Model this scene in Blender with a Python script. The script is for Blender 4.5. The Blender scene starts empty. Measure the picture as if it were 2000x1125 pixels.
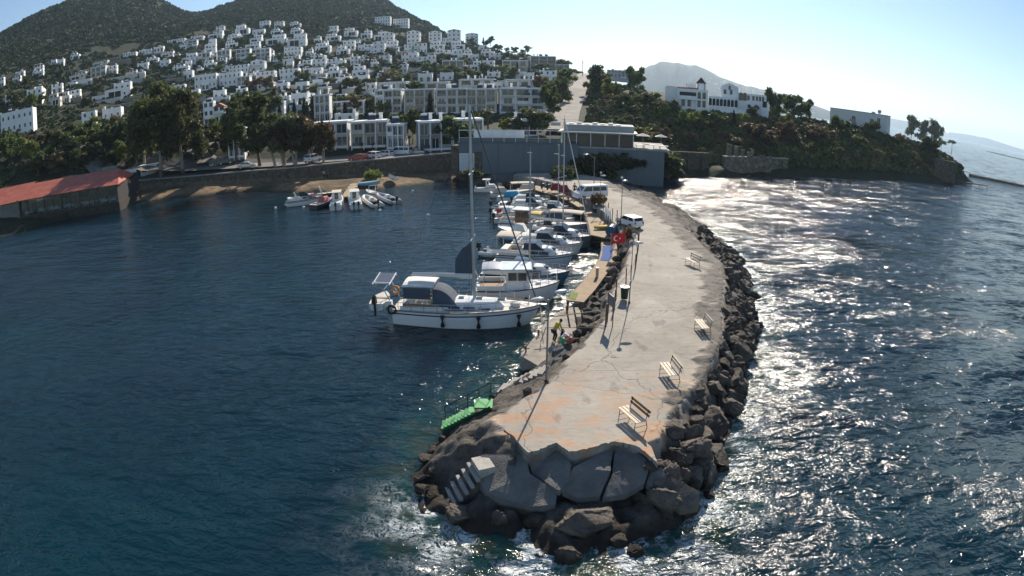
import bpy, bmesh, math, random
import numpy as np
from mathutils import Vector, Matrix
from mathutils.bvhtree import BVHTree
S = bpy.context.scene
COL = S.collection
R = math.radians
random.seed(7)
RNG = np.random.default_rng(5)

# ---------------------------------------------------------------- camera (a wide lens with barrel distortion)
CAM_H, FPX, PITCH = 16.0, 1165.0, R(18.5)
cd = bpy.data.cameras.new("camera")
cam = bpy.data.objects.new("camera", cd)
COL.objects.link(cam)
S.camera = cam
cam.location = (0, 0, CAM_H)
cam.rotation_euler = (R(90) - PITCH, 0, 0)
cd.type = 'PANO'
cd.panorama_type = 'FISHEYE_EQUISOLID'
cd.sensor_fit = 'AUTO'
cd.sensor_width = 36.0
cd.sensor_height = 20.25
cd.fisheye_lens = FPX * 36.0 / 2000.0
cd.fisheye_fov = R(180)
cd.clip_start = 0.1
cd.clip_end = 60000

# ---------------------------------------------------------------- light
SUN_AZ, SUN_EL = R(15), R(31)          # azimuth to the right of the viewing direction
w = bpy.data.worlds.new("World")
S.world = w
w.use_nodes = True
nt = w.node_tree
bg = nt.nodes["Background"]
sky = nt.nodes.new("ShaderNodeTexSky")
sky.sky_type = 'NISHITA'
sky.sun_disc = False
sky.sun_elevation = SUN_EL
sky.sun_rotation = SUN_AZ
sky.altitude = 0
sky.air_density = 1.0
sky.dust_density = 0.1
sky.ozone_density = 2.6
nt.links.new(sky.outputs[0], bg.inputs[0])
bg.inputs[1].default_value = 0.08
ld = bpy.data.lights.new("sun", 'SUN')
ld.energy = 4.8
ld.angle = R(0.5)
ld.color = (1.0, 0.9, 0.77)
sun = bpy.data.objects.new("sun", ld)
COL.objects.link(sun)
sd = Vector((math.sin(SUN_AZ) * math.cos(SUN_EL), math.cos(SUN_AZ) * math.cos(SUN_EL), math.sin(SUN_EL)))
sun.rotation_euler = sd.to_track_quat('Z', 'Y').to_euler()
S.view_settings.view_transform = 'Standard'
S.view_settings.look = 'None'
S.view_settings.exposure = 0.7
S.view_settings.gamma = 1.0
S.cycles.max_bounces = 5
S.cycles.diffuse_bounces = 2
S.cycles.glossy_bounces = 3
S.cycles.transmission_bounces = 3
S.cycles.transparent_max_bounces = 4
S.cycles.volume_bounces = 0
S.cycles.sample_clamp_direct = 0
S.cycles.sample_clamp_indirect = 4
S.cycles.use_denoising = True
S.cycles.denoising_prefilter = 'ACCURATE'

# ---------------------------------------------------------------- where a point of the photograph (2000 x 1125) lies in the place
def ray(px, py):
    X, Y = px - 1000.0, 562.5 - py
    r = math.hypot(X, Y) + 1e-9
    th = 2 * math.asin(r / 2 / FPX)
    X, Y, Z = X / r * math.sin(th), Y / r * math.sin(th), math.cos(th)
    c, s = math.cos(PITCH), math.sin(PITCH)
    return np.array([X, Z * c + Y * s, -Z * s + Y * c])
def G(px, py, z=0.0):
    d = ray(px, py)
    t = (z - CAM_H) / d[2]
    return Vector((d[0] * t, d[1] * t, z))
def PD(px, py, D):                        # point at horizontal distance D
    d = ray(px, py)
    t = D / math.hypot(d[0], d[1])
    return Vector((d[0] * t, d[1] * t, CAM_H + d[2] * t))
def slant(p):
    return math.sqrt(p[0] ** 2 + p[1] ** 2 + (p[2] - CAM_H) ** 2)

# ---------------------------------------------------------------- helpers: objects
def props(o, label=None, cat=None, group=None, kind=None):
    if label: o["label"] = label
    if cat: o["category"] = cat
    if group: o["group"] = group
    if kind: o["kind"] = kind
    return o
def thing(name, label, cat, loc=(0, 0, 0), rz=0.0, group=None):
    o = bpy.data.objects.new(name, None)
    COL.objects.link(o)
    o.empty_display_size = 0.2
    o.location = loc
    o.rotation_euler = (0, 0, rz)
    return props(o, label, cat, group)
def mobj(name, me, parent=None, loc=None, rz=None, scale=None, label=None):
    o = bpy.data.objects.new(name, me)
    COL.objects.link(o)
    if parent: o.parent = parent
    if loc is not None: o.location = loc
    if rz is not None: o.rotation_euler = (0, 0, rz)
    if scale is not None: o.scale = scale
    if label: o["label"] = label
    return o
def kids(o):
    return [c for c in COL.objects if c.parent is o]
TREE = {}
def copy_tree(o, parent=None):
    c = o.copy()
    COL.objects.link(c)
    if parent: c.parent = parent
    ch = TREE.get(o.name)
    if ch is None:
        ch = TREE[o.name] = [q for q in COL.objects if q.parent is o]
    for k in ch:
        copy_tree(k, c)
    return c

class MB:
    """collects shapes into one mesh"""
    def __init__(s):
        s.v = []; s.f = []; s.m = []; s.smooth = False
    def add(s, vs, fs, mi=0):
        b = len(s.v)
        s.v += [tuple(q) for q in vs]
        s.f += [tuple(b + i for i in q) for q in fs]
        s.m += [mi] * len(fs)
        return s
    def box(s, x0, x1, y0, y1, z0, z1, mi=0, M=None):
        vs = [(x, y, z) for z in (z0, z1) for y in (y0, y1) for x in (x0, x1)]
        if M is not None: vs = [M @ Vector(q) for q in vs]
        return s.add(vs, [(0, 2, 3, 1), (4, 5, 7, 6), (0, 1, 5, 4), (2, 6, 7, 3), (0, 4, 6, 2), (1, 3, 7, 5)], mi)
    def cbox(s, c, d, mi=0, rz=0.0, tilt=0.0):
        M = Matrix.Translation(c) @ Matrix.Rotation(rz, 4, 'Z') @ Matrix.Rotation(tilt, 4, 'X')
        return s.box(-d[0] / 2, d[0] / 2, -d[1] / 2, d[1] / 2, -d[2] / 2, d[2] / 2, mi, M)
    def tube(s, pts, r, n=6, mi=0, r1=None, closed=False):
        pts = [Vector(p) for p in pts]
        k = len(pts)
        rings = []
        for i, p in enumerate(pts):
            a = pts[max(i - 1, 0)] if not closed else pts[i - 1]
            b = pts[min(i + 1, k - 1)] if not closed else pts[(i + 1) % k]
            t = (b - a)
            if t.length < 1e-9: t = Vector((0, 0, 1))
            t.normalize()
            u = t.cross(Vector((0, 0, 1)))
            if u.length < 1e-3: u = Vector((1, 0, 0))
            u.normalize()
            w_ = t.cross(u)
            rr = r if r1 is None else r + (r1 - r) * i / max(k - 1, 1)
            rings.append([p + (u * math.cos(2 * math.pi * j / n) + w_ * math.sin(2 * math.pi * j / n)) * rr for j in range(n)])
        vs = [q for g in rings for q in g]
        fs = []
        for i in range(k - (0 if closed else 1)):
            for j in range(n):
                a = i * n + j; b = i * n + (j + 1) % n
                c = ((i + 1) % k) * n + (j + 1) % n; d = ((i + 1) % k) * n + j
                fs.append((a, b, c, d))
        if not closed:
            fs.append(tuple(range(n - 1, -1, -1)))
            fs.append(tuple((k - 1) * n + j for j in range(n)))
        return s.add(vs, fs, mi)
    def loft(s, rings, mi=0, cap=True, closed=True):
        n = len(rings[0])
        vs = [q for g in rings for q in g]
        fs = []
        for i in range(len(rings) - 1):
            for j in range(n if closed else n - 1):
                a = i * n + j; b = i * n + (j + 1) % n
                fs.append((a, b, b + n, a + n))
        if cap and closed:
            fs.append(tuple(range(n - 1, -1, -1)))
            fs.append(tuple((len(rings) - 1) * n + j for j in range(n)))
        return s.add(vs, fs, mi)
    def prism(s, poly, z0, z1, mi=0):
        n = len(poly)
        vs = [(p[0], p[1], z0) for p in poly] + [(p[0], p[1], z1) for p in poly]
        fs = [tuple(range(n - 1, -1, -1)), tuple(range(n, 2 * n))]
        fs += [(i, (i + 1) % n, n + (i + 1) % n, n + i) for i in range(n)]
        return s.add(vs, fs, mi)
    def ball(s, c, r, mi=0, n=10, m=7, sz=1.0):
        rings = []
        for i in range(m + 1):
            a = math.pi * i / m
            rr = max(math.sin(a), 0.02) * r
            rings.append([(c[0] + rr * math.cos(2 * math.pi * j / n), c[1] + rr * math.sin(2 * math.pi * j / n), c[2] - math.cos(a) * r * sz) for j in range(n)])
        return s.loft(rings, mi)
    def mesh(s, name, mats, smooth=None):
        me = bpy.data.meshes.new(name)
        me.from_pydata(s.v, [], s.f)
        if not isinstance(mats, (list, tuple)): mats = [mats]
        for m_ in mats: me.materials.append(m_)
        if len(mats) > 1: me.polygons.foreach_set("material_index", s.m)
        if smooth if smooth is not None else s.smooth:
            me.polygons.foreach_set("use_smooth", [True] * len(s.f))
        me.update()
        bm = bmesh.new(); bm.from_mesh(me)
        bmesh.ops.recalc_face_normals(bm, faces=bm.faces)
        bm.to_mesh(me); bm.free()
        return me
    def obj(s, name, mats, parent=None, smooth=None, label=None, **k):
        return mobj(name, s.mesh(name, mats, smooth), parent, label=label, **k)
def grid_mesh(name, V, nu, nv, mat, smooth=True, keep=None):
    """V: (nu*nv,3), quads between neighbours, optional face mask"""
    i, j = np.meshgrid(np.arange(nu - 1), np.arange(nv - 1), indexing='ij')
    a = (i * nv + j).ravel()
    F = np.stack([a, a + nv, a + nv + 1, a + 1], 1)
    if keep is not None: F = F[keep]
    used = np.unique(F)
    remap = -np.ones(len(V), int); remap[used] = np.arange(len(used))
    V2 = V[used]; F = remap[F]
    me = bpy.data.meshes.new(name)
    me.vertices.add(len(V2)); me.vertices.foreach_set("co", V2.astype(np.float32).ravel())
    me.loops.add(F.size); me.loops.foreach_set("vertex_index", F.astype(np.int32).ravel())
    me.polygons.add(len(F))
    me.polygons.foreach_set("loop_start", np.arange(0, F.size, 4, dtype=np.int32))
    me.polygons.foreach_set("use_smooth", np.full(len(F), smooth))
    me.update(calc_edges=True)
    me.materials.append(mat)
    return me, used
def attr(me, name, vals):
    a = me.attributes.new(name, 'FLOAT', 'POINT')
    a.data.foreach_set("value", np.asarray(vals, np.float32))

# ---------------------------------------------------------------- helpers: materials
class NT:
    def __init__(s, name):
        s.mat = bpy.data.materials.new(name)
        s.mat.use_nodes = True
        s.t = s.mat.node_tree
        s.p = s.t.nodes["Principled BSDF"]
        s.tc = None
    def n(s, kind, **k):
        q = s.t.nodes.new("ShaderNode" + kind)
        for a, b in k.items(): setattr(q, a, b)
        return q
    def link(s, a, b): s.t.links.new(a, b)
    def coord(s, space='Object'):
        if s.tc is None: s.tc = s.n("TexCoord")
        return s.tc.outputs[space]
    def noise(s, scale, detail=4, rough=0.55, vec=None, dist=0.0, out=0):
        q = s.n("TexNoise")
        q.inputs["Scale"].default_value = scale
        q.inputs["Detail"].default_value = detail
        q.inputs["Roughness"].default_value = rough
        q.inputs["Distortion"].default_value = dist
        s.link(vec if vec is not None else s.coord(), q.inputs["Vector"])
        return q.outputs[out]
    def mapped(s, scale=(1, 1, 1), rot=(0, 0, 0), space='Object'):
        q = s.n("Mapping")
        q.inputs["Scale"].default_value = scale
        q.inputs["Rotation"].default_value = rot
        s.link(s.coord(space), q.inputs["Vector"])
        return q.outputs[0]
    def ramp(s, fac, stops):
        q = s.n("ValToRGB")
        e = q.color_ramp.elements
        while len(e) < len(stops): e.new(0.5)
        for el, (p_, c) in zip(e, stops):
            el.position = p_
            el.color = (c, c, c, 1) if isinstance(c, (int, float)) else (*c, 1)
        s.link(fac, q.inputs[0])
        return q.outputs[0]
    def mix(s, a, b, fac, blend='MIX'):
        q = s.n("Mix", data_type='RGBA', blend_type=blend)
        for v, i in ((a, 6), (b, 7)):
            if isinstance(v, tuple): q.inputs[i].default_value = (*v, 1)
            else: s.link(v, q.inputs[i])
        if isinstance(fac, (int, float)): q.inputs[0].default_value = fac
        else: s.link(fac, q.inputs[0])
        return q.outputs[2]
    def math(s, op, a, b=0.0, c=None):
        q = s.n("Math", operation=op)
        for v, i in ((a, 0), (b, 1), (c, 2)):
            if v is None: continue
            if isinstance(v, (int, float)): q.inputs[i].default_value = v
            else: s.link(v, q.inputs[i])
        return q.outputs[0]
    def attr(s, name):
        q = s.n("Attribute"); q.attribute_name = name
        return q.outputs["Fac"]
    def bump(s, h, strength=0.5, dist=0.05):
        q = s.n("Bump")
        q.inputs["Strength"].default_value = strength
        q.inputs["Distance"].default_value = dist
        s.link(h, q.inputs["Height"])
        s.link(q.outputs[0], s.p.inputs["Normal"])
        return q
    def color(s, c):
        if isinstance(c, tuple): s.p.inputs["Base Color"].default_value = (*c, 1)
        else: s.link(c, s.p.inputs["Base Color"])
    def set(s, rough=None, metal=None, spec=None):
        if rough is not None: s.p.inputs["Roughness"].default_value = rough
        if metal is not None: s.p.inputs["Metallic"].default_value = metal
        if spec is not None: s.p.inputs["Specular IOR Level"].default_value = spec
MATS = {}
def simple(name, c, rough=0.6, var=0.18, scale=1.5, metal=0.0, bump=0.0, spec=0.4, streak=False):
    """paint, plaster, cloth, metal ... with uneven tone"""
    if name in MATS: return MATS[name]
    m = NT(name)
    d = tuple(max(0, q * (1 - var)) for q in c)
    l = tuple(min(1, q * (1 + var * 0.6)) for q in c)
    v = m.mapped((1, 1, 0.25)) if streak else None
    n1 = m.noise(scale, 5, 0.6, vec=v)
    f = m.ramp(n1, [(0.32, 0.0), (0.68, 1.0)])
    m.color(m.mix(d, l, f))
    m.set(rough, metal, spec)
    if bump: m.bump(m.noise(scale * 8, 4), bump, 0.02)
    MATS[name] = m.mat
    return m.mat
# ================================================================ SETTING: water, land, pier ground
def seg_dist(X, Y, poly, closed=True):
    """unsigned distance of points to a polyline"""
    best = np.full(X.shape, 1e9)
    n = len(poly)
    for i in range(n if closed else n - 1):
        ax, ay = poly[i][0], poly[i][1]; bx, by = poly[(i + 1) % n][0], poly[(i + 1) % n][1]
        dx, dy = bx - ax, by - ay
        L2 = dx * dx + dy * dy + 1e-12
        t = np.clip(((X - ax) * dx + (Y - ay) * dy) / L2, 0, 1)
        best = np.minimum(best, np.hypot(X - ax - t * dx, Y - ay - t * dy))
    return best
def inside(X, Y, poly):
    c = np.zeros(X.shape, bool)
    n = len(poly)
    for i in range(n):
        x1, y1 = poly[i][0], poly[i][1]; x2, y2 = poly[i - 1][0], poly[i - 1][1]
        k = ((y1 > Y) != (y2 > Y))
        xi = (x2 - x1) * (Y - y1) / (y2 - y1 + 1e-12) + x1
        c ^= k & (X < xi)
    return c
# value noise (numpy)
_perm = RNG.random((256, 256))
def vnoise(X, Y, s):
    x = X / s; y = Y / s
    xi = np.floor(x).astype(int); yi = np.floor(y).astype(int)
    fx = x - xi; fy = y - yi
    fx = fx * fx * (3 - 2 * fx); fy = fy * fy * (3 - 2 * fy)
    g = lambda a, b: _perm[a % 256, b % 256]
    return (g(xi, yi) * (1 - fx) * (1 - fy) + g(xi + 1, yi) * fx * (1 - fy) + g(xi, yi + 1) * (1 - fx) * fy + g(xi + 1, yi + 1) * fx * fy) * 2 - 1
def fbm(X, Y, s, o=4, g=0.5):
    r = 0; a = 1
    for i in range(o):
        r = r + a * vnoise(X + 31.7 * i, Y - 17.3 * i, s); s = s / 2.03; a *= g
    return r

DZ = 2.2
# smooth concrete deck of the pier (photo outline, laid on the deck's plane)
deck_px = [(955, 818), (1002, 850), (1030, 882), (1060, 874), (1086, 863), (1112, 880), (1150, 874), (1200, 861), (1248, 872), (1290, 858),
           (1303, 815), (1345, 768), (1375, 735), (1398, 690), (1412, 650), (1408, 600), (1416, 552), (1412, 515), (1385, 490), (1352, 460), (1325, 432),
           (1290, 405), (1250, 385), (1215, 370), (1195, 358), (1180, 348), (1140, 341), (1080, 338), (1010, 338), (1000, 342), (1050, 350),
           (1095, 361), (1140, 385), (1180, 415), (1210, 448), (1232, 470), (1226, 505), (1210, 540), (1196, 575), (1186, 620), (1130, 680), (1112, 700),
           (1072, 742), (1010, 790)]
DECK = [G(x, y, DZ) for x, y in deck_px]
shore_px = [(838, 872), (806, 925), (830, 1000), (905, 1048), (1000, 1062), (1065, 1090), (1130, 1105), (1205, 1100), (1265, 1050), (1340, 1030),
            (1374, 990), (1395, 930), (1425, 830), (1445, 750), (1472, 670), (1470, 580), (1448, 520), (1408, 470), (1352, 420), (1300, 388), (1250, 362),
            (1225, 346), (1240, 335), (1000, 325), (880, 335), (905, 356), (985, 360), (1050, 368), (1108, 388), (1150, 420), (1178, 452), (1199, 480), (1195, 520), (1165, 570),
            (1118, 605), (1060, 655), (1022, 720), (985, 750), (940, 790), (870, 832)]
SHORE = [G(x, y, 0) for x, y in shore_px]

def pier_height(X, Y):
    ins = inside(X, Y, DECK)
    sh = inside(X, Y, SHORE)
    dd = seg_dist(X, Y, DECK); ds = seg_dist(X, Y, SHORE)
    t = dd / (dd + ds + 1e-6)
    rock = fbm(X, Y, 1.6, 6, 0.62) + 0.35 * (np.round(fbm(X + 7, Y - 3, 1.0, 3) * 3) / 3)
    ridge = 1 - np.abs(fbm(X + 50, Y, 1.1, 3, 0.5)) * 1.6
    near = Y < 21.5
    ex = np.where(near, np.where(X > 0.2, 0.5, np.where(X < -1.2, 0.95, 0.72)), np.where(X > 4, 0.8, 1.1))
    slope = DZ * (1 - t ** ex)
    tipcut = 0.5 * np.clip(dd / 0.12, 0, 1) * np.clip(1 - dd / 2.2, 0, 1) * (Y < 23) * (X > 0.3) * (X < 6.6)
    z_out = slope - tipcut + (0.34 * rock + 0.16 * ridge) * np.clip(np.minimum(dd / 0.5, 1), 0, 1) * np.clip(ds / 0.8, 0.3, 1) * 0.7 - 0.12 * np.clip(dd / 0.3, 0, 1)
    sp_ = G(906, 945, 0.9)
    z_out = z_out - 0.75 * np.exp(-((X - sp_.x) ** 2 + (Y - sp_.y) ** 2) / 0.9)
    z_sea = -0.75 * ds + 0.15 * rock
    z = np.where(ins, DZ + 0.006 * vnoise(X, Y, 1.5), np.where(sh, z_out, z_sea))
    z = np.where(~ins & ~sh & (dd < 0.4), np.minimum(z, 0.2), z)
    # root of the pier sits a little lower
    return z, ins, t, dd, ds

def build_pier():
    xs = np.concatenate([np.arange(-6.5, 14.0, 0.13), np.arange(14.0, 30, 0.3)])
    ys = []
    y = 13.5
    while y < 128:
        ys.append(y); y += 0.13 if y < 30 else (0.2 if y < 50 else 0.42)
    ys = np.array(ys)
    X, Y = np.meshgrid(xs, ys, indexing='ij')
    # west part of the root reaches further left: shear the grid with distance
    X = X + np.clip(Y - 70, 0, 60) * (-0.28) * ((14 - X) / 20).clip(0, 1)
    X = X.ravel(); Y = Y.ravel()
    z, ins, t, dd, ds = pier_height(X, Y)
    V = np.stack([X, Y, z], 1)
    nu, nv = len(xs), len(ys)
    zz = z.reshape(nu, nv)
    mx = np.maximum(np.maximum(zz[:-1, :-1], zz[1:, :-1]), np.maximum(zz[:-1, 1:], zz[1:, 1:])).ravel()
    m = NT("pier_stone")
    deckf = m.attr("deck"); edge = m.attr("edge")
    big = m.noise(0.35, 5, 0.6); fine = m.noise(3.0, 6, 0.65)
    conc = m.mix((0.27, 0.242, 0.2), (0.385, 0.348, 0.29), m.ramp(big, [(0.3, 0.0), (0.7, 1.0)]))
    conc = m.mix(conc, (0.17, 0.155, 0.135), m.math('MULTIPLY', m.ramp(fine, [(0.5, 0.0), (0.72, 1.0)]), 0.55))
    # broom streaks across the deck
    st = m.noise(2.2, 4, 0.6, vec=m.mapped((0.25, 2.2, 1), (0, 0, R(-12))))
    conc = m.mix(conc, (0.2, 0.18, 0.16), m.math('MULTIPLY', m.ramp(st, [(0.5, 0.0), (0.68, 1.0)]), 0.4))
    # casting joints and cracks
    vo = m.n("TexVoronoi", feature='DISTANCE_TO_EDGE')
    vo.inputs["Scale"].default_value = 0.11
    wv = m.n("VectorMath", operation='ADD')
    m.link(m.coord(), wv.inputs[0])
    nz = m.n("TexNoise"); nz.inputs["Scale"].default_value = 0.9; nz.inputs["Detail"].default_value = 5
    m.link(m.coord(), nz.inputs["Vector"])
    sc = m.n("VectorMath", operation='SCALE'); sc.inputs["Scale"].default_value = 1.6
    m.link(nz.outputs["Color"], sc.inputs[0]); m.link(sc.outputs[0], wv.inputs[1])
    m.link(wv.outputs[0], vo.inputs["Vector"])
    crack = m.ramp(vo.outputs["Distance"], [(0.0, 1.0), (0.0032, 0.0)])
    conc = m.mix(conc, (0.06, 0.055, 0.05), m.math('MULTIPLY', crack, 0.75))
    # rust washed over the concrete near the tip
    rn = m.noise(0.5, 6, 0.62, vec=m.mapped((1.1, 2.6, 1), (0, 0, R(10))))
    sep = m.n("SeparateXYZ"); m.link(m.coord(), sep.inputs[0])
    near = m.math('SUBTRACT', 1.0, m.math('MULTIPLY', m.math('SUBTRACT', sep.outputs[1], 22.0), 0.14))
    near = m.n("Clamp").outputs[0] if False else m.math('MINIMUM', m.math("MAXIMUM", near, 0.03), 1.0)
    rust = m.math('MULTIPLY', m.ramp(rn, [(0.47, 0.0), (0.61, 1.0)]), near)
    conc = m.mix(conc, (0.46, 0.2, 0.06), m.math('MULTIPLY', rust, 0.75))
    jy = m.math('FRACT', m.math('DIVIDE', m.math('ADD', sep.outputs[1], m.math('MULTIPLY', m.noise(0.7, 4), 0.5)), 9.3))
    joint = m.ramp(jy, [(0.0, 0.0), (0.004, 1.0), (0.0075, 0.0)])
    conc = m.mix(conc, (0.08, 0.07, 0.06), m.math('MULTIPLY', joint, 0.8))
    pt = m.n("TexVoronoi"); pt.inputs["Scale"].default_value = 0.22; m.link(m.coord(), pt.inputs["Vector"])
    pcol = m.ramp(pt.outputs["Color"], [(0.3, 0.0), (0.75, 1.0)])
    conc = m.mix(conc, m.mix(conc, (0.5, 0.46, 0.4), 0.22), pcol)
    oil = m.ramp(m.noise(0.9, 3, 0.5, vec=m.mapped((1, 0.5, 1), (0, 0, R(20)))), [(0.62, 0.0), (0.7, 1.0)])
    conc = m.mix(conc, (0.14, 0.125, 0.11), m.math('MULTIPLY', oil, 0.5))
    r1 = m.noise(0.9, 7, 0.7); r2 = m.noise(5.0, 6, 0.7)
    rockc = m.mix((0.10, 0.088, 0.075), (0.25, 0.22, 0.185), m.ramp(r1, [(0.3, 0.0), (0.7, 1.0)]))
    rockc = m.mix(rockc, (0.05, 0.043, 0.038), m.ramp(r2, [(0.48, 0.0), (0.75, 0.9)]))
    wet = m.attr("wet")
    rockc = m.mix(rockc, (0.035, 0.026, 0.018), wet)
    c = m.mix(rockc, conc, deckf)
    m.color(c); m.set(0.9, 0, 0.25)
    h = m.math('ADD', m.math('MULTIPLY', m.noise(1.7, 10, 0.74, dist=0.6), 2.6), m.math('MULTIPLY', m.noise(9.0, 5, 0.7), 0.5))
    h = m.mix(h, m.math('MULTIPLY', m.math('SUBTRACT', m.noise(6.0, 5), crack), 0.12), deckf)
    m.bump(h, 1.0, 0.16)
    me, used = grid_mesh("pier_ground", V, nu, nv, m.mat, True, keep=mx > -1.6)
    d = np.clip((0.25 - np.where(ins, -dd, dd) + 0.25 * fbm(X, Y, 0.8, 3)) / 0.35, 0, 1)
    # rough aggregate shoulder along the seaward side
    sea_e = seg_dist(X, Y, [G(x, y, DZ) for x, y in deck_px[8:25]], False)
    rs = np.clip((np.interp(Y, [20, 30, 45, 100], [0.5, 0.9, 2.1, 1.6]) - sea_e) / 0.7 + 1.1 * fbm(X + 9, Y, 1.3, 4), 0, 1) * ins
    d = d * (1 - 0.7 * rs)
    V[:, 2] += rs * (0.05 + 0.09 * fbm(X, Y, 0.7, 3)) * (sea_e > 0.1)
    me.vertices.foreach_set('co', V[used].astype(np.float32).ravel())
    wet = np.clip((0.75 - z + 0.2 * fbm(X, Y, 1.0, 3)) / 0.5, 0, 1) * 0.85
    attr(me, "deck", d[used]); attr(me, "edge", t[used]); attr(me, "wet", wet[used])
    o = mobj("pier", me)
    props(o, kind="structure", label="pale concrete pier with broken rocky edges")
build_pier()

# ---------------------------------------------------------------- mainland terrain through surveyed points
CP = []
def cp(px, py, D=None, z=None):
    if z is not None and D is None:
        p = G(px, py, z)
    elif D is not None and z is None:
        p = PD(px, py, D)
    else:
        p = PD(px, py, D); p.z = z
    CP.append(tuple(p))
WALLPX = [(236, 366), (300, 362), (380, 358), (480, 352), (560, 349), (640, 343), (720, 337), (800, 334), (896, 332)]
coast = [(-120, 478), (0, 462), (110, 432), (200, 412), (232, 402), (300, 391), (400, 381), (470, 374), (540, 376), (620, 378), (700, 374), (790, 364), (880, 352), (930, 345)]
def dense(pl, k):
    out = []
    for (a, b), (c, d) in zip(pl, pl[1:]):
        out += [(a + (c - a) * i / k, b + (d - b) * i / k) for i in range(k)]
    return out + [pl[-1]]
for x, y in dense(coast[3:], 4):
    q = G(x, y, 0); wx = np.interp(x, [c_[0] for c_ in WALLPX], [c_[1] for c_ in WALLPX]); r_ = G(x, wx, 1.2)
    if r_.length - q.length < 3 or x < 236: continue
    for u, z in ((0.3, 0.5), (0.65, 0.95)):
        CP.append((q.x + (r_.x - q.x) * u, q.y + (r_.y - q.y) * u, z))
for x, y in dense(coast, 3):
    cp(x, y, z=0.0)
    q = G(x, y, 0); s = 1 - 5 / q.length
    CP.append((q.x * s, q.y * s, -2.0)); s = 1 - 25 / q.length
    CP.append((q.x * s, q.y * s, -4.0))
for x, y in [(500, 440), (250, 480), (700, 470), (850, 430), (0, 560), (300, 650), (700, 700), (-200, 620), (600, 420), (400, 430),
             (1330, 390), (1450, 400), (1600, 400), (1750, 410), (1900, 420), (2050, 430), (1500, 460), (1650, 500), (1850, 560), (1500, 600), (1700, 750), (1550, 900), (1950, 800)]:
    cp(x, y, z=-4.0)
for x, y in dense(WALLPX, 4):
    q = G(x, y, 1.2)
    CP.append((q.x, q.y, 1.2)); s = 1 + 0.9 / q.length
    CP.append((q.x * s, q.y * s, 3.0)); s = 1 + 8 / q.length
    CP.append((q.x * s, q.y * s, 3.2))
for x in (-160, -60, 40, 130, 210):
    q = G(x, 448 - 0.28 * max(x, -60), 1.6); CP.append(tuple(q)); s = 1 + 14 / q.length
    CP.append((q.x * s, q.y * s, 2.6))
hill = [(-150, 300, 200), (-150, 230, 330), (-150, 130, 640), (0, 300, 190), (40, 262, 225), (60, 195, 310), (0, 175, 330), (0, 130, 440), (0, 92, 620), (80, 42, 700), (150, 0, 800), (205, -30, 860), (300, -6, 860),
        (350, 14, 860), (385, 32, 860), (385, 42, 780), (385, 60, 700), (385, 60, 950), (385, 60, 1050), (420, 40, 1050), (300, 20, 1100), (600, 0, 1150), (150, 30, 1000), (20, 100, 900), (420, 22, 880), (480, -8, 900), (560, -30, 940), (650, -40, 950), (730, -8, 900), (790, 32, 840), (835, 52, 780), (870, 66, 690),
        (150, 300, 175), (150, 250, 235), (150, 200, 310), (150, 160, 375), (150, 110, 480), (160, 60, 640),
        (300, 300, 160), (300, 240, 225), (300, 190, 300), (300, 150, 370), (300, 110, 470), (300, 60, 620),
        (450, 290, 150), (450, 240, 205), (450, 190, 275), (450, 150, 345), (450, 110, 430), (450, 80, 500), (450, 50, 590), (450, 20, 760),
        (600, 290, 143), (600, 240, 190), (600, 200, 240), (600, 160, 310), (600, 120, 390), (600, 80, 480), (600, 50, 570), (620, 10, 740),
        (750, 282, 140), (750, 240, 185), (750, 200, 235), (750, 160, 300), (750, 120, 385), (750, 90, 460), (750, 60, 560), (750, 30, 720),
        (880, 270, 145), (880, 235, 180), (880, 195, 230), (880, 155, 300), (880, 125, 370), (880, 95, 450), (905, 84, 520), (940, 92, 500), (960, 100, 480),
        (1000, 262, 148), (1000, 230, 180), (1000, 190, 232), (1000, 155, 290), (1000, 130, 350), (1000, 112, 410), (1050, 122, 380), (1090, 134, 350), (1110, 142, 345),
        (1060, 240, 165), (1060, 200, 220), (1060, 165, 270),
        (1080, 245, 158), (1100, 222, 185), (1118, 198, 225), (1132, 172, 280), (1140, 156, 330), (1143, 150, 370),
        (1180, 245, 160), (1180, 215, 190), (1180, 185, 230), (1190, 165, 280), (1190, 165, 340), (1250, 240, 160), (1250, 205, 200), (1250, 178, 260),
        (1340, 235, 165), (1340, 220, 176), (1340, 205, 215), (1340, 190, 260), (1450, 245, 166), (1450, 228, 180), (1450, 214, 215), (1560, 246, 172), (1560, 238, 190), (1560, 236, 215),
        (1660, 262, 172), (1660, 254, 186), (1660, 250, 205), (1740, 272, 172), (1740, 268, 190), (1800, 290, 170), (1800, 289, 184), (1850, 308, 168), (1868, 322, 168)]
def coast_shift(x):
    return max(0.0, float(np.interp(x, [1480, 1520, 1600, 1680, 1760, 1830, 1875], [0, 5, 15, 27, 45, 63, 78])))
for x_, y_, D_ in hill: cp(x_, y_, D_ + coast_shift(x_))
# the head of the bay and the headland's rocky foot
for x, y in [(1240, 343), (1290, 341), (1360, 342), (1440, 343), (1520, 345), (1600, 347), (1680, 351), (1760, 354), (1830, 359), (1872, 361)]:
    q = G(x, y, 0); CP.append(tuple(q))
    for k, z in ((4, -2.0), (20, -4)):
        s = 1 - k / q.length; CP.append((q.x * s, q.y * s, z))
for x, y, z in [(1250, 330, 1.6), (1330, 326, 2.2), (1420, 328, 2.0)]:
    CP.append(tuple(G(x, y, z)))
for x, y, D in [(1330, 304, 150), (1420, 304, 150), (1520, 306, 150), (1600, 308, 152), (1700, 314, 156), (1800, 324, 162),
                (1330, 266, 160), (1450, 268, 160), (1600, 276, 163), (1700, 286, 166)]:
    cp(x, y, D + coast_shift(x))
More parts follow.
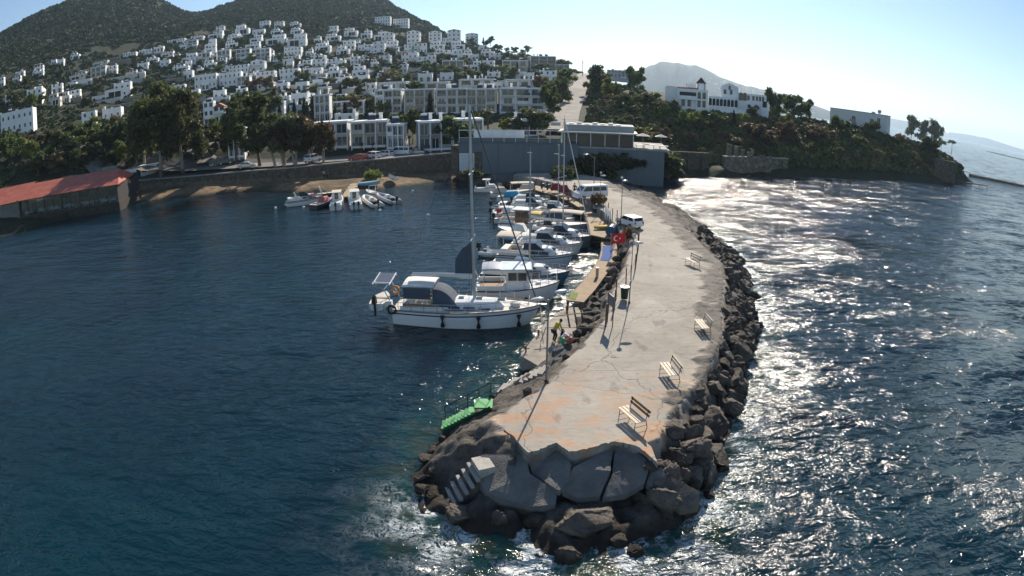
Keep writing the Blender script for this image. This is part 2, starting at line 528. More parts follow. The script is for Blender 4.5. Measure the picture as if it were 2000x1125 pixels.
# ground under and behind the club, the pier's root
for x, y, z in [(960, 338, 1.9), (1040, 338, 1.9), (1120, 338, 1.9), (1190, 336, 1.8), (1000, 322, 2.0), (1150, 322, 2.6)]:
    CP.append(tuple(G(x, y, z)))
for x in (920, 1000, 1080, 1160, 1250, 1290):
    q = PD(x, 250, 140); CP.append((q.x, q.y, 6.0))
# sea again behind the headland
for x, D, z in [(1900, 235, -3), (1890, 270, -3), (1850, 285, -2), (1800, 290, -2), (1740, 300, -1), (1660, 320, 0), (1560, 340, 2), (1450, 430, 6), (1300, 480, 14), (1200, 520, 20), (1900, 300, -4), (1980, 200, -4),
                (1990, 330, -4), (1800, 420, -4), (1600, 600, -4), (1400, 800, -4), (1150, 1000, -4), (1000, 900, 10), (950, 700, 30), (1960, 215, -3), (1910, 205, -3)]:
    q = PD(x, 260, D); CP.append((q.x, q.y, z))
for a in range(-62, 62, 8):
    CP.append((1500 * math.sin(R(a)), 1500 * math.cos(R(a)), -4 if a > 4 else 90))
CP = np.array(CP)
def rbf_fit(P):
    d = np.hypot(P[:, None, 0] - P[None, :, 0], P[:, None, 1] - P[None, :, 1])
    n = len(P)
    A = np.zeros((n + 3, n + 3)); A[:n, :n] = d; A[:n, n] = 1; A[:n, n + 1:] = P[:, :2]; A[n, :n] = 1; A[n + 1:, :n] = P[:, :2].T
    b = np.zeros(n + 3); b[:n] = P[:, 2]
    return np.linalg.lstsq(A, b, rcond=None)[0]
RW = rbf_fit(CP)
def land_z(X, Y):
    X = np.atleast_1d(X).astype(float); Y = np.atleast_1d(Y).astype(float)
    out = np.zeros(X.size)
    for i in range(0, X.size, 20000):
        x = X[i:i + 20000, None]; y = Y[i:i + 20000, None]
        d = np.hypot(x - CP[None, :, 0], y - CP[None, :, 1])
        out[i:i + 20000] = d @ RW[:-3] + RW[-3] + RW[-2] * x[:, 0] + RW[-1] * y[:, 0]
    return out
def build_land():
    az = np.radians(np.arange(-64, 62, 0.32))
    rr = [70.0]
    while rr[-1] < 175: rr.append(rr[-1] + 0.8)
    while rr[-1] < 1500: rr.append(rr[-1] * 1.012 + 0.1)
    rr = np.array(rr)
    A, D = np.meshgrid(az, rr, indexing='ij')
    X = (D * np.sin(A)).ravel(); Y = (D * np.cos(A)).ravel()
    Z = land_z(X, Y)
    D = D.ravel()
    far = np.clip((D - 330) / 350, 0, 1)
    Z = Z + far * (5 * fbm(X, Y, 90, 4)) + np.clip((D - 150) / 60, 0, 1) * (1 - far) * 0.5 * fbm(X, Y, 14, 3) + 0.05 * fbm(X, Y, 2.0, 2)
    nu, nv = len(az), len(rr)
    zz = Z.reshape(nu, nv)
    mx = np.maximum(np.maximum(zz[:-1, :-1], zz[1:, :-1]), np.maximum(zz[:-1, 1:], zz[1:, 1:])).ravel()
    m = NT("hillside_soil")
    n1 = m.noise(0.02, 6, 0.6); n2 = m.noise(0.12, 7, 0.7); n3 = m.noise(0.9, 4, 0.6)
    c = m.mix((0.018, 0.026, 0.012), (0.04, 0.045, 0.022), m.ramp(n2, [(0.38, 0), (0.62, 1)]))
    c = m.mix(c, (0.10, 0.075, 0.045), m.math('MULTIPLY', m.ramp(n1, [(0.56, 0), (0.72, 1)]), 0.6))
    c = m.mix(c, (0.02, 0.026, 0.014), m.ramp(n3, [(0.5, 0), (0.6, 0.7)]))
    pave = m.mix((0.11, 0.10, 0.09), (0.17, 0.155, 0.135), n3)
    c = m.mix(c, pave, m.attr("pave"))
    sand = m.mix((0.17, 0.115, 0.065), (0.27, 0.19, 0.115), m.ramp(n3, [(0.4, 0), (0.6, 1)]))
    c = m.mix(c, sand, m.attr("sand"))
    c = m.mix(c, (0.035, 0.028, 0.02), m.attr("wet"))
    m.color(c); m.set(0.95, 0, 0.2)
    m.bump(m.noise(0.5, 8, 0.7), 0.9, 0.5)
    me, used = grid_mesh("hillside", np.stack([X, Y, Z], 1), nu, nv, m.mat, True, keep=mx > -1.0)
    wl = [G(x, y, 1.2) for x, y in WALLPX]
    cl = [G(x, y, 0) for x, y in coast]
    dw = seg_dist(X, Y, wl, False)
    beach_poly = wl + [G(930, 335, 1.2)] + cl[::-1][:-3]
    sand = inside(X, Y, beach_poly) | (seg_dist(X, Y, cl[4:], False) < 2)
    sand = sand * np.clip(0.9 + 0.6 * fbm(X, Y, 6, 3), 0, 1)
    road_c = [p * (1 + 7 / p.length) for p in wl]
    pave = np.clip((7.0 - seg_dist(X, Y, road_c, False)) / 0.8, 0, 1)
    apron = [G(x, y, 1.8) for x, y in [(870, 345), (940, 352), (1230, 352), (1235, 335), (1000, 322), (880, 330)]]
    pave = np.maximum(pave, inside(X, Y, apron) * 1.0)
    wet = np.clip((0.35 - Z) / 0.3, 0, 1) * 0.9
    attr(me, "sand", np.where(dw < 0.2, 0, sand)[used]); attr(me, "pave", pave[used]); attr(me, "wet", wet[used])
    o = mobj("hillside", me)
    props(o, kind="structure", label="dry scrub covered coastal hillside and mountains")
    return me
LAND = build_land()
_bm = bmesh.new(); _bm.from_mesh(LAND)
BVH = BVHTree.FromBMesh(_bm); _bm.free()
def hit(px, py):
    """ground point of the mainland seen at this place of the photo"""
    d = Vector(ray(px, py))
    loc, nrm, idx, dist = BVH.ray_cast(Vector((0, 0, CAM_H)), d)
    if loc is None:
        return PD(px, py, 500)
    return loc
def zland(x, y):
    loc, nrm, idx, dist = BVH.ray_cast(Vector((x, y, 900)), Vector((0, 0, -1)))
    return loc.z if loc is not None else 0.0

# ---------------------------------------------------------------- far hills across the water
def far_ridge(name, D, prof, depth, label, col, spread=1.0):
    n = 90
    xs = np.linspace(prof[0][0], prof[-1][0], n)
    ys = np.interp(xs, [p[0] for p in prof], [p[1] for p in prof])
    rows = 14
    V = []
    for i in range(n):
        top = PD(xs[i], ys[i], D)
        jag = 1 + 0.03 * vnoise(np.array([xs[i]]), np.array([0.0]), 9)[0]
        hgt = max(top.z, 0.5) * jag
        ux, uy = top.x / D, top.y / D
        for j in range(rows):
            u = j / (rows - 1) * 2 - 1
            hh = hgt * (1 - abs(u) ** 1.3) * (1 + (0.12 * vnoise(np.array([xs[i] * 2.0]), np.array([j * 3.0]), 7)[0] if 0 < abs(u) < 0.99 and abs(u) > .1 else 0)) - (6 if abs(u) > 0.99 else 0)
            rr_ = D + u * depth
            V.append((ux * rr_, uy * rr_, hh))
    m = NT(name)
    c = m.mix(tuple(q * 0.6 for q in col), tuple(q * 1.5 for q in col), m.ramp(m.noise(0.006, 8, 0.7), [(0.35, 0), (0.65, 1)]))
    vs = m.n("TexVoronoi"); vs.inputs["Scale"].default_value = 0.018; m.link(m.coord(), vs.inputs["Vector"])
    town = m.math('MULTIPLY', m.ramp(vs.outputs["Distance"], [(0.16, 1.0), (0.22, 0.0)]), m.ramp(m.noise(0.002, 3), [(0.48, 0), (0.56, 1)]))
    c = m.mix(c, (0.35, 0.35, 0.33), town)
    m.color(c); m.set(0.95, 0, 0.1)
    me, _ = grid_mesh(name, np.array(V), n, rows, m.mat)
    props(mobj(name, me), kind="structure", label=label)
far_ridge("distant_hill", 4300, [(1190, 200), (1225, 160), (1252, 134), (1290, 119), (1330, 122), (1375, 130), (1410, 150), (1450, 165), (1500, 176), (1560, 194), (1620, 216), (1665, 240)], 900,
          "hazy grey green hill beyond the headland", (0.03, 0.04, 0.035))
far_ridge("island_hills", 10500, [(1600, 232), (1680, 233), (1740, 231), (1780, 237), (1830, 258), (1868, 276), (1885, 284)], 900, "pale blue hills far across the sea", (0.07, 0.075, 0.06))
far_ridge("faint_island_hills", 14000, [(1820, 270), (1855, 258), (1890, 262), (1930, 270), (1975, 285), (2040, 303)], 1200, "faintest hills on the horizon", (0.07, 0.075, 0.06))

# ---------------------------------------------------------------- water
def build_water():
    az = np.concatenate([np.radians(np.arange(-60, 60.01, 0.5)), np.radians(np.arange(65, 300.1, 5))])
    rr = [0.5, 4, 8, 10, 12]
    while rr[-1] < 60: rr.append(rr[-1] + 0.3)
    while rr[-1] < 40000: rr.append(rr[-1] * 1.03 + 0.2)
    rr = np.array(rr)
    A, D = np.meshgrid(az, rr, indexing='ij')
    X = (D * np.sin(A)).ravel(); Y = (D * np.cos(A)).ravel()
    V = np.stack([X, Y, np.zeros(len(X))], 1)
    # close the seam
    nu, nv = len(az), len(rr)
    m = NT("sea_water")
    sh = m.attr("shore"); calm = m.attr("calm")
    co = m.coord('Object')
    mp1 = m.mapped((0.33, 0.85, 1), (0, 0, R(14)))
    w1 = m.noise(0.42, 3, 0.5, vec=mp1, dist=0.3)
    w2 = m.noise(1.25, 3, 0.55, vec=m.mapped((0.6, 1.1, 1), (0, 0, R(24))), dist=0.4)
    w3 = m.noise(5.0, 3, 0.6)
    patch = m.ramp(m.noise(0.045, 3, 0.6), [(0.3, 0.45), (0.7, 1.0)])
    h = m.math('ADD', m.math('MULTIPLY', w1, 1.0), m.math('ADD', m.math('MULTIPLY', w2, 0.6), m.math('MULTIPLY', w3, 0.1)))
    h = m.math('MULTIPLY', m.math('MULTIPLY', h, patch), m.math('ADD', 0.42, m.math('MULTIPLY', calm, 0.6)))
    bp = m.bump(h, 1.0, 1.0)
    # facets: true wave slopes that stay steep far away
    def facets(sc, vx, k):
        q = m.n("TexNoise"); q.inputs["Scale"].default_value = sc; q.inputs["Detail"].default_value = 2.5; q.inputs["Roughness"].default_value = 0.6
        m.link(m.mapped((vx, 1.0, 1)), q.inputs["Vector"])
        a = m.n("VectorMath", operation='SUBTRACT'); m.link(q.outputs["Color"], a.inputs[0]); a.inputs[1].default_value = (0.5, 0.5, 0.5)
        b = m.n("VectorMath", operation='MULTIPLY'); m.link(a.outputs[0], b.inputs[0]); b.inputs[1].default_value = (k * 0.85, k, 0)
        return b.outputs[0]
    f1 = facets(1.1, 0.5, 2.0); f2 = facets(4.5, 0.7, 0.9)
    f3 = facets(0.24, 0.4, 2.4)
    a0 = m.n("VectorMath", operation='ADD'); m.link(f1, a0.inputs[0]); m.link(f3, a0.inputs[1])
    ad = m.n("VectorMath", operation='ADD'); m.link(a0.outputs[0], ad.inputs[0]); m.link(f2, ad.inputs[1])
    sc_ = m.n("VectorMath", operation='SCALE'); m.link(ad.outputs[0], sc_.inputs[0])
    m.link(m.math('MULTIPLY', calm, patch), sc_.inputs["Scale"])
    a2 = m.n("VectorMath", operation='ADD'); m.link(bp.outputs[0], a2.inputs[0]); m.link(sc_.outputs[0], a2.inputs[1])
    nn = m.n("VectorMath", operation='NORMALIZE'); m.link(a2.outputs[0], nn.inputs[0])
    m.link(nn.outputs[0], m.p.inputs["Normal"])
    deep = m.mix((0.0008, 0.013, 0.022), (0.0011, 0.021, 0.031), m.ramp(m.noise(0.05, 3), [(0.35, 0), (0.65, 1)]))
    shal = m.mix((0.008, 0.045, 0.04), (0.035, 0.05, 0.028), m.ramp(m.noise(0.8, 5, 0.65), [(0.45, 0), (0.6, 1)]))
    sm = m.ramp(m.math('ADD', sh, m.math('MULTIPLY', m.math('SUBTRACT', m.noise(0.4, 4), 0.5), 5.0)), [(0.0, 0.85), (1.0, 0.0)])
    smd = m.n("MapRange"); smd.inputs[1].default_value = 0.0; smd.inputs[2].default_value = 3.2; smd.inputs[3].default_value = 0.8; smd.inputs[4].default_value = 0.0
    m.link(m.math('ADD', sh, m.math('MULTIPLY', m.math('SUBTRACT', m.noise(0.5, 4), 0.5), 7.0)), smd.inputs[0])
    c = m.mix(deep, shal, smd.outputs[0])
    # foam where the swell breaks on the rocks
    fo = m.attr("foam")
    fn = m.noise(2.4, 8, 0.72, dist=1.2); fl = m.noise(0.5, 4, 0.6)
    vein = m.math('ABSOLUTE', m.math('SUBTRACT', fn, 0.5))
    fm = m.math('MULTIPLY', m.math('SUBTRACT', 0.085, vein), 12.0)
    fm = m.math('MULTIPLY', m.math('MAXIMUM', fm, 0.0), fo)
    fm = m.math('MINIMUM', m.math('MULTIPLY', fm, m.ramp(fl, [(0.42, 0.0), (0.6, 1.8)])), 0.85)
    c = m.mix(c, (0.62, 0.66, 0.66), fm)
    m.color(c)
    rg = m.math("ADD", 0.11, m.math('MULTIPLY', fm, 0.5))
    m.link(rg, m.p.inputs["Roughness"])
    m.p.subsurface_method = 'BURLEY'          # upwelling light is spread out below the surface
    m.link(m.math('SUBTRACT', 1.0, m.math('MINIMUM', m.math('MULTIPLY', fm, 4.0), 1.0)), m.p.inputs["Subsurface Weight"])
    m.p.inputs["Subsurface Radius"].default_value = (0.6, 1.0, 1.2)
    m.p.inputs["Subsurface Scale"].default_value = 3.0
    m.p.inputs["IOR"].default_value = 1.333
    m.set(None, 0, 0.5)
    me, used = grid_mesh("sea", V, nu, nv, m.mat)
    ds = seg_dist(X, Y, SHORE); ins = inside(X, Y, SHORE)
    ds = np.where(ins, 0, ds)
    cl = [G(x, y, 0) for x, y in coast]
    dc = seg_dist(X, Y, cl, False)
    hd = [G(x, y, 0) for x, y in [(1240, 343), (1360, 342), (1520, 345), (1680, 351), (1830, 358), (1890, 352)]]
    dh = seg_dist(X, Y, hd, False)
    attr(me, "shore", np.minimum(ds, dc * 0.8)[used])
    # the harbour side is sheltered by the pier
    line = np.interp(Y, [0, 14, 20, 40, 60, 80, 105, 130], [-2.0, -2.0, -1.5, 3, 9, 12, 10, 0])
    lee = np.clip((line - X) / 5 + 0.3, 0, 1) * np.clip((Y - 12) / 30 + 0.9, 0, 1)
    attr(me, "calm", (0.9 - 0.74 * lee)[used])
    tip = np.exp(-((ds) / 1.6) ** 1.3) * np.clip((21.5 - Y) / 3.5, 0, 1) * 1.1
    seaw = np.exp(-((ds) / 1.3) ** 1.3) * (X > 4) * (Y < 70) * 0.9
    hf = np.exp(-((dh) / 3.5) ** 1.3) * 0.8 * np.clip(fbm(X, Y, 16, 2) + 0.1, 0, 1)
    attr(me, "foam", np.maximum(np.maximum(tip, seaw), hf)[used])
    props(mobj("sea", me), kind="structure", label="dark blue wind rippled sea")
build_water()
# ================================================================ VEGETATION
def leaf_mat(name, dark, light, trans=0.42):
    m = NT(name)
    gi = m.n("NewGeometry")
    oi = m.n("ObjectInfo")
    n1 = m.noise(0.55, 3, 0.6)
    f = m.math('ADD', m.math('MULTIPLY', gi.outputs["Random Per Island"], 0.55), m.math('MULTIPLY', n1, 0.6))
    c = m.mix(dark, light, m.ramp(f, [(0.25, 0), (0.85, 1)]))
    hs = m.n("HueSaturation")
    m.link(c, hs.inputs["Color"])
    m.link(m.math('ADD', 0.485, m.math('MULTIPLY', oi.outputs["Random"], 0.03)), hs.inputs["Hue"])
    m.link(m.math('ADD', 0.75, m.math('MULTIPLY', oi.outputs["Random"], 0.5)), hs.inputs["Value"])
    m.color(hs.outputs[0])
    m.set(0.6, 0, 0.25)
    tr = m.n("BsdfTranslucent")
    m.link(hs.outputs[0], tr.inputs["Color"])
    ms = m.n("MixShader"); ms.inputs[0].default_value = trans
    m.link(m.p.outputs[0], ms.inputs[1]); m.link(tr.outputs[0], ms.inputs[2])
    m.link(ms.outputs[0], m.t.nodes["Material Output"].inputs["Surface"])
    return m.mat
LM = {
    'eucalyptus': leaf_mat("eucalyptus_leaves", (0.026, 0.038, 0.013), (0.156, 0.163, 0.052)),
    'pine': leaf_mat("pine_needles", (0.026, 0.043, 0.014), (0.143, 0.176, 0.058)),
    'olive': leaf_mat("olive_leaves", (0.042, 0.054, 0.024), (0.169, 0.182, 0.078)),
    'tamarisk': leaf_mat("tamarisk_leaves", (0.036, 0.029, 0.014), (0.150, 0.098, 0.046)),
    'bright': leaf_mat("bright_leaves", (0.060, 0.084, 0.018), (0.260, 0.299, 0.065), 0.35),
    'dry': leaf_mat("dry_scrub_leaves", (0.060, 0.046, 0.024), (0.247, 0.182, 0.091), 0.35),
    'scrub': leaf_mat("scrub_leaves", (0.024, 0.031, 0.014), (0.104, 0.104, 0.046)),
    'cypress': leaf_mat("cypress_leaves", (0.010, 0.018, 0.008), (0.036, 0.055, 0.021)),
    'palm': leaf_mat("palm_fronds", (0.024, 0.036, 0.012), (0.130, 0.143, 0.046), 0.3),
}
BARK = simple("bark", (0.13, 0.10, 0.075), 0.9, 0.35, 4.0, streak=True)
PBARK = simple("pale_bark", (0.34, 0.29, 0.23), 0.9, 0.35, 3.0, streak=True)

def leaf_cloud(name, lobes, n, size, mat, seed, hang=0.0, flat=0.0):
    """many leaf clumps spread through the lobes' volume"""
    g = np.random.default_rng(seed)
    vol = np.array([l[3] * l[4] * l[5] for l in lobes]) ** 0.8
    cnt = np.maximum((n * vol / vol.sum()).astype(int), 4)
    C = []
    for l, k in zip(lobes, cnt):
        d = g.normal(size=(k, 3)); d /= np.linalg.norm(d, axis=1)[:, None]
        r = g.random(k) ** 0.42
        # uneven outline
        r *= 0.78 + 0.3 * np.sin(d[:, 0] * 5 + seed) * np.cos(d[:, 1] * 6 + d[:, 2] * 4)
        C.append(np.array(l[:3]) + d * r[:, None] * np.array(l[3:6]))
    C = np.concatenate(C); k = len(C)
    a = g.normal(size=(k, 3)); a[:, 2] *= (1 - flat); a /= np.linalg.norm(a, axis=1)[:, None]
    b = g.normal(size=(k, 3)); b -= a * (a * b).sum(1)[:, None]; b /= np.linalg.norm(b, axis=1)[:, None]
    if hang: a[:, 2] -= hang; a /= np.linalg.norm(a, axis=1)[:, None]
    s = size * (0.6 + 0.8 * g.random(k))[:, None]
    P = np.stack([C - a * s, C + b * s * 0.55, C + a * s, C - b * s * 0.55], 1).reshape(-1, 3)
    me = bpy.data.meshes.new(name)
    me.vertices.add(len(P)); me.vertices.foreach_set("co", P.astype(np.float32).ravel())
    me.loops.add(k * 4); me.loops.foreach_set("vertex_index", np.arange(k * 4, dtype=np.int32))
    me.polygons.add(k); me.polygons.foreach_set("loop_start", np.arange(0, k * 4, 4, dtype=np.int32))
    me.update(calc_edges=True)
    me.materials.append(mat)
    return me
def rand_lobes(seed, H, Rr, base, n, rz=1.0):
    g = random.Random(seed)
    L = [(0, 0, base + (H - base) * 0.5, Rr * 0.62, Rr * 0.62, (H - base) * 0.42)]
    for i in range(n):
        a = g.uniform(0, 6.28); u = g.uniform(0.1, 0.9)
        rad = Rr * (0.62 + 0.25 * g.random()) * math.sin(math.pi * (0.18 + 0.72 * u)) ** 0.7
        q = Rr * g.uniform(0.26, 0.46)
        L.append((rad * math.cos(a), rad * math.sin(a), base + (H - base) * u, q, q, q * rz * g.uniform(0.6, 0.95)))
    return L
def trunk_mesh(name, H, r, base, seed, mat, Rr, stems=1, lean=0.3):
    g = random.Random(seed)
    mb = MB()
    for s_ in range(stems):
        a0 = g.uniform(0, 6.28)
        pts = []
        ll = lean * g.uniform(0.5, 1.2)
        for i in range(5):
            u = i / 4
            pts.append((math.cos(a0) * ll * u * H * 0.3 + g.uniform(-.05, .05) * H * 0.2, math.sin(a0) * ll * u * H * 0.3, -1.2 + u * (base + 1.2 + (H - base) * 0.45)))
        mb.tube(pts, r, 7, r1=r * 0.4)
        for k in range(4):
            a = g.uniform(0, 6.28)
            p0 = Vector(pts[3]).lerp(Vector(pts[4]), k / 4)
            p1 = p0 + Vector((math.cos(a) * Rr * 0.5, math.sin(a) * Rr * 0.5, (H - base) * g.uniform(0.15, 0.35)))
            mb.tube([p0, p0.lerp(p1, 0.5) + Vector((0, 0, 0.1 * H * g.random())), p1], r * 0.42, 5, r1=r * 0.12)
    return mb.mesh(name, mat, True)

PROTO = {}
def tree_proto(kind, var):
    """unit proto meshes; heights in metres"""
    key = (kind, var)
    if key in PROTO: return PROTO[key]
    sd = hash(kind) % 97 if False else sum(map(ord, kind)) + 13 * var
    if kind == 'big_eucalyptus':
        H, Rr, base = 15.0, 4.6, 3.0
        L = rand_lobes(sd, H, Rr, base, 24, 1.2)
        cr = leaf_cloud("crown", L, 9000, 0.32, LM['eucalyptus'], sd, 0.5)
        tr = trunk_mesh("trunk", H, 0.42, base, sd, PBARK, Rr, 1, 0.2)
    elif kind == 'tall_pine':
        H, Rr, base = 13.0, 3.4, 2.5
        L = rand_lobes(sd, H, Rr, base, 18, 1.2)
        L += [(0, 0, H * 0.93, 1.0, 1.0, 1.4)]
        cr = leaf_cloud("crown", L, 6000, 0.3, LM['pine'], sd, 0.2)
        tr = trunk_mesh("trunk", H, 0.32, base, sd, BARK, Rr, 1, 0.12)
    elif kind == 'tamarisk':
        H, Rr, base = 8.5, 4.0, 2.4
        L = rand_lobes(sd, H, Rr, base, 16, 1.0)
        cr = leaf_cloud("crown", L, 5000, 0.3, LM['tamarisk'] if var % 2 else LM['olive'], sd, 0.4)
        tr = trunk_mesh("trunk", H, 0.3, base, sd, PBARK, Rr, 2, 0.5)
    elif kind == 'cypress':
        H, Rr = 8.0, 1.0
        L = [(0, 0, 0.6 + 7.2 * u, Rr * (math.sin(math.pi * (0.22 + 0.76 * u)) ** 0.8), Rr * (math.sin(math.pi * (0.22 + 0.76 * u)) ** 0.8), 0.9) for u in np.linspace(0, 1, 10)]
        cr = leaf_cloud("crown", L, 1600, 0.22, LM['cypress'], sd)
        tr = trunk_mesh("trunk", H, 0.16, 0.5, sd, BARK, 0.6, 1, 0.0)
    elif kind == 'palm':
        H = 6.5
        g = random.Random(sd)
        mb = MB()
        for k in range(46):
            a = g.uniform(0, 6.28); el = g.uniform(-0.5, 1.35)
            Lf = g.uniform(1.5, 2.1)
            pts = []
            for i in range(5):
                u = i / 4
                e = el - u * 1.1
                q = (pts[-1] if pts else Vector((0, 0, H)))
                pts.append(q + Vector((math.cos(a) * math.cos(e), math.sin(a) * math.cos(e), math.sin(e))) * Lf / 4 if pts else q)
            side = Vector((-math.sin(a), math.cos(a), 0))
            for i in range(4):
                for q in range(3):
                    p0 = pts[i].lerp(pts[i + 1], q / 3)
                    dv = (pts[i + 1] - pts[i]).normalized()
                    for s_ in (-1, 1):
                        tip = p0 + side * s_ * 0.42 * math.sin(math.pi * (0.15 + 0.8 * (i + q / 3) / 4)) + dv * 0.22 + Vector((0, 0, -0.12))
                        mb.add([p0, p0 + dv * 0.14, tip], [(0, 1, 2)])
        cr = mb.mesh("crown", LM['palm'], False)
        t2 = MB(); t2.tube([(0, 0, -1), (0.05, 0, H * 0.5), (0, 0, H)], 0.26, 8, r1=0.2)
        t2.ball((0, 0, H - 0.1), 0.42, n=8, m=6)
        tr = t2.mesh("trunk", BARK, True)
    elif kind in ('round_tree', 'bright_tree', 'dark_tree', 'dry_tree'):
        H, Rr, base = 5.0, 2.6, 0.9
        L = rand_lobes(sd, H, Rr, base, 11, 0.9)
        lm = {'round_tree': 'olive', 'bright_tree': 'bright', 'dark_tree': 'pine', 'dry_tree': 'dry'}[kind]
        cr = leaf_cloud("crown", L, 2600, 0.24, LM[lm], sd)
        tr = trunk_mesh("trunk", H, 0.16, base, sd, BARK, Rr, 1, 0.3)
    elif kind == 'umbrella_pine':
        H, Rr = 7.0, 3.0
        L = [(0, 0, 6.0, 2.2, 2.2, 0.9)] + [(2.0 * math.cos(a), 2.0 * math.sin(a), 5.6 + 0.4 * math.sin(3 * a + var), 1.1, 1.1, 0.7) for a in np.linspace(0, 6.28, 8)[:-1]]
        cr = leaf_cloud("crown", L, 1800, 0.22, LM['pine'], sd, 0, 0.4)
        tr = trunk_mesh("trunk", H, 0.2, 3.8, sd, BARK, 1.6, 1, 0.3)
    elif kind == 'shrub':
        L = [(0, 0, 0.7, 1.2, 1.2, 0.8)] + [(math.cos(a) * 0.8, math.sin(a) * 0.8, 0.6, 0.6, 0.6, 0.6) for a in (0.3, 1.7, 2.9, 4.4, 5.5)]
        cr = leaf_cloud("crown", L, 900, 0.15, LM[['scrub', 'dry', 'olive', 'bright'][var % 4]], sd)
        tr = trunk_mesh("trunk", 1.4, 0.07, 0.3, sd, BARK, 0.8, 2, 0.5)
    PROTO[key] = (cr, tr)
    return PROTO[key]
PH = dict(big_eucalyptus=15.0, tall_pine=13.0, tamarisk=8.5, cypress=8.4, palm=8.0, round_tree=5.0, bright_tree=5.0, dark_tree=5.0, dry_tree=5.0, umbrella_pine=7.0, shrub=1.4)
NAMES = dict(big_eucalyptus='eucalyptus_tree', tall_pine='pine_tree', tamarisk='tamarisk_tree', cypress='cypress_tree', palm='palm_tree', round_tree='olive_tree',
             bright_tree='leafy_tree', dark_tree='evergreen_tree', dry_tree='dry_tree', umbrella_pine='umbrella_pine', shrub='shrub')
CATS = dict(cypress='tree', shrub='shrub', palm='palm tree')
def plant(kind, loc, h, wide=1.0, label=None, group=None, var=0, rz=None):
    cr, tr = tree_proto(kind, var)
    s = h / PH[kind]
    t = thing(NAMES[kind], label, CATS.get(kind, 'tree'), loc, rz if rz is not None else random.uniform(0, 6.28), group)
    t.scale = (s * wide, s * wide, s)
    mobj("crown", cr, t); mobj("trunk", tr, t)
    return t
def plant_px(kind, px, pyb, pyt, wide=1.0, label=None, group=None, var=0, D=None, z=None):
    """foot and top as seen in the photo"""
    p = G(px, pyb, z) if z is not None else (PD(px, pyb, D) if D else hit(px, pyb))
    h = (pyb - pyt) / FPX * slant(p)
    return plant(kind, p, h, wide, label, group, var)
# ================================================================ BUILDINGS
WHITE = simple("white_plaster", (0.8, 0.8, 0.79), 0.85, 0.08, 0.6)
WHITE2 = simple("bright_white_plaster", (0.86, 0.86, 0.84), 0.85, 0.06, 0.6)
CREAM = simple("cream_plaster", (0.6, 0.56, 0.48), 0.85, 0.1, 0.6)
GREYP = simple("grey_plaster", (0.36, 0.38, 0.38), 0.85, 0.12, 0.6)
TAN = simple("tan_plaster", (0.34, 0.30, 0.25), 0.85, 0.12, 0.6)
ROOFG = simple("roof_screed", (0.42, 0.40, 0.37), 0.9, 0.2, 1.0)
TILE = simple("red_roof_tiles", (0.36, 0.13, 0.07), 0.8, 0.25, 2.0, bump=0.4)
GLASSD = simple("dark_window_glass", (0.02, 0.028, 0.034), 0.15, 0.3, 0.4, spec=0.5)
GLASSB = simple("blue_window_glass", (0.06, 0.09, 0.11), 0.12, 0.3, 0.4, spec=0.6)
SHADE = simple("opening_shade", (0.03, 0.03, 0.03), 0.9, 0.3, 1.0)  # shade inside openings, painted as flat dark panels
WOODD = simple("dark_timber", (0.10, 0.055, 0.03), 0.7, 0.3, 3.0, streak=True)
METAL = simple("galvanised_metal", (0.42, 0.43, 0.44), 0.4, 0.2, 4.0, metal=0.6)
STEELW = simple("white_metal", (0.75, 0.75, 0.74), 0.45, 0.08, 2.0)
SOLAR = simple("solar_panel_glass", (0.015, 0.02, 0.045), 0.15, 0.2, 2.0, spec=0.7)
PLAST = {'w': WHITE, 'b': WHITE2, 'c': CREAM, 'g': GREYP, 't': TAN}
MC = {}
def win_mesh(w_, h_, glass, arch=False):
    k = (round(w_, 1), round(h_, 1), glass.name, arch)
    if k in MC: return MC[k]
    mb = MB()
    w2 = k[0] / 2
    if arch:
        pl = [(-w2, 0), (w2, 0)] + [(w2 * math.cos(a), k[1] - w2 + w2 * math.sin(a)) for a in np.linspace(0, math.pi, 9)]
        n = len(pl)
        mb.add([(x, -0.03, z) for x, z in pl] + [(x, 0.05, z) for x, z in pl], [tuple(range(n)), tuple(range(2 * n - 1, n - 1, -1))] + [(i, i + n, (i + 1) % n + n, (i + 1) % n) for i in range(n)])
    else:
        mb.box(-w2, w2, -0.02, 0.05, 0, k[1])
    MC[k] = mb.mesh("window_pane", glass)
    return MC[k]
def frame_mesh(w_, h_):
    k = ('f', round(w_, 1), round(h_, 1))
    if k in MC: return MC[k]
    w2, h2, t = k[1] / 2, k[2], 0.07
    mb = MB()
    mb.box(-w2 - t, -w2, -0.07, 0.04, -t, h2 + t).box(w2, w2 + t, -0.07, 0.04, -t, h2 + t)
    mb.box(-w2, w2, -0.07, 0.04, h2, h2 + t).box(-w2, w2, -0.1, 0.04, -t, 0)
    mb.box(-0.03, 0.03, -0.06, -0.02, 0, h2)
    MC[k] = mb.mesh("window_frame", STEELW)
    return MC[k]
def windows(t, face, wd, dp, z0, n, ww, wh, glass=GLASSD, frames=False, arch=False, name="window", y_off=0.0, x0=None, x1=None):
    """a row of windows on one face of a block (front: -y, right: +x, left: -x)"""
    L = wd if face == 'front' else dp
    a = -L / 2 if x0 is None else x0; b = L / 2 if x1 is None else x1
    for i in range(n):
        u = a + (b - a) * (i + 0.5) / n
        if face == 'front': loc, rz = (u, -dp / 2 + y_off, z0), 0
        elif face == 'right': loc, rz = (wd / 2 + y_off, u, z0), R(90)
        else: loc, rz = (-wd / 2 + y_off, -u, z0), R(-90)
        o = mobj(name, win_mesh(ww, wh, glass, arch), t, loc, rz)
        if frames: mobj("frame", frame_mesh(ww, wh), o)
def wallbox(mb, w_, d, z0, z1, x=0, y=0, mi=0):
    return mb.box(x - w_ / 2, x + w_ / 2, y - d / 2, y + d / 2, z0, z1, mi)
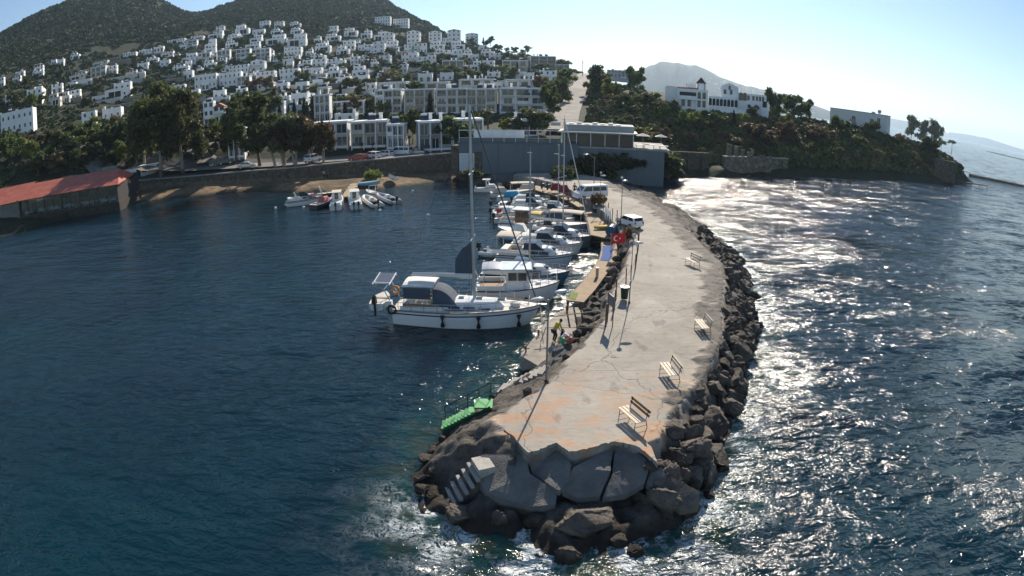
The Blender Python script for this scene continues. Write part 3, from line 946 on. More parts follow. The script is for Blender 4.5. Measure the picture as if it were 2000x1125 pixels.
def parapet(w_, d, z, h=0.45, t=0.22, x=0, y=0, horns=False):
    mb = MB()
    a, b = w_ / 2, d / 2
    e = 0.004
    mb.box(x - a - e, x + a + e, y - b - e, y - b + t, z, z + h).box(x - a - e, x + a + e, y + b - t, y + b + e, z, z + h)
    mb.box(x - a - e, x - a + t, y - b + t, y + b - t, z, z + h).box(x + a - t, x + a + e, y - b + t, y + b - t, z, z + h)
    if horns:
        for sx in (-1, 1):
            mb.box(x + sx * (a - 0.3) - 0.32, x + sx * (a - 0.3) + 0.32, y - b - 2 * e, y - b + 0.5, z + h, z + h + 0.35)
            mb.box(x + sx * (a - 0.3) - 0.32, x + sx * (a - 0.3) + 0.32, y + b - 0.5, y + b + 2 * e, z + h, z + h + 0.35)
    return mb
def roof_kit(t, w_, d, z, g, x=0, y=0):
    """chimneys, water heaters on the flat roof"""
    if g.random() < 0.7:
        cx_ = x + g.uniform(-0.35, 0.35) * w_
        mb = MB(); mb.box(cx_ - 0.35, cx_ + 0.35, y + d * 0.2, y + d * 0.2 + 0.7, z, z + 1.5).box(cx_ - 0.45, cx_ + 0.45, y + d * 0.2 - 0.1, y + d * 0.2 + 0.8, z + 1.5, z + 1.65)
        mb.obj("chimney", WHITE2, t)
    if g.random() < 0.5:
        cx_ = x + g.uniform(-0.3, 0.3) * w_
        mb = MB(); mb.tube([(cx_ - 0.7, y + 0.2, z + 1.3), (cx_ + 0.7, y + 0.2, z + 1.3)], 0.3, 8)
        mb.tube([(cx_ - 0.5, y + 0.2, z), (cx_ - 0.5, y + 0.2, z + 1.1)], 0.04, 4).tube([(cx_ + 0.5, y + 0.2, z), (cx_ + 0.5, y + 0.2, z + 1.1)], 0.04, 4)
        mb.obj("water_tank", STEELW, t)
        p = MB(); p.cbox((cx_, y - 0.9, z + 0.6), (1.8, 1.7, 0.06), 0, 0, R(38)); p.obj("solar_panel", SOLAR, t)
def house(style, loc, yaw, w_, h, label, group, col='w', seed=0, near=False):
    g = random.Random(seed)
    t = thing("house", label, "house", loc, yaw, group)
    P = PLAST[col]
    fl = max(1, round(h / 3.0)); fh = h / fl
    d = min(max(w_ * 0.75, 5.5), 9.5)
    if style == 'c':
        mb = wallbox(MB(), w_, d, -4, h - 0.35); mb.obj("wall", P, t)
        parapet(w_, d, h - 0.35, 0.4, horns=g.random() < 0.7).obj("roof", P, t)
        wallbox(MB(), w_ - 0.4, d - 0.4, h - 0.35, h - 0.25).obj("roof_floor", ROOFG, t)
        n = max(2, int(w_ / 2.6))
        for f in range(fl):
            z0 = f * fh + 0.95
            if f == 0 and g.random() < 0.5:
                windows(t, 'front', w_, d, 0.1, n, 1.4, 2.1, GLASSD, near, name="door" if False else "window")
            else:
                windows(t, 'front', w_, d, z0, n, 0.95, 1.3, GLASSD, near, arch=g.random() < 0.25)
            windows(t, 'right', w_, d, z0, 2, 0.8, 1.2, GLASSD, near)
        if g.random() < 0.45 and fl > 1:
            bb = MB(); bb.box(-w_ * 0.45, w_ * 0.1, -d / 2 - 1.3, -d / 2 - 0.002, fh - 0.15, fh); bb.box(-w_ * 0.45, w_ * 0.1, -d / 2 - 1.3, -d / 2 - 1.2, fh, fh + 0.85)
            bb.obj("balcony", P, t)
        roof_kit(t, w_, d, h - 0.25, g)
    elif style == 'v':        # stepped villa, set-back upper storeys with a loggia
        h1 = h * 0.52
        mb = wallbox(MB(), w_, d, -4, h1); mb.obj("wall", P, t)
        sx = g.choice((-1, 1)) * w_ * 0.14
        w2, d2 = w_ * 0.66, d * 0.62
        wallbox(MB(), w2, d2, h1, h - 0.3, sx, d * 0.17).obj("upper_wall", P, t)
        parapet(w_, d, h1, 0.8, 0.18).obj("terrace_parapet", P, t)
        wallbox(MB(), w_ - 0.4, d - 0.4, h1, h1 + 0.06).obj("terrace_floor", ROOFG, t)
        parapet(w2, d2, h - 0.3, 0.4, 0.2, sx, d * 0.17, horns=g.random() < 0.5).obj("roof", P, t)
        # loggia: flat dark panel painted as recess shade, framed in white
        ow = w_ * 0.5; ox = -sx * 0.8
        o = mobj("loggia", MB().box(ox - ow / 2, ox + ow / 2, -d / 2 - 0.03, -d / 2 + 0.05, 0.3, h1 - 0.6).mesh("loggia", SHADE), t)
        pl = MB()
        for k in range(3):
            u = ox - ow / 2 + ow * k / 2
            pl.box(u - 0.13, u + 0.13, -d / 2 - 0.25, -d / 2 - 0.04, 0.0, h1 - 0.45)
        pl.box(ox - ow / 2 - 0.13, ox + ow / 2 + 0.13, -d / 2 - 0.3, -d / 2 - 0.035, h1 - 0.45, h1 - 0.25)
        pl.obj("column", WHITE2, o)
        windows(t, 'front', w_, d, 0.9, 1, 1.0, 1.3, GLASSD, near, x0=sx * 1.2 + (0.5 if sx > 0 else -2.5), x1=sx * 1.2 + (2.5 if sx > 0 else -0.5))
        nn = 2 if w2 < 6 else 3
        for i in range(nn):
            mobj("window", win_mesh(1.1, 1.7, GLASSD), t, (sx - w2 / 2 + w2 * (i + 0.5) / nn, d * 0.17 - d2 / 2, h1 + 0.3))
        windows(t, 'right', w_, d, 1.0, 2, 0.9, 1.2, GLASSD, near)
        if g.random() < 0.35:
            pg = MB()
            pg.box(-w_ * 0.48, w_ * 0.3, -d / 2 - 2.0, -d / 2 + 0.5, h1 + 2.3, h1 + 2.42)
            for q in (-0.46, 0.28): pg.box(w_ * q, w_ * q + 0.12, -d / 2 - 1.95, -d / 2 - 1.83, -1, h1 + 2.3)
            pg.obj("pergola", g.choice((WHITE2, WOODD)), t)
        roof_kit(t, w2, d2, h - 0.25, g, sx, d * 0.17)
    elif style == 'r':        # long terrace row, ranks of small windows, notched parapet
        wallbox(MB(), w_, d, -4, h - 0.4).obj("wall", P, t)
        pr = parapet(w_, d, h - 0.4, 0.4)
        k = max(2, int(w_ / 4.5))
        for i in range(k + 1):
            u = -w_ / 2 + w_ * i / k
            pr.box(max(u - 0.35, -w_ / 2 - .003), min(u + 0.35, w_ / 2 + .003), -d / 2 - 0.01, -d / 2 + 0.45, h, h + 0.4)
        pr.obj("roof", P, t)
        wallbox(MB(), w_ - 0.4, d - 0.4, h - 0.4, h - 0.3).obj("roof_floor", ROOFG, t)
        n = max(3, int(w_ / 2.1))
        for f in range(fl):
            windows(t, 'front', w_, d, f * fh + 0.9, n, 0.7, 1.3, GLASSD, False, arch=(f == fl - 1))
            windows(t, 'right', w_, d, f * fh + 0.9, 2, 0.7, 1.2, GLASSD)
        for q in range(max(1, k // 2)): roof_kit(t, w_ * 0.5, d, h - 0.3, g, w_ * (q / max(1, k // 2) - 0.35), 0)
    elif style == 'f':        # apartment range: slabs, piers and big glazing
        wallbox(MB(), w_, d, -4, h - 0.3).obj("wall", P, t)
        wallbox(MB(), w_ + 0.5, d + 1.4, h - 0.3, h, 0, -0.2).obj("roof", WHITE, t)
        n = max(3, int(w_ / 4.2))
        bw = w_ / n
        for f in range(fl):
            sl = MB()
            sl.box(-w_ / 2, w_ / 2, -d / 2 - 1.1, -d / 2 - 0.003, f * fh - 0.12, f * fh + 0.1)
            sl.obj("balcony", P, t)
            for i in range(n):
                u = -w_ / 2 + bw * (i + 0.5)
                o = mobj("window", win_mesh(bw * g.choice((0.55, 0.72, 0.8)), fh * 0.68, g.choice((GLASSD, GLASSB, GLASSB))), t, (u, -d / 2, f * fh + 0.12))
                q = MB().box(-0.05, 0.05, -0.07, -0.021, 0, fh * 0.66)
                if near: q.obj("frame", STEELW, o)
                if g.random() < 0.35:
                    rl = MB().box(u - bw * 0.45, u + bw * 0.45, -d / 2 - 1.09, -d / 2 - 1.02, f * fh + 0.1, f * fh + 0.95); rl.obj("railing", g.choice((P, GLASSB)), t)
        pi = MB()
        for i in range(n + 1):
            u = -w_ / 2 + bw * i
            pi.box(u - 0.12, u + 0.12, -d / 2 - 1.15, -d / 2 - 0.004, -1, h - 0.3)
        pi.box(-w_ / 2 - 0.12, w_ / 2 + 0.12, -d / 2 - 1.16, -d / 2 - 0.9, -0.35, 0.12).box(-w_ / 2 - 0.12, w_ / 2 + 0.12, -d / 2 - 1.16, -d / 2 - 0.9, h - 0.45, h - 0.29)
        pi.obj("facade_frame", WHITE2, t)
        windows(t, 'right', w_, d, 1, 2, 1.0, 1.4, GLASSD)
        roof_kit(t, w_, d, h, g); roof_kit(t, w_, d, h, g)
    elif style == 'p':        # tall block, gabled top
        wallbox(MB(), w_, d, -4, h - 1.2).obj("wall", P, t)
        gb = MB(); a = w_ / 2 + 0.2; b = d / 2 + 0.2
        gb.add([(-a, -b, h - 1.2), (a, -b, h - 1.2), (0, -b, h), (-a, b, h - 1.2), (a, b, h - 1.2), (0, b, h)], [(0, 1, 2), (5, 4, 3), (0, 2, 5, 3), (1, 4, 5, 2), (0, 3, 4, 1)])
        gb.obj("roof", P if g.random() < 0.6 else TILE, t)
        for f in range(fl):
            windows(t, 'front', w_, d, f * fh + 0.8, max(2, int(w_ / 3)), 1.1, 1.3, GLASSD, near)
            windows(t, 'right', w_, d, f * fh + 0.8, 2, 1.0, 1.2, GLASSD, near)
        bb = MB(); bb.box(-w_ * 0.3, w_ * 0.3, -d / 2 - 1.2, -d / 2 - 0.002, fh * (fl - 1) - 0.1, fh * (fl - 1) + 0.7); bb.obj("balcony", P, t)
    return t
HOUSES = """137,158,104,116v;112,127,117,129c;100,112,118,128c;67,87,129,138v;63,88,138,148v;30,50,141,150c;24,43,150,159v;0,8,153,171c;178,212,131,150fc;212,231,129,146cb;135,172,143,156vc;
52,88,176,199cb;68,90,170,188v;100,125,166,182cb;95,122,184,206vc;122,140,180,202vb;138,160,177,196cb;10,28,188,200c;204,262,164,191v;245,270,138,150vc;265,285,141,153c;140,150,162,172c;170,190,158,166cc;
300,322,92,101c;314,342,101,111v;326,366,78,84rw;372,401,70,78v;358,388,80,91f;343,352,108,113cc;337,372,127,139v;348,380,140,155cb;335,365,167,176rb;370,392,176,190cb;
240,270,104,110r;272,300,98,105r;180,215,120,128vc;285,312,112,122v;312,334,118,130c;268,292,124,134c;
353,387,105,126v;387,414,103,123f;400,424,77,101v;398,424,84,110v;422,440,52,62c;406,438,61,77v;459,489,49,68v;444,475,67,81v;440,466,80,94v;
507,529,42,54c;536,556,43,54c;566,589,43,54v;568,593,55,67v;529,553,57,68v;493,519,58,68c;488,514,69,85v;479,510,82,97v;519,560,68,88v;561,601,67,91v;
425,452,98,119f;462,492,96,119f;500,530,95,119f;395,418,108,122c;
555,592,93,109r;552,588,109,126v;615,648,84,101v;657,684,90,108v;670,695,80,97c;636,667,66,80v;644,661,51,66c;672,700,55,71v;705,727,60,75v;732,765,33,51c;768,800,37,55c;730,756,62,80v;745,771,62,88p;712,728,87,103c;728,754,80,104p;755,778,80,97c;
606,638,106,117v;582,611,118,136v;610,640,116,132c;640,669,116,131c;685,703,111,127c;704,720,111,127c;741,765,109,126c;785,802,101,121p;800,818,103,125c;813,835,111,129c;
490,521,116,140p;447,491,128,144r;398,425,118,134v;432,462,128,141v;380,428,146,173r;428,476,142,167r;465,492,149,170f;500,541,140,159r;546,588,135,156r;592,632,133,146r;588,642,145,159f;641,669,130,153v;688,724,129,151v;
503,528,168,176c;540,566,162,177cb;578,604,160,177cb;611,643,155,170cb;612,646,170,186f;657,683,151,168cb;668,694,164,176cb;699,722,147,163cb;715,736,161,176cb;735,766,143,161v;
417,443,177,194cb;450,486,174,196vb;434,452,190,204c;537,569,183,200vb;570,606,182,203rb;514,552,187,202f;617,649,184,236fw;486,514,190,206v;
515,560,200,226cb;650,720,196,222fw;560,600,205,228c;
750,771,62,88p;795,822,59,92p;838,862,60,86p;874,900,57,88p;909,934,64,90p;840,868,80,99v;808,834,82,102p;882,908,79,100v;864,884,74,90v;927,946,90,100c;940,966,96,110v;
798,818,104,126c;836,852,108,128c;846,866,97,113v;866,886,98,112c;876,904,96,118v;900,922,99,115v;864,905,118,142fc;918,940,119,140v;943,966,118,141c;955,976,104,118c;976,996,104,119c;981,1029,118,142fc;
780,798,126,144c;817,845,144,160c;860,886,142,159c;903,932,141,155cb;952,978,141,152cb;994,1026,140,157cb;1023,1044,142,158cb;1053,1087,138,160cb;1032,1082,110,140ft;1080,1110,126,140fg;930,950,150,164v;
742,800,160,176f;812,878,160,176f;897,960,154,181f;960,980,160,178c;987,1056,155,172f;
735,790,174,220f;792,850,173,220fc;852,912,172,219f;914,972,172,219fc;974,1062,171,218f;
0,76,219,256rb;160,192,220,247cb;200,243,212,232rb;452,486,250,302fc;400,422,200,246cb;421,444,202,262pb;
815,880,234,288fg;880,938,230,284fg;760,795,240,285f;1000,1046,232,262fg;
612,690,236,284fw;690,768,234,282fc;655,700,222,240cb;
1186,1212,137,150cg;1212,1236,138,152fg;395,412,160,175cb;520,538,158,170v;632,645,170,184v;676,690,108,122v;660,676,118,132c;724,740,116,132v;764,780,92,108v;790,806,88,104c;520,536,100,114v;534,550,108,120c;598,612,96,110v;470,484,108,120v;412,426,104,118c;
350,366,86,96v;362,376,120,132c;384,398,132,142v;456,470,66,78v;470,484,56,66c;548,562,76,88c;614,628,72,84v;628,642,80,92c;690,704,78,90v;700,714,88,100c;722,736,92,104v;820,834,92,104c;850,864,92,104v;888,902,104,116c;906,920,96,110v;920,934,106,118c;
560,574,120,134c;574,588,140,152v;604,618,120,132c;664,678,134,146c;720,734,134,146v;750,764,132,144c;772,786,130,142v;826,842,128,140c;846,860,128,142v;898,914,124,136v;1000,1016,122,134c;
430,444,114,128c;486,500,140,152v;520,534,142,152c;606,622,146,158c;624,638,156,168v;672,686,150,162c;682,696,170,182c;724,740,178,190v;742,756,182,194c;598,612,184,196c;588,602,196,208v;628,642,190,202v;660,676,184,196c;470,484,196,206c;500,514,206,218v"""
BANDS = [(0, 60, "highest hillside row"), (60, 80, "second highest hillside row"), (80, 96, "upper hillside"), (96, 112, "upper middle slope"), (112, 128, "middle of the hillside"), (128, 144, "broad middle terrace"),
         (144, 162, "lower middle terrace"), (162, 182, "lower hillside"), (182, 206, "row behind the waterfront"), (206, 240, "terrace above the shore"), (240, 400, "shore road front line")]
def ordinal(n):
    return f"{n}{'th' if 10 <= n % 100 <= 20 else {1: 'st', 2: 'nd', 3: 'rd'}.get(n % 10, 'th')}"
def build_houses():
    L = []
    for i, s in enumerate(HOUSES.replace("\n", "").split(";")):
        q = s.split(",")
        xl, xr, yt = float(q[0]), float(q[1]), float(q[2])
        tail = q[3]; k = 0
        while tail[k].isdigit(): k += 1
        yb = float(tail[:k]); st = tail[k]; col = tail[k + 1] if len(tail) > k + 1 else 'w'
        L.append([xl, xr, yt, yb, st, col, i])
    for lo, hi, nm in BANDS:
        row = sorted([h for h in L if lo <= h[3] < hi], key=lambda h: h[0] + h[1])
        for n, h in enumerate(row): h.append((nm, n + 1, len(row)))
    SD = {'c': 'flat roofed cube', 'v': 'stepped terrace', 'r': 'long terraced', 'f': 'glazed apartment', 'p': 'tall narrow'}
    CD = {'w': 'white', 'b': 'bright white', 'c': 'cream', 'g': 'grey', 't': 'tan'}
    for xl, xr, yt, yb, st, col, i, (nm, n, tot) in L:
        xc = (xl + xr) / 2
        p = hit(xc, yb)
        s = slant(p)
        az = math.atan2(p.x, p.y)
        yaw = -az - R(11) + R(random.uniform(-3, 3)) if az < R(-9) else R(random.uniform(-6, 9)) + (R(8) if az < R(-3) else 0)
        ct = math.cos(min(abs(math.hypot(xc - 1000, yb - 562)) / FPX / 2, 0.6))
        wpx = (xr - xl) / FPX * s * (0.97 if az > R(-9) else 0.9)
        h = (yb - yt) / FPX * s
        w_ = max(wpx, 3.5)
        size = 'small ' if w_ < 7 else ('' if w_ < 12 else 'wide ')
        label = f"{size}{CD[col]} {SD[st]} house, {ordinal(n)} from left in {nm}"
        house(st, (p.x, p.y, p.z), yaw, w_, max(h, 2.6), label, "houses on the hillside", col, i * 7 + 3, s < 215)
build_houses()

def garden_walls():
    g = random.Random(17)
    M_ = [GREYP, simple("rubble_terrace", (0.24, 0.21, 0.17), 0.95, 0.3, 2), WHITE, CREAM]
    for i in range(64):
        x = 120 + 930 * ((i * 0.618 + 0.1) % 1.0)
        top = np.interp(x, [100, 300, 450, 900, 1050], [150, 100, 70, 85, 125])
        y = top + (225 - top) * ((i * 0.414) % 1.0)
        a = hit(x, y)
        L = g.uniform(9, 26); k = g.choice((0, 1, 1, 2, 3)); az = math.atan2(a.x, a.y)
        h = g.uniform(1.4, 2.6)
        t = thing("garden_wall", f"long low {['grey', 'rubble', 'white', 'cream'][k]} terrace wall between the hillside gardens", "wall", a, -az - R(8) + R(g.uniform(-6, 6)), "terrace walls")
        MB().box(-L / 2, L / 2, 0, 0.4, -3, h).obj("wall", M_[k], t)
        MB().box(-L / 2 - .05, L / 2 + .05, -0.05, 0.45, h, h + 0.12).obj("coping", WHITE, t)
garden_walls()
# ================================================================ TREES OF THE PLACE
def blob_field(name, P, S_, mat, label, seed=3):
    """a sheet of thousands of low shrubs: leaf clumps on small domes"""
    g = np.random.default_rng(seed)
    k = 26
    n = len(P)
    d = g.normal(size=(n, k, 3)); d[..., 2] = np.abs(d[..., 2]); d /= np.linalg.norm(d, axis=2)[..., None]
    d *= (0.75 + 0.35 * g.random((n, k, 1)))
    C = P[:, None, :] + d * S_[:, None, None] * np.array([1, 1, 0.8])
    a = g.normal(size=(n, k, 3)); a /= np.linalg.norm(a, axis=2)[..., None]
    b = g.normal(size=(n, k, 3)); b -= a * (a * b).sum(2)[..., None]; b /= np.linalg.norm(b, axis=2)[..., None]
    s = S_[:, None, None] * (0.34 + 0.3 * g.random((n, k, 1)))
    V = np.stack([C - a * s, C + b * s * 0.8, C + a * s, C - b * s * 0.8], 2).reshape(-1, 3)
    m = n * k
    me = bpy.data.meshes.new(name)
    me.vertices.add(len(V)); me.vertices.foreach_set("co", V.astype(np.float32).ravel())
    me.loops.add(m * 4); me.loops.foreach_set("vertex_index", np.arange(m * 4, dtype=np.int32))
    me.polygons.add(m); me.polygons.foreach_set("loop_start", np.arange(0, m * 4, 4, dtype=np.int32))
    me.update(calc_edges=True)
    tone = np.repeat(g.random(n), k * 4)
    attr(me, "tone", tone)
    me.materials.append(mat)
    return props(mobj(name, me), kind="stuff", label=label)
def scrub_mat(name, cols):
    m = NT(name)
    n1 = m.noise(0.03, 4, 0.6)
    f = m.math('ADD', m.math('MULTIPLY', m.attr("tone"), 0.7), m.math('MULTIPLY', m.math('SUBTRACT', n1, 0.35), 0.9))
    m.color(m.ramp(f, [(i / (len(cols) - 1), c) for i, c in enumerate(cols)]))
    m.set(0.8, 0, 0.15)
    return m.mat
MAQ = scrub_mat("maquis_leaves", [(0.022, 0.036, 0.015), (0.05, 0.075, 0.028), (0.08, 0.10, 0.042), (0.14, 0.12, 0.06)])
HEADM = scrub_mat("headland_scrub_leaves", [(0.03, 0.042, 0.018), (0.07, 0.09, 0.032), (0.12, 0.125, 0.045), (0.2, 0.15, 0.07)])
def cover():
    g = np.random.default_rng(11)
    # mountains and the land between the houses
    az = g.uniform(R(-58), R(8), 40000); D = (g.uniform(165 ** 1.35, 1050 ** 1.35, 40000)) ** (1 / 1.35)
    X, Y = D * np.sin(az), D * np.cos(az)
    Z = []
    keep = []
    for i, (x, y) in enumerate(zip(X, Y)):
        z = zland(x, y)
        if z < 4.2: continue
        # keep the hill road clear
        if abs(x - np.interp(y, [150, 185, 225, 280, 370], ROADX)) < 8 and y < 380: continue
        keep.append(i); Z.append(z)
    X, Y, D = X[keep], Y[keep], D[keep]
    dens = fbm(X, Y, 30, 3)
    k2 = (dens > -0.45) | (D > 560)
    X, Y, D, Z = X[k2], Y[k2], D[k2], np.array(Z)[k2]
    s = (0.55 + 1.2 * g.random(len(X)) ** 2) * np.clip(D / 330, 0.8, 2.3)
    blob_field("hillside_scrub", np.stack([X, Y, Z + s * 0.1], 1), s, MAQ, "dark maquis scrub covering the hills and gardens")
    # headland
    px = g.uniform(1150, 1875, 5200); py = g.uniform(0, 1, 5200)
    P = []
    for a, b in zip(px, py):
        lo = np.interp(a, [1150, 1240, 1300, 1500, 1700, 1875], [265, 320, 318, 322, 332, 345]) if a > 1305 else np.interp(a, [1150, 1200, 1305], [262, 300, 325])
        hi = np.interp(a, [1150, 1250, 1290, 1330, 1500, 1530, 1600, 1700, 1800, 1860], [150, 172, 205, 222, 226, 220, 234, 258, 280, 306])
        q = hit(a, lo + (hi - lo) * b)
        if q.z < 1.5 or q.y > 420: continue
        if abs(q.x - np.interp(q.y, [150, 185, 225, 280, 370], ROADX)) < 4.5: continue
        P.append(q)
    P = np.array(P)
    s = 0.5 + 1.25 * g.random(len(P)) ** 1.6
    blob_field("headland_scrub", P + np.array([0, 0, 0.1]), s, HEADM, "dense dry scrub covering the headland", 5)
ROADX = [G(1098, 240, 8).x * 0 + PD(1100, 240, 150).x, PD(1109, 222, 185).x, PD(1122, 198, 225).x, PD(1134, 173, 280).x, PD(1142, 153, 370).x]
cover()

def near_trees():
    # eucalyptus and pines by the beach road: (kind, px foot, y foot, y top, wide, label)
    T = [('big_eucalyptus', 314, 345, 168, 1.15, "tallest dark eucalyptus with pale trunk at the beach road", 0),
         ('big_eucalyptus', 358, 338, 178, 1.0, "dark eucalyptus just right of the tallest one", 1),
         ('big_eucalyptus', 283, 330, 196, 0.8, "eucalyptus leaning behind the small white kiosk", 2),
         ('tall_pine', 507, 328, 180, 1.1, "tall dark pine with bare trunk above the beach wall", 0),
         ('tall_pine', 462, 318, 190, 0.8, "slimmer dark pine left of the bare trunked pine", 1),
         ('tamarisk', 541, 326, 222, 1.0, "green tamarisk second of the row above the beach wall", 0),
         ('tamarisk', 557, 325, 214, 0.9, "yellow green tamarisk with thin trunk above the beach wall", 2),
         ('tamarisk', 604, 320, 222, 0.95, "russet brown tamarisk by the parked jeep", 1),
         ('tamarisk', 632, 317, 246, 0.85, "small russet tamarisk at the right end of its row", 3),
         ('tamarisk', 578, 322, 226, 0.9, "brown green tamarisk in the middle of the wall row", 1),
         ('round_tree', 440, 306, 262, 1.0, "low dark tree beside the shore lane", 1),
         ('round_tree', 396, 318, 262, 0.9, "olive tree at the bend of the shore lane", 0),
         ('dark_tree', 896, 297, 226, 1.15, "broad dark tree left of the grey club terrace", 0),
         ('dark_tree', 775, 282, 222, 0.6, "dark slim tree before the grey white townhouses", 1),
         ('dark_tree', 806, 280, 210, 0.6, "dark conifer between the two townhouse blocks", 2),
         ('dark_tree', 862, 290, 240, 0.9, "dark tree in front of the grey white block left of the club", 1),
         ('round_tree', 836, 289, 254, 1.0, "olive tree at the car park's right end", 2),
         ('round_tree', 1042, 265, 204, 1.2, "wide olive green tree behind the club railing", 2),
         ('round_tree', 1010, 268, 230, 0.9, "smaller olive tree left of the wide one behind the club", 1),
         ('bright_tree', 985, 266, 232, 0.8, "bright green tree behind the club railing", 0),
         ('dark_tree', 925, 268, 218, 0.7, "dark leafy tree behind the club near the tall palm", 1),
         ('dark_tree', 1100, 182, 134, 1.3, "dark tree clump left of the hill road top", 0),
         ('dark_tree', 1075, 235, 165, 0.7, "dark tree left of the hill road", 2),
         ('dark_tree', 1098, 205, 150, 0.8, "dark tree overhanging the parked cars on the hill road", 1),
         ('dark_tree', 1165, 185, 126, 1.0, "tall leafy tree right of the hill road top", 0),
         ('bright_tree', 1190, 200, 152, 1.0, "light green tree near the hill road", 1),
         ('dark_tree', 1240, 190, 128, 0.75, "tall dark tree standing above the headland slope", 2),
         ('round_tree', 1222, 215, 176, 1.2, "wide olive tree on the slope left of the villas", 0),
         ('dark_tree', 1265, 220, 180, 1.5, "broad dark pine left of the arcaded villas", 1),
         ('umbrella_pine', 1290, 232, 196, 1.2, "umbrella pine in front of the left villa wing", 0),
         ('bright_tree', 1348, 252, 214, 1.1, "bright green tree below the left villa", 2),
         ('dark_tree', 1400, 252, 220, 1.2, "dark tree below the gap between the villas", 0),
         ('cypress', 1432, 250, 212, 1.2, "dark cypress below the villa's white terrace", 0),
         ('bright_tree', 1452, 250, 222, 0.9, "yellow green tree below the right villa", 0),
         ('dark_tree', 1470, 236, 204, 0.9, "dark tree covering the right villa's lower floor", 2),
         ('dark_tree', 1508, 232, 172, 0.6, "tall dark tree right of the white villas", 0),
         ('dark_tree', 1540, 232, 184, 1.2, "rounded dark tree on the headland ridge", 1),
         ('dark_tree', 1572, 240, 192, 0.8, "pointed dark tree on the headland ridge", 2),
         ('bright_tree', 1535, 262, 222, 0.8, "lime green tree on the headland", 1),
         ('dry_tree', 1478, 290, 240, 1.4, "large bare brownish tree on the headland slope", 0),
         ('dry_tree', 1535, 285, 235, 1.2, "orange brown tree below the lime green one", 1),
         ('dry_tree', 1600, 290, 244, 1.4, "brown dry tree mid headland", 2),
         ('dry_tree', 1350, 288, 258, 1.2, "dry golden bush at the right end of the club deck", 0),
         ('dry_tree', 1296, 285, 246, 0.8, "golden shrub beside the club's side tables", 1),
         ('dark_tree', 1640, 268, 228, 1.0, "dark shrubby tree left of the flat roofed building", 0),
         ('dark_tree', 1702, 268, 236, 1.1, "dark tree before the flat roofed building", 2),
         ('dry_tree', 1760, 286, 262, 1.3, "brown shrub on the headland crest", 2),
         ('dark_tree', 1780, 272, 227, 0.7, "tall leaning dark tree near the headland end", 1),
         ('dark_tree', 1802, 282, 236, 0.75, "dark tree between the leaning tree and the palm", 0),
         ('dark_tree', 1826, 292, 238, 0.6, "dark tree right beside the headland palm", 2),
         ('umbrella_pine', 1838, 300, 274, 1.0, "umbrella pine below the headland palm", 1),
         ('umbrella_pine', 1858, 298, 274, 1.0, "lone umbrella pine on the outer headland", 2),
         ('dark_tree', 1815, 305, 268, 1.3, "dark spreading tree under the headland palm", 0),
         ('shrub', 1880, 322, 312, 2.0, "dark shrub at the foot of the headland wall", 0)]
    for k, x, yb, yt, wd, lab, v in T:
        plant_px(k, x, yb, yt, wd, lab, None, v)
    plant_px('palm', 953, 268, 206, 1.0, "tall palm with fanned crown behind the club", None, 0)
    plant_px('palm', 1818, 290, 228, 0.7, "slender palm rising above the headland trees", None, 1)
    plant_px('palm', 818, 214, 177, 0.9, "palm in front of the glazed apartments", None, 1)
    plant_px('palm', 1368, 214, 180, 0.8, "palm standing before the left villa", None, 0)
    plant_px('palm', 1316, 226, 188, 0.9, "palm left below the left villa", None, 1)
    plant_px('palm', 1484, 222, 190, 0.9, "palm at the right villa's lower terrace", None, 0)
    # palms along the car park
    for i, (x, yb, yt) in enumerate([(706, 301, 276), (728, 296, 276), (754, 292, 268), (782, 290, 262), (800, 288, 262), (822, 292, 262), (842, 290, 270)]):
        plant_px('palm', x, yb, yt, 1.25, f"low palm over the parked cars, {ordinal(i + 1)} from the left", "palms along the car park", i % 2)
    # the cypress row
    for i, (x, yb, yt, wd) in enumerate([(575, 232, 194, 1.0), (587, 230, 190, 1.0), (600, 232, 196, 1.1), (613, 236, 186, 1.2), (648, 232, 190, 0.9), (655, 236, 198, 0.8), (674, 230, 197, 1.2), (547, 235, 200, 0.9), (726, 222, 186, 0.8), (564, 236, 200, 0.9)]):
        plant_px('cypress', x, yb, yt, wd * 1.25, f"dark cypress, {['first', 'second', 'third', 'widest', 'thin', 'sixth', 'rounded', 'leftmost', 'rightmost', 'lowest'][i]} of those before the white townhouses", "cypresses", i % 2)
    hb_ = random.Random(9)
    kk = ['shrub', 'round_tree', 'dark_tree', 'bright_tree', 'dry_tree', 'dark_tree', 'dry_tree', 'round_tree']
    for i in range(110):
        x = 1165 + 690 * ((i * 0.618) % 1.0)
        hi_ = np.interp(x, [1150, 1250, 1450, 1600, 1700, 1800, 1860], [175, 205, 240, 250, 266, 290, 314]); lo_ = np.interp(x, [1150, 1200, 1305, 1500, 1700, 1860], [240, 262, 300, 312, 318, 336])
        p = hit(x, lo_ + (hi_ - lo_) * hb_.random())
        if p.z < 1.5 or p.y > 330: continue
        k = kk[i % 8]; h = hb_.uniform(2.4, 4.2) if k != 'shrub' else 2.2
        dd = {'dark_tree': 'dark evergreen', 'round_tree': 'olive green', 'dry_tree': 'dry brown', 'bright_tree': 'fresh green', 'shrub': 'low scrubby'}[k]
        zn = 'left' if x < 1400 else ('middle' if x < 1640 else 'right')
        plant(k, p - Vector((0, 0, 0.5)), h, hb_.uniform(1.2, 1.7), f"{dd} bush on the {zn} part of the headland slope", f"{dd} bushes, {zn} headland", i % 3)
    # woodland left, behind the red roofed restaurant
    g = random.Random(4)
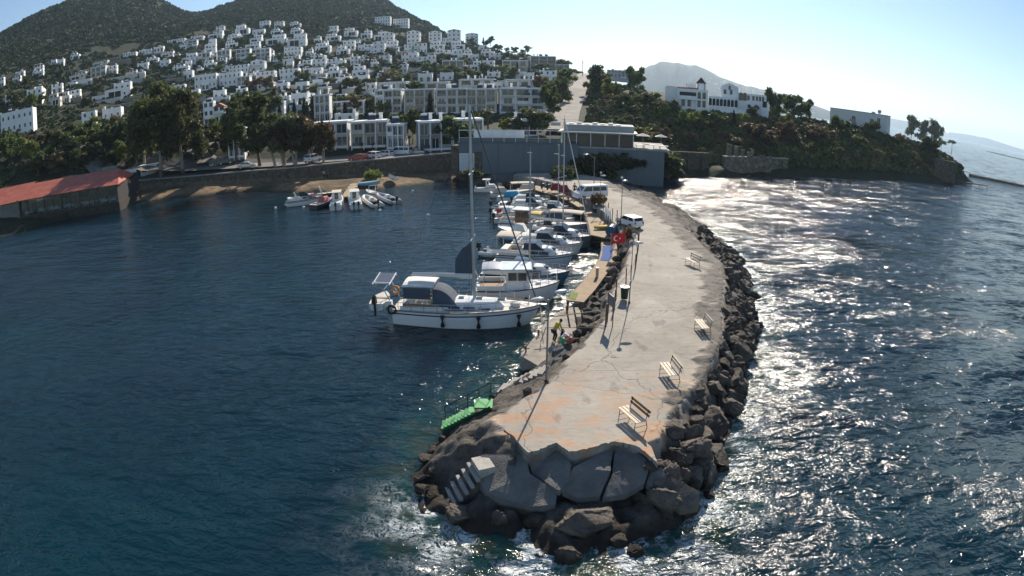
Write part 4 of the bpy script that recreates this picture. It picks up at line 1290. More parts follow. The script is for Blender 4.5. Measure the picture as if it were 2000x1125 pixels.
    W = [(20, 318, 262), (55, 320, 270), (8, 300, 258), (90, 325, 288), (60, 300, 262), (118, 300, 246), (95, 285, 250), (140, 312, 262), (160, 296, 240), (185, 318, 280), (175, 280, 232), (205, 300, 246),
         (228, 300, 244), (235, 270, 224), (130, 275, 238), (30, 285, 255), (250, 288, 232), (212, 325, 296), (150, 330, 292), (240, 318, 276), (268, 318, 280), (75, 340, 300), (110, 335, 296), (-20, 315, 270), (200, 268, 236)]
    kd = ['dark_tree', 'dark_tree', 'round_tree', 'dry_tree', 'dark_tree', 'bright_tree']
    for i, (x, yb, yt) in enumerate(W):
        k = kd[(i * 5 + i // 3) % 6]
        plant_px(k, x, yb, yt, g.uniform(1.0, 1.4), f"{ {'dark_tree': 'dark evergreen', 'round_tree': 'olive green', 'dry_tree': 'reddish brown', 'bright_tree': 'bright green'}[k]} tree, {ordinal(i + 1)} in the grove behind the red roof", "grove behind the restaurant", i % 3)
    # trees in the gardens all over the hillside
    T2 = """118,150;40,140;52,168;80,205;150,190;190,185;60,215;30,210;170,215;190,172;240,150;215,165;270,160;290,175;300,205;330,190;350,160;385,200;260,190;280,215;310,225;
345,130;392,130;362,120;330,105;415,128;455,112;479,112;488,125;432,132;520,135;548,125;470,90;430,95;603,85;610,100;545,100;566,108;598,75;600,60;480,62;
620,125;630,110;705,100;720,95;690,115;676,122;740,95;762,112;728,130;745,130;780,118;790,140;770,148;735,146;580,130;600,140;560,155;525,148;545,170;520,178;
590,165;645,180;650,150;672,140;690,150;735,155;755,165;770,160;790,170;665,188;685,182;700,190;720,185;700,175;610,188;530,205;500,200;490,180;475,215;465,200;440,170;425,150;
808,140;830,150;850,148;870,150;885,155;900,165;912,145;925,160;945,150;938,130;870,120;905,130;855,125;830,130;812,118;890,90;905,95;920,90;928,102;958,87;966,100;975,102;
990,120;1005,122;1015,118;1030,120;1045,140;1010,145;1048,158;1060,150;1080,150;1095,152;985,150;970,145;1000,160;1060,178;1075,190;1066,205;850,165;810,185;830,195;870,160;
1020,108;1030,105;1005,106;990,103;1090,138;1102,140;950,92;944,88;780,200;770,215;715,222;730,215;745,225;800,215;840,225;700,225;680,215;640,220;630,215;
410,235;390,225;370,240;440,240;420,270;450,230;405,285;385,295;425,290;370,285;345,250;330,235;350,215;320,250;480,235;530,230;545,225;595,240"""
    ks = ['dark_tree', 'round_tree', 'dark_tree', 'bright_tree', 'dark_tree', 'dry_tree', 'round_tree', 'cypress', 'dark_tree', 'umbrella_pine']
    for i, s in enumerate(T2.replace("\n", "").split(";")):
        x, yb = map(float, s.split(","))
        k = ks[(i * 7 + i // 4) % 10]
        p = hit(x, yb)
        h = g.uniform(4.5, 7.5) * (1.2 if k == 'cypress' else 1)
        if k == 'umbrella_pine' and p.y > 300: k = 'dark_tree'
        dd = {'dark_tree': 'dark evergreen', 'round_tree': 'olive green', 'dry_tree': 'brownish', 'bright_tree': 'bright green', 'cypress': 'slim cypress', 'umbrella_pine': 'umbrella shaped'}[k]
        where = "upper hillside" if yb < 110 else ("middle of the hillside" if yb < 160 else "lower hillside")
        plant(k, p, h, g.uniform(1.0, 1.35) if k != 'cypress' else 1.1, f"{dd} garden tree among white houses, {where}, {'left' if x < 400 else 'centre' if x < 750 else 'right'} part", f"{dd} garden trees, {where} {'left' if x < 400 else 'centre' if x < 750 else 'right'}", i % 3)
near_trees()
# ================================================================ ROADS, WALLS, NAMED BUILDINGS
CONC = simple("weathered_concrete", (0.34, 0.32, 0.29), 0.9, 0.25, 0.8, bump=0.3)
DKCONC = simple("blue_grey_render", (0.135, 0.16, 0.175), 0.9, 0.18, 0.35, bump=0.15, streak=True)
def stone_mat(name, a, b, scale=1.6):
    m = NT(name)
    v = m.n("TexVoronoi"); v.inputs["Scale"].default_value = scale; m.link(m.coord(), v.inputs["Vector"])
    e = m.n("TexVoronoi", feature='DISTANCE_TO_EDGE'); e.inputs["Scale"].default_value = scale; m.link(m.coord(), e.inputs["Vector"])
    c = m.mix(a, b, m.n("SeparateColor").outputs[0] if False else m.ramp(v.outputs["Color"], [(0.2, 0), (0.8, 1)]))
    c = m.mix(c, tuple(q * 0.35 for q in a), m.ramp(e.outputs["Distance"], [(0.02, 0.9), (0.07, 0.0)]))
    c = m.mix(c, tuple(q * 0.6 for q in a), m.math('MULTIPLY', m.noise(0.5, 5), 0.7))
    m.color(c); m.set(0.95, 0, 0.2)
    m.bump(m.math('ADD', m.ramp(e.outputs["Distance"], [(0.0, 0), (0.12, 1)]), m.noise(7, 4)), 0.8, 0.05)
    return m.mat
STONE = stone_mat("rubble_stone_wall", (0.115, 0.092, 0.068), (0.22, 0.178, 0.13))
STONE2 = stone_mat("pale_rubble_stone", (0.2, 0.165, 0.12), (0.36, 0.3, 0.22), 1.1)
ASPH = NT("sun_bleached_asphalt")
ASPH.color(ASPH.mix((0.13, 0.12, 0.11), (0.26, 0.24, 0.21), ASPH.ramp(ASPH.noise(0.25, 6, 0.65), [(0.3, 0), (0.7, 1)])))
ASPH.set(0.85, 0, 0.15); ASPH.bump(ASPH.noise(1.2, 6), 0.5, 0.05); ASPH = ASPH.mat

def ribbon(name, pts, width, mat, lift=0.12, label=None, drape=True, thick=0.0):
    """a road draped over the ground"""
    fine = []
    for a, b in zip(pts, pts[1:]):
        k = max(2, int((Vector(b) - Vector(a)).length / 3))
        fine += [Vector(a).lerp(Vector(b), i / k) for i in range(k)]
    fine.append(Vector(pts[-1]))
    V, F, rows = [], [], []
    m_ = 7
    for i, p in enumerate(fine):
        t = (fine[min(i + 1, len(fine) - 1)] - fine[max(i - 1, 0)]); t.z = 0; t.normalize()
        n = Vector((t.y, -t.x, 0))
        row = []
        for j in range(m_):
            q = p + n * width * (j / (m_ - 1) - 0.5)
            row.append((q.x, q.y, zland(q.x, q.y) if drape else p.z))
        rows.append(row)
    if drape:
        mz = [max(r[2] for r in row) for row in rows]
        zs = [max(sum(mz[max(0, i - 3):i + 4]) / len(mz[max(0, i - 3):i + 4]), mz[i] - 0.15) + lift for i in range(len(mz))]
        rows = [[(x, y, z_) for x, y, z in row] for row, z_ in zip(rows, zs)]
    for row in rows: V += row
    for i in range(len(fine) - 1):
        for j in range(m_ - 1):
            a = i * m_ + j
            F.append((a, a + 1, a + m_ + 1, a + m_))
    mb = MB(); mb.add(V, F)
    o = mb.obj(name, mat, smooth=True)
    return props(o, kind="structure", label=label)
hillroad = [PD(1098, 246, 146), PD(1100, 240, 155), PD(1109, 222, 185), PD(1122, 198, 225), PD(1134, 173, 280), PD(1142, 153, 370), PD(1144, 150, 420)]
ribbon("road", hillroad, 7.4, ASPH, 0.45, "straight pale road climbing the hill")
shore_pts = [G(150, 352, 3.0), G(232, 352, 3.2)] + [p * (1 + 6.0 / p.length) for p in [G(x, y, 1.2) for x, y in WALLPX]]
ribbon("road", shore_pts, 8, ASPH, 0.12, "shore road above the beach wall")
ribbon("road", [hit(400, 330), hit(405, 318), hit(396, 305), hit(380, 296), hit(420, 280)], 5, ASPH, 0.2, "lane turning inland from the shore road")

def beach_wall():
    """the rubble retaining wall between beach and road"""
    t = thing("retaining_wall", "long rubble stone wall between the beach and the shore road", "wall", G(236, 366, 1.2))
    o0 = t.location.copy()
    P = dense(WALLPX, 6)
    hs = np.interp([p[0] for p in P], [236, 380, 600, 750, 896], [1.4, 1.7, 2.3, 2.7, 3.6])
    w3 = []
    for (x, y), h in zip(P, hs):
        q = G(x, y, 1.2); u = q * (1 / q.length)
        w3.append((q, u, h))
    def strip(name, mat, off0, off1, z0, z1, wob=0.0):
        rings = []
        for q, u, h in w3:
            a = q + Vector((u.x, u.y, 0)) * off0 - o0; b = q + Vector((u.x, u.y, 0)) * off1 - o0
            jig = random.uniform(-wob, wob)
            rings.append([(a.x, a.y, z0(h)), (b.x, b.y, z0(h)), (b.x, b.y, z1(h) + jig), (a.x, a.y, z1(h) + jig)])
        MB().loft(rings).obj(name, mat, t)
    strip("wall", STONE, -0.3, 0.35, lambda h: -1.5, lambda h: h, 0.05)
    strip("coping", CONC, -0.38, 0.43, lambda h: h - 0.12, lambda h: h + 0.1, 0.01)
beach_wall()

def seg_frame(a, b):
    d = b - a; L = math.hypot(d.x, d.y)
    return L, math.atan2(d.y, d.x)

def club():
    """the grey concrete club on its high retaining wall"""
    a = G(896, 333, 1.9)
    b = G(1128, 338, 1.9)
    L, rz = seg_frame(a, b)
    H = 5.2
    t = thing("club_building", "blue grey concrete club building with roof terrace behind the pier", "building", a, rz)
    # local: x along the wall, y away from the sea
    w1 = L * 0.92
    mb = MB().box(0, L, 0, 0.5, -0.6, H)
    mb.box(L + 0.002, L + 16, 0.7, 1.1, -4, H - 0.6)
    mb.obj("retaining_wall", DKCONC, t)
    MB().box(0, L, 0.5, 16, H - 0.5, H - 0.1).box(L, L + 17, 1.1, 18, H - 0.7, H - 0.3).obj("terrace_floor", CONC, t)
    MB().box(-0.12, L + 0.1, -0.12, 0.7, H, H + 0.25).obj("coping", simple("dark_blue_coping", (0.09, 0.12, 0.15), 0.7, 0.1), t)
    pil = 0
    for x in (L * 0.34, L * 0.55, L * 0.76):
        MB().box(x - 0.06, x + 0.06, -0.06, -0.002, 0, H - 0.03).obj("joint_strip", simple("joint_dark_grey", (0.12, 0.14, 0.15), 0.9, 0.1), t)  # strips slightly darker than the wall, along its joints
    # white steel door and stone pillar at the left end
    d = MB().box(0.35, 2.9, -0.12, -0.004, 0, 3.1).obj("door", simple("pale_grey_door", (0.5, 0.54, 0.56), 0.5, 0.05), t)
    MB().box(2.45, 2.6, -0.17, -0.125, 1.3, 1.45).obj("handle", METAL, d)
    MB().box(0.2, 0.34, -0.14, -0.004, 0, 3.3).box(2.91, 3.05, -0.14, -0.004, 0, 3.3).box(0.34, 2.91, -0.14, -0.004, 3.12, 3.3).obj("door_frame", STEELW, t)
    MB().box(3.2, 4.5, -0.35, -0.003, -0.3, H - 1.6).obj("stone_pillar", STONE, t)
    MB().box(-1.4, -0.05, -0.2, 3, -0.4, H - 0.4).obj("stone_pillar", STONE, t)
    # terrace frame: posts and two rails
    xr = L * 0.86
    fr = MB()
    n = 9
    for i in range(n + 1):
        x = xr * i / n
        fr.tube([(x + 0.1, 0.3, H + 0.1), (x + 0.1, 0.3, H + 2.5)], 0.05, 6)
    fr.tube([(0, 0.3, H + 2.5), (xr + 0.3, 0.3, H + 2.5)], 0.07, 6).tube([(0, 0.3, H + 1.1), (xr, 0.3, H + 1.1)], 0.035, 5)
    fr.obj("terrace_frame", STEELW, t)
    gl = MB(); gl.box(0.1, xr, 0.34, 0.36, H + 0.25, H + 1.05); gl.obj("glass_panel", GLASSB, t)
    MB().box(1, L * 0.5, 9, 9.3, H - 0.1, H + 2.0).obj("white_wall", WHITE, t)
    # restaurant hall with dark glazing and a white awning roof
    x0 = L * 0.865; x1 = x0 + 13.2
    MB().box(x0, x1, 2.2, 9.5, H - 0.5, H + 2.2).obj("hall_glazing", GLASSD, t)
    pp = MB()
    for i in range(6):
        x = x0 + (x1 - x0) * i / 5
        pp.box(x - 0.06, x + 0.06, 1.7, 1.85, H - 0.3, H + 2.25)
    pp.box(x0, x1, 1.72, 1.83, H + 2.15, H + 2.25)
    pp.obj("post", STEELW, t)
    MB().box(x0 - 0.1, x0 + 1.3, 2.0, 2.19, H - 0.3, H + 2.1).obj("stone_pillar", STONE2, t)
    rf = MB(); rf.box(x0 - 0.8, x1 + 0.8, 0.9, 10, H + 2.25, H + 2.45)
    rf.obj("awning", CREAM, t)
    ub = MB(); ub.box(x0 + 0.3, x1 - 2.6, 3.5, 12, H + 2.46, H + 3.5).box(x1 - 2.6, x1 + 0.2, 3.8, 12, H + 2.47, H + 3.6)
    ub.obj("roof_block", GREYP, t)
    MB().box(x0 + 0.1, x1 - 2.5, 3.3, 12.2, H + 3.5, H + 3.65).obj("roof", ROOFG, t)
    for i in range(7):
        k = MB().box(x0 + 1 + i * 1.5, x0 + 1.9 + i * 1.5, 5, 6, H + 3.65, H + 3.85 + 0.2 * (i % 2)); k.obj("roof_unit", STEELW, t)
    MB().box(x0 - 2.8, x0 - 0.9, 8, 9, H + 3.1, H + 3.8).obj("chimney", GREYP, t)
    # side stairs down to the cove
    # white tables and parasols on the side deck
    for i, (u, v, w_) in enumerate([(x1 + 1.2, 0.8, 1.7), (x1 + 3.0, 2.4, 2.2), (x1 + 5.6, 1.4, 1.8), (x1 + 2.0, 5.4, 2.6), (x1 + 5.5, 5.5, 2.3)]):
        ca, sa = math.cos(rz), math.sin(rz)
        P = Vector((a.x + u * ca - v * sa, a.y + u * sa + v * ca, a.z + H - 0.3))
        if i < 3:
            k = thing("table", f"white table on the club's side deck, {['nearest the hall', 'middle', 'farthest right'][i]}", "table", P, rz, "club deck tables")
            MB().box(-w_ / 2, w_ / 2, -0.45, 0.45, 0.72, 0.8).obj("tabletop", WHITE2, k)
            for sx in (-1, 1): MB().box(sx * w_ * 0.4 - .04, sx * w_ * 0.4 + .04, -.3, .3, 0, 0.72).obj("leg", METAL, k)
        else:
            k = thing("parasol", f"pale square parasol over the club's side deck, {'left' if i == 3 else 'right'} one", "parasol", P, rz)
            MB().tube([(0, 0, 0), (0, 0, 2.5)], 0.04, 6).obj("pole", METAL, k)
            q = MB(); q.add([(-w_ / 2, -w_ / 2, 2.2), (w_ / 2, -w_ / 2, 2.2), (w_ / 2, w_ / 2, 2.2), (-w_ / 2, w_ / 2, 2.2), (0, 0, 2.7)], [(0, 1, 4), (1, 2, 4), (2, 3, 4), (3, 0, 4)]); q.obj("canopy", CREAM, k)
    return t
club()

def box_on(mb, w_, d, z0, z1, x=0, y=0): return wallbox(mb, w_, d, z0, z1, x, y)
def villas():
    # left villa
    p = PD(1352, 210, 176); s = slant(p); k = s / FPX
    t = thing("villa", "white two storey villa with balcony and black cupola turret on the headland", "villa", p, -math.atan2(p.x, p.y) + R(4))
    W = 60 * k; h = 33 * k
    MB().box(-W / 2, W / 2, 0, 9, -4, h).obj("wall", WHITE2, t)
    MB().box(-W * 0.86, -W / 2, 1.0, 8, -4, h * 1.15).obj("side_wing", WHITE, t)
    parapet(W, 9, h, 0.45, 0.2, 0, 4.5).obj("roof_parapet", WHITE2, t)
    lg = MB().box(-W * 0.42, W * 0.12, -0.03, 0.05, h * 0.55, h * 0.9).obj("loggia", SHADE, t)  # flat panel, the recess shade painted dark
    MB().box(-W * 0.45, W * 0.14, -1.5, -0.003, h * 0.45, h * 0.52).box(-W * 0.45, W * 0.14, -1.5, -1.4, h * 0.52, h * 0.68).obj("balcony", WHITE2, t)
    pc = MB()
    for u in (-0.44, -0.2, 0.0, 0.13): pc.box(W * u - .12, W * u + .12, -1.45, -1.2, 0, h * 0.45)
    pc.box(-W * 0.45, W * 0.14, -1.46, -1.19, -0.2, 0.1); pc.obj("column", WHITE2, t)
    for x, z in ((-0.3, 0.05), (-0.1, 0.05), (0.22, 0.05), (0.38, 0.05), (0.22, 0.55), (0.38, 0.55)):
        mobj("window", win_mesh(1.0, 2.0, GLASSD, z > 0.3), t, (W * x, 0, h * z))
    MB().box(-W * 0.8, W * 0.3, 5, 11, h * 1.12, h * 1.2).obj("tiled_roof", TILE, t)
    MB().box(-W * 0.15, W * 0.2, 5.5, 10, h, h * 1.45).obj("upper_storey", WHITE2, t)
    tw = MB().box(W * 0.2, W * 0.42, 3, 5, h, h * 1.5).obj("turret", WHITE2, t)
    q = MB(); q.box(W * 0.16, W * 0.46, 2.6, 5.4, h * 1.5, h * 1.56); q.tube([(W * 0.31, 4, h * 1.56), (W * 0.31, 4, h * 1.72), (W * 0.31, 4, h * 1.85)], 1.3, 8, r1=0.15)
    for u in (W * 0.19, W * 0.43): q.box(u - .12, u + .12, 2.8, 3.0, h, h * 1.5)
    q.obj("cupola", simple("black_iron", (0.03, 0.03, 0.03), 0.6, 0.1), tw)
    MB().box(-W * 0.5, W * 0.55, -2.8, -2.5, -3, 0.2).obj("garden_wall", WHITE, t)
    # right villa
    p = PD(1425, 210, 180); s = slant(p); k = s / FPX
    t = thing("villa", "long white villa with gabled block and ground floor arcade on the headland", "villa", p, -math.atan2(p.x, p.y) + R(-6))
    h1 = 19 * k; hx = 48 * k
    MB().box(-40 * k, 14 * k, -1.5, 8, -5, h1).obj("arcade", WHITE2, t)
    for i in range(8):
        mobj("arch", win_mesh(0.95, 2.1, SHADE, True), t, (-37 * k + i * 7.2 * k, -1.5, 0.25))  # arch openings are flat panels with their inner shade painted dark
    gb = MB(); g0, g1 = -18 * k, 16 * k
    gb.box(g0, g1, 0.2, 9, -4, hx * 0.86)
    gb.add([(g0, 0.2, hx * 0.86), (g1, 0.2, hx * 0.86), ((g0 + g1) / 2, 0.2, hx), (g0, 9, hx * 0.86), (g1, 9, hx * 0.86), ((g0 + g1) / 2, 9, hx)], [(0, 1, 2), (5, 4, 3), (0, 2, 5, 3), (1, 4, 5, 2)])
    gb.obj("gabled_block", WHITE2, t)
    for x in (-10, 2): mobj("window", win_mesh(0.8, 1.5, GLASSD, True), t, (x * k, 0.2, h1 + 1.0))
    mobj("window", win_mesh(0.7, 1.3, GLASSD, True), t, (-1 * k, 0.2, hx * 0.72))
    w2 = MB().box(16 * k, 70 * k, 0.8, 8.5, -5, 30 * k).obj("right_wing", WHITE2, t)
    for i, x in enumerate((21, 29)): mobj("window", win_mesh(1.2, 2.4, GLASSD, True), t, (x * k, 0.8, 16 * k))
    for i, x in enumerate((36, 46, 53, 59, 65)): mobj("window", win_mesh(0.7, 1.4, GLASSD, False), t, (x * k, 0.8, 17.5 * k))
    MB().box(62 * k, 76 * k, -1, 4, -5, 14 * k).obj("porch", WHITE2, t)
    mobj("window", win_mesh(1.3, 1.8, SHADE, False), t, (69 * k, -1, 1.0))  # porch opening: its shade painted as a flat dark panel
    MB().box(-16 * k, 34 * k, -4.5, -4.2, -4, -0.2).obj("garden_wall", WHITE2, t)
    # flat building near the end of the headland
    p = hit(1675, 252); s = slant(p); k = s / FPX
    t = thing("flat_roofed_building", "long pale flat roofed building with satellite dish on the headland crest", "building", p, -math.atan2(p.x, p.y) + R(-14))
    W = 118 * k; h = 33 * k
    MB().box(-W / 2, W / 2, 0, 7, -4, h).obj("wall", simple("pale_grey_wall", (0.72, 0.72, 0.68), 0.9, 0.1), t)
    MB().box(-W / 2 - .1, W / 2 + .1, -0.12, 7.1, h, h + 0.22).obj("roof_edge", CONC, t)
    for x, w_, hh in ((-0.38, 0.5, 1.6), (-0.08, 1.4, 1.9), (0.24, 1.5, 1.8), (0.36, 1.2, 2.4)):
        o = mobj("window", win_mesh(w_, hh, GLASSD), t, (W * x, 0, h * 0.4)); mobj("frame", frame_mesh(w_, hh), o)
    for x in (-0.08, 0.28): MB().box(W * x - 1.1, W * x + 1.1, -1.0, -0.003, h * 0.28, h * 0.34).box(W * x - 1.1, W * x + 1.1, -1.0, -0.94, h * 0.34, h * 0.55).obj("balcony", CONC, t)
    dsh = MB().tube([(W * 0.35, 2, h), (W * 0.35, 2, h + 0.9)], 0.05, 6)
    dsh.tube([(W * 0.35, 2.0, h + 1.0), (W * 0.35, 1.75, h + 1.05)], 0.25, 14, r1=0.75); dsh.obj("satellite_dish", METAL, t)
    MB().tube([(-W * 0.1, 3, h), (-W * 0.1, 3, h + 3.6)], 0.035, 5).obj("antenna", METAL, t)
    # tanks on roof
    MB().box(W * 0.2, W * 0.26, 3, 3.8, h + .22, h + 0.8).obj("water_tank", METAL, t)
villas()

def headland_things():
    # ruin wall and stone retaining walls at the foot
    a = G(1415, 331, 1.2); b = G(1538, 333, 1.2); L, rz = seg_frame(a, b)
    t = thing("stone_wall", "long ochre stone retaining wall at the headland's foot", "wall", a, rz)
    MB().box(0, L, 0, 1, -2, 2.9).box(L - 2.2, L + 0.0, -0.25, -0.002, -2, 2.2).obj("wall", STONE2, t)
    MB().box(-0.1, L + 0.1, -0.1, 1.1, 2.9, 3.1).obj("coping", CONC, t)
    a = G(1300, 325, 1.5); b = G(1385, 328, 1.5); L, rz = seg_frame(a, b)
    t = thing("stone_wall", "dark stone retaining wall between the club and the ochre wall", "wall", a, rz)
    MB().box(0, L, 0, 0.9, -2, 3.4).obj("wall", STONE, t)
    for i in range(3): MB().box(L * (0.15 + 0.33 * i), L * (0.15 + 0.33 * i) + 0.8, -0.5, -0.002, -2, 3.2).obj("buttress", STONE, t)
    a = PD(1418, 303, 143); b = PD(1508, 305, 143); L, rz = seg_frame(a, b); a.z = 3.6
    t = thing("ruined_wall", "broken stone ruin with jagged top above the ochre wall", "ruin", a, rz)
    g = random.Random(2)
    pl = [(0, 0)]; x = 0
    while x < L:
        hh = g.uniform(1.2, 3.6) * (1 - 0.4 * x / L); w_ = g.uniform(0.4, 1.4)
        pl += [(x, hh), (min(x + w_, L), hh * g.uniform(0.85, 1.0))]; x += w_
        if g.random() < 0.5: pl += [(min(x, L), 0.5), (min(x + 0.5, L), 0.5)]; x += 0.5
    pl += [(L, 0)]
    n = len(pl)
    mb = MB().add([(x, 0, z) for x, z in pl] + [(x, 0.6, z) for x, z in pl], [tuple(range(n)), tuple(range(2 * n - 1, n - 1, -1))] + [(i, i + n, (i + 1) % n + n, (i + 1) % n) for i in range(n)])
    mb.obj("wall", STONE2, t)
    MB().box(0, L, -0.1, 0.7, -2.5, 0.02).obj("footing", STONE2, t)
    # end wall
    a = PD(1826, 318, 214); b = PD(1868, 320, 216); L, rz = seg_frame(a, b); a.z = 4.5
    t = thing("stone_wall", "square stone terrace wall at the tip of the headland", "wall", a, rz)
    MB().box(0, L, 0, 4, -4, 3.2).obj("wall", STONE, t)
    # wooden bathing jetty at the tip, and the low mole behind
    a = G(1848, 350, 0.9); b = G(1925, 362, 0.9); L, rz = seg_frame(a, b)
    t = thing("bathing_jetty", "low broken wooden jetty off the headland tip", "jetty", a, rz)
    mb = MB()
    for i in range(int(L / 0.5)):
        if i % 7 == 5: continue
        mb.box(i * 0.5, i * 0.5 + 0.42, -1.2, 1.2, 0.0, 0.1)
    mb.box(0, L, -1.1, -0.9, -0.2, -0.002).box(0, L, 0.9, 1.1, -0.2, -0.002); mb.obj("planks", WOODD, t)
    for i in range(6):
        MB().tube([(i * L / 5, -1, -2.2), (i * L / 5, -1, 0.3)], 0.12, 6).obj("post", WOODD, t)
    a = G(1895, 342, 0.5); b = G(2040, 372, 0.5); L, rz = seg_frame(a, b)
    t = thing("breakwater", "low dark stone mole reaching out beyond the headland", "breakwater", a, rz)
    rings = []
    for i in range(40):
        u = i / 39 * L * 1.3; r_ = random.uniform(0.8, 1.15)
        rings.append([(u, -1.6 * r_, -2), (u, -1.2 * r_, 0.2 * r_), (u, 0, 0.6 * r_), (u, 1.2 * r_, 0.2), (u, 1.8, -2)])
    MB().loft(rings).obj("rocks", STONE, t, smooth=False)
    a = G(1893, 348, 0.6)
    t = thing("pergola", "small dark pergola frame on the headland tip", "pergola", (a.x, a.y, 0.6), 0.3)
    mb = MB()
    for x in (0, 2.2):
        for y in (0, 2): mb.tube([(x, y, 0), (x, y, 2.3)], 0.06, 5)
    mb.box(-0.2, 2.4, -0.2, 2.2, 2.3, 2.4); mb.obj("frame", WOODD, t)
    # small pale shelter door in the cove
    a = G(1312, 335, 1.0)
    t = thing("steps", "small pale concrete steps at the head of the cove", "steps", a, 0.3)
    mb = MB()
    for i in range(6): mb.box(-0.7, 0.7, i * 0.35, i * 0.35 + 0.36, -0.6, 0.3 * i)
    mb.obj("step_block", CONC, t)
    # rocks off the headland shore
    for i, (x, y, r_) in enumerate([(1652, 357, 1.4), (1560, 350, 1.2), (1618, 352, 1.0), (1855, 366, 0.6), (1500, 349, 1.0), (1460, 346, 0.8), (1760, 358, 1.0), (1330, 346, 0.8)]):
        rock_at(G(x, y, 0.0), r_ * 1.3, r_ * 0.6, f"dark rock in the surf off the headland, {ordinal(i + 1)} listed from the boldest", "surf rocks", i)
ROCKM = NT("riprap_rock")
_n = ROCKM.noise(0.9, 7, 0.7); _o = ROCKM.n("ObjectInfo")
_c = ROCKM.mix((0.055, 0.047, 0.04), (0.17, 0.14, 0.11), ROCKM.ramp(_n, [(0.3, 0), (0.72, 1)]))
_c = ROCKM.mix(_c, (0.03, 0.025, 0.02), ROCKM.ramp(ROCKM.noise(4.5, 6, 0.7), [(0.5, 0), (0.72, 0.85)]))
_h = ROCKM.n("HueSaturation"); ROCKM.link(_c, _h.inputs["Color"])
ROCKM.link(ROCKM.math('ADD', 0.65, ROCKM.math('MULTIPLY', _o.outputs["Random"], 0.75)), _h.inputs["Value"])
_g = ROCKM.n("NewGeometry"); _s = ROCKM.n("SeparateXYZ"); ROCKM.link(_g.outputs["Position"], _s.inputs[0])
_w = ROCKM.ramp(ROCKM.math('ADD', _s.outputs[2], ROCKM.math('MULTIPLY', _n, 0.5)), [(0.45, 1.0), (0.75, 0.0)])
ROCKM.color(ROCKM.mix(_h.outputs[0], (0.03, 0.021, 0.013), ROCKM.math('MULTIPLY', _w, 0.85)))
ROCKM.set(0.85, 0, 0.3)
ROCKM.bump(ROCKM.math('ADD', ROCKM.noise(2.2, 9, 0.7), ROCKM.math('MULTIPLY', ROCKM.noise(9, 4, 0.7), 0.3)), 1.0, 0.13)
ROCKM = ROCKM.mat
def rock_mesh(seed):
    k = ('rock', seed)
    if k in MC: return MC[k]
    g = np.random.default_rng(seed + 100)
    bm = bmesh.new(); bmesh.ops.create_icosphere(bm, subdivisions=5, radius=1)
    V = np.array([v.co[:] for v in bm.verts])
    V0 = V.copy()
    # chisel with random planes: angular blocks
    for i in range(16):
        n = g.normal(size=3); n /= np.linalg.norm(n); c = g.uniform(0.42, 0.84)
        d = V @ n - c
        V = V - np.outer(np.maximum(d, 0), n)
    nz = fbm(V0[:, 0] * 3 + seed * 9 + V0[:, 2] * 2, V0[:, 1] * 3 + V0[:, 2] * 4, 1.1, 5, 0.6)
    V = V * (1 + 0.10 * nz)[:, None]
    for v, c in zip(bm.verts, V): v.co = c
    me = bpy.data.meshes.new("boulder"); bm.to_mesh(me); bm.free()
    me.materials.append(ROCKM)
    me.polygons.foreach_set("use_smooth", [True] * len(me.polygons))
    MC[k] = me
    return me
def rock_at(p, w_, h, label, group, seed, rz=None, name="boulder", ratio=None):
    g = random.Random(seed * 31 + 5)
    o = mobj(name, rock_mesh(seed % 9), None, (p[0], p[1], p[2]))
    o.rotation_euler = (g.uniform(-0.35, 0.35), g.uniform(-0.35, 0.35), g.uniform(0, 6.28) if rz is None else rz)
    q = ratio or g.uniform(0.65, 1.0)
    o.scale = (w_, w_ * q, h)
    return props(o, label, "rock", group)
headland_things()

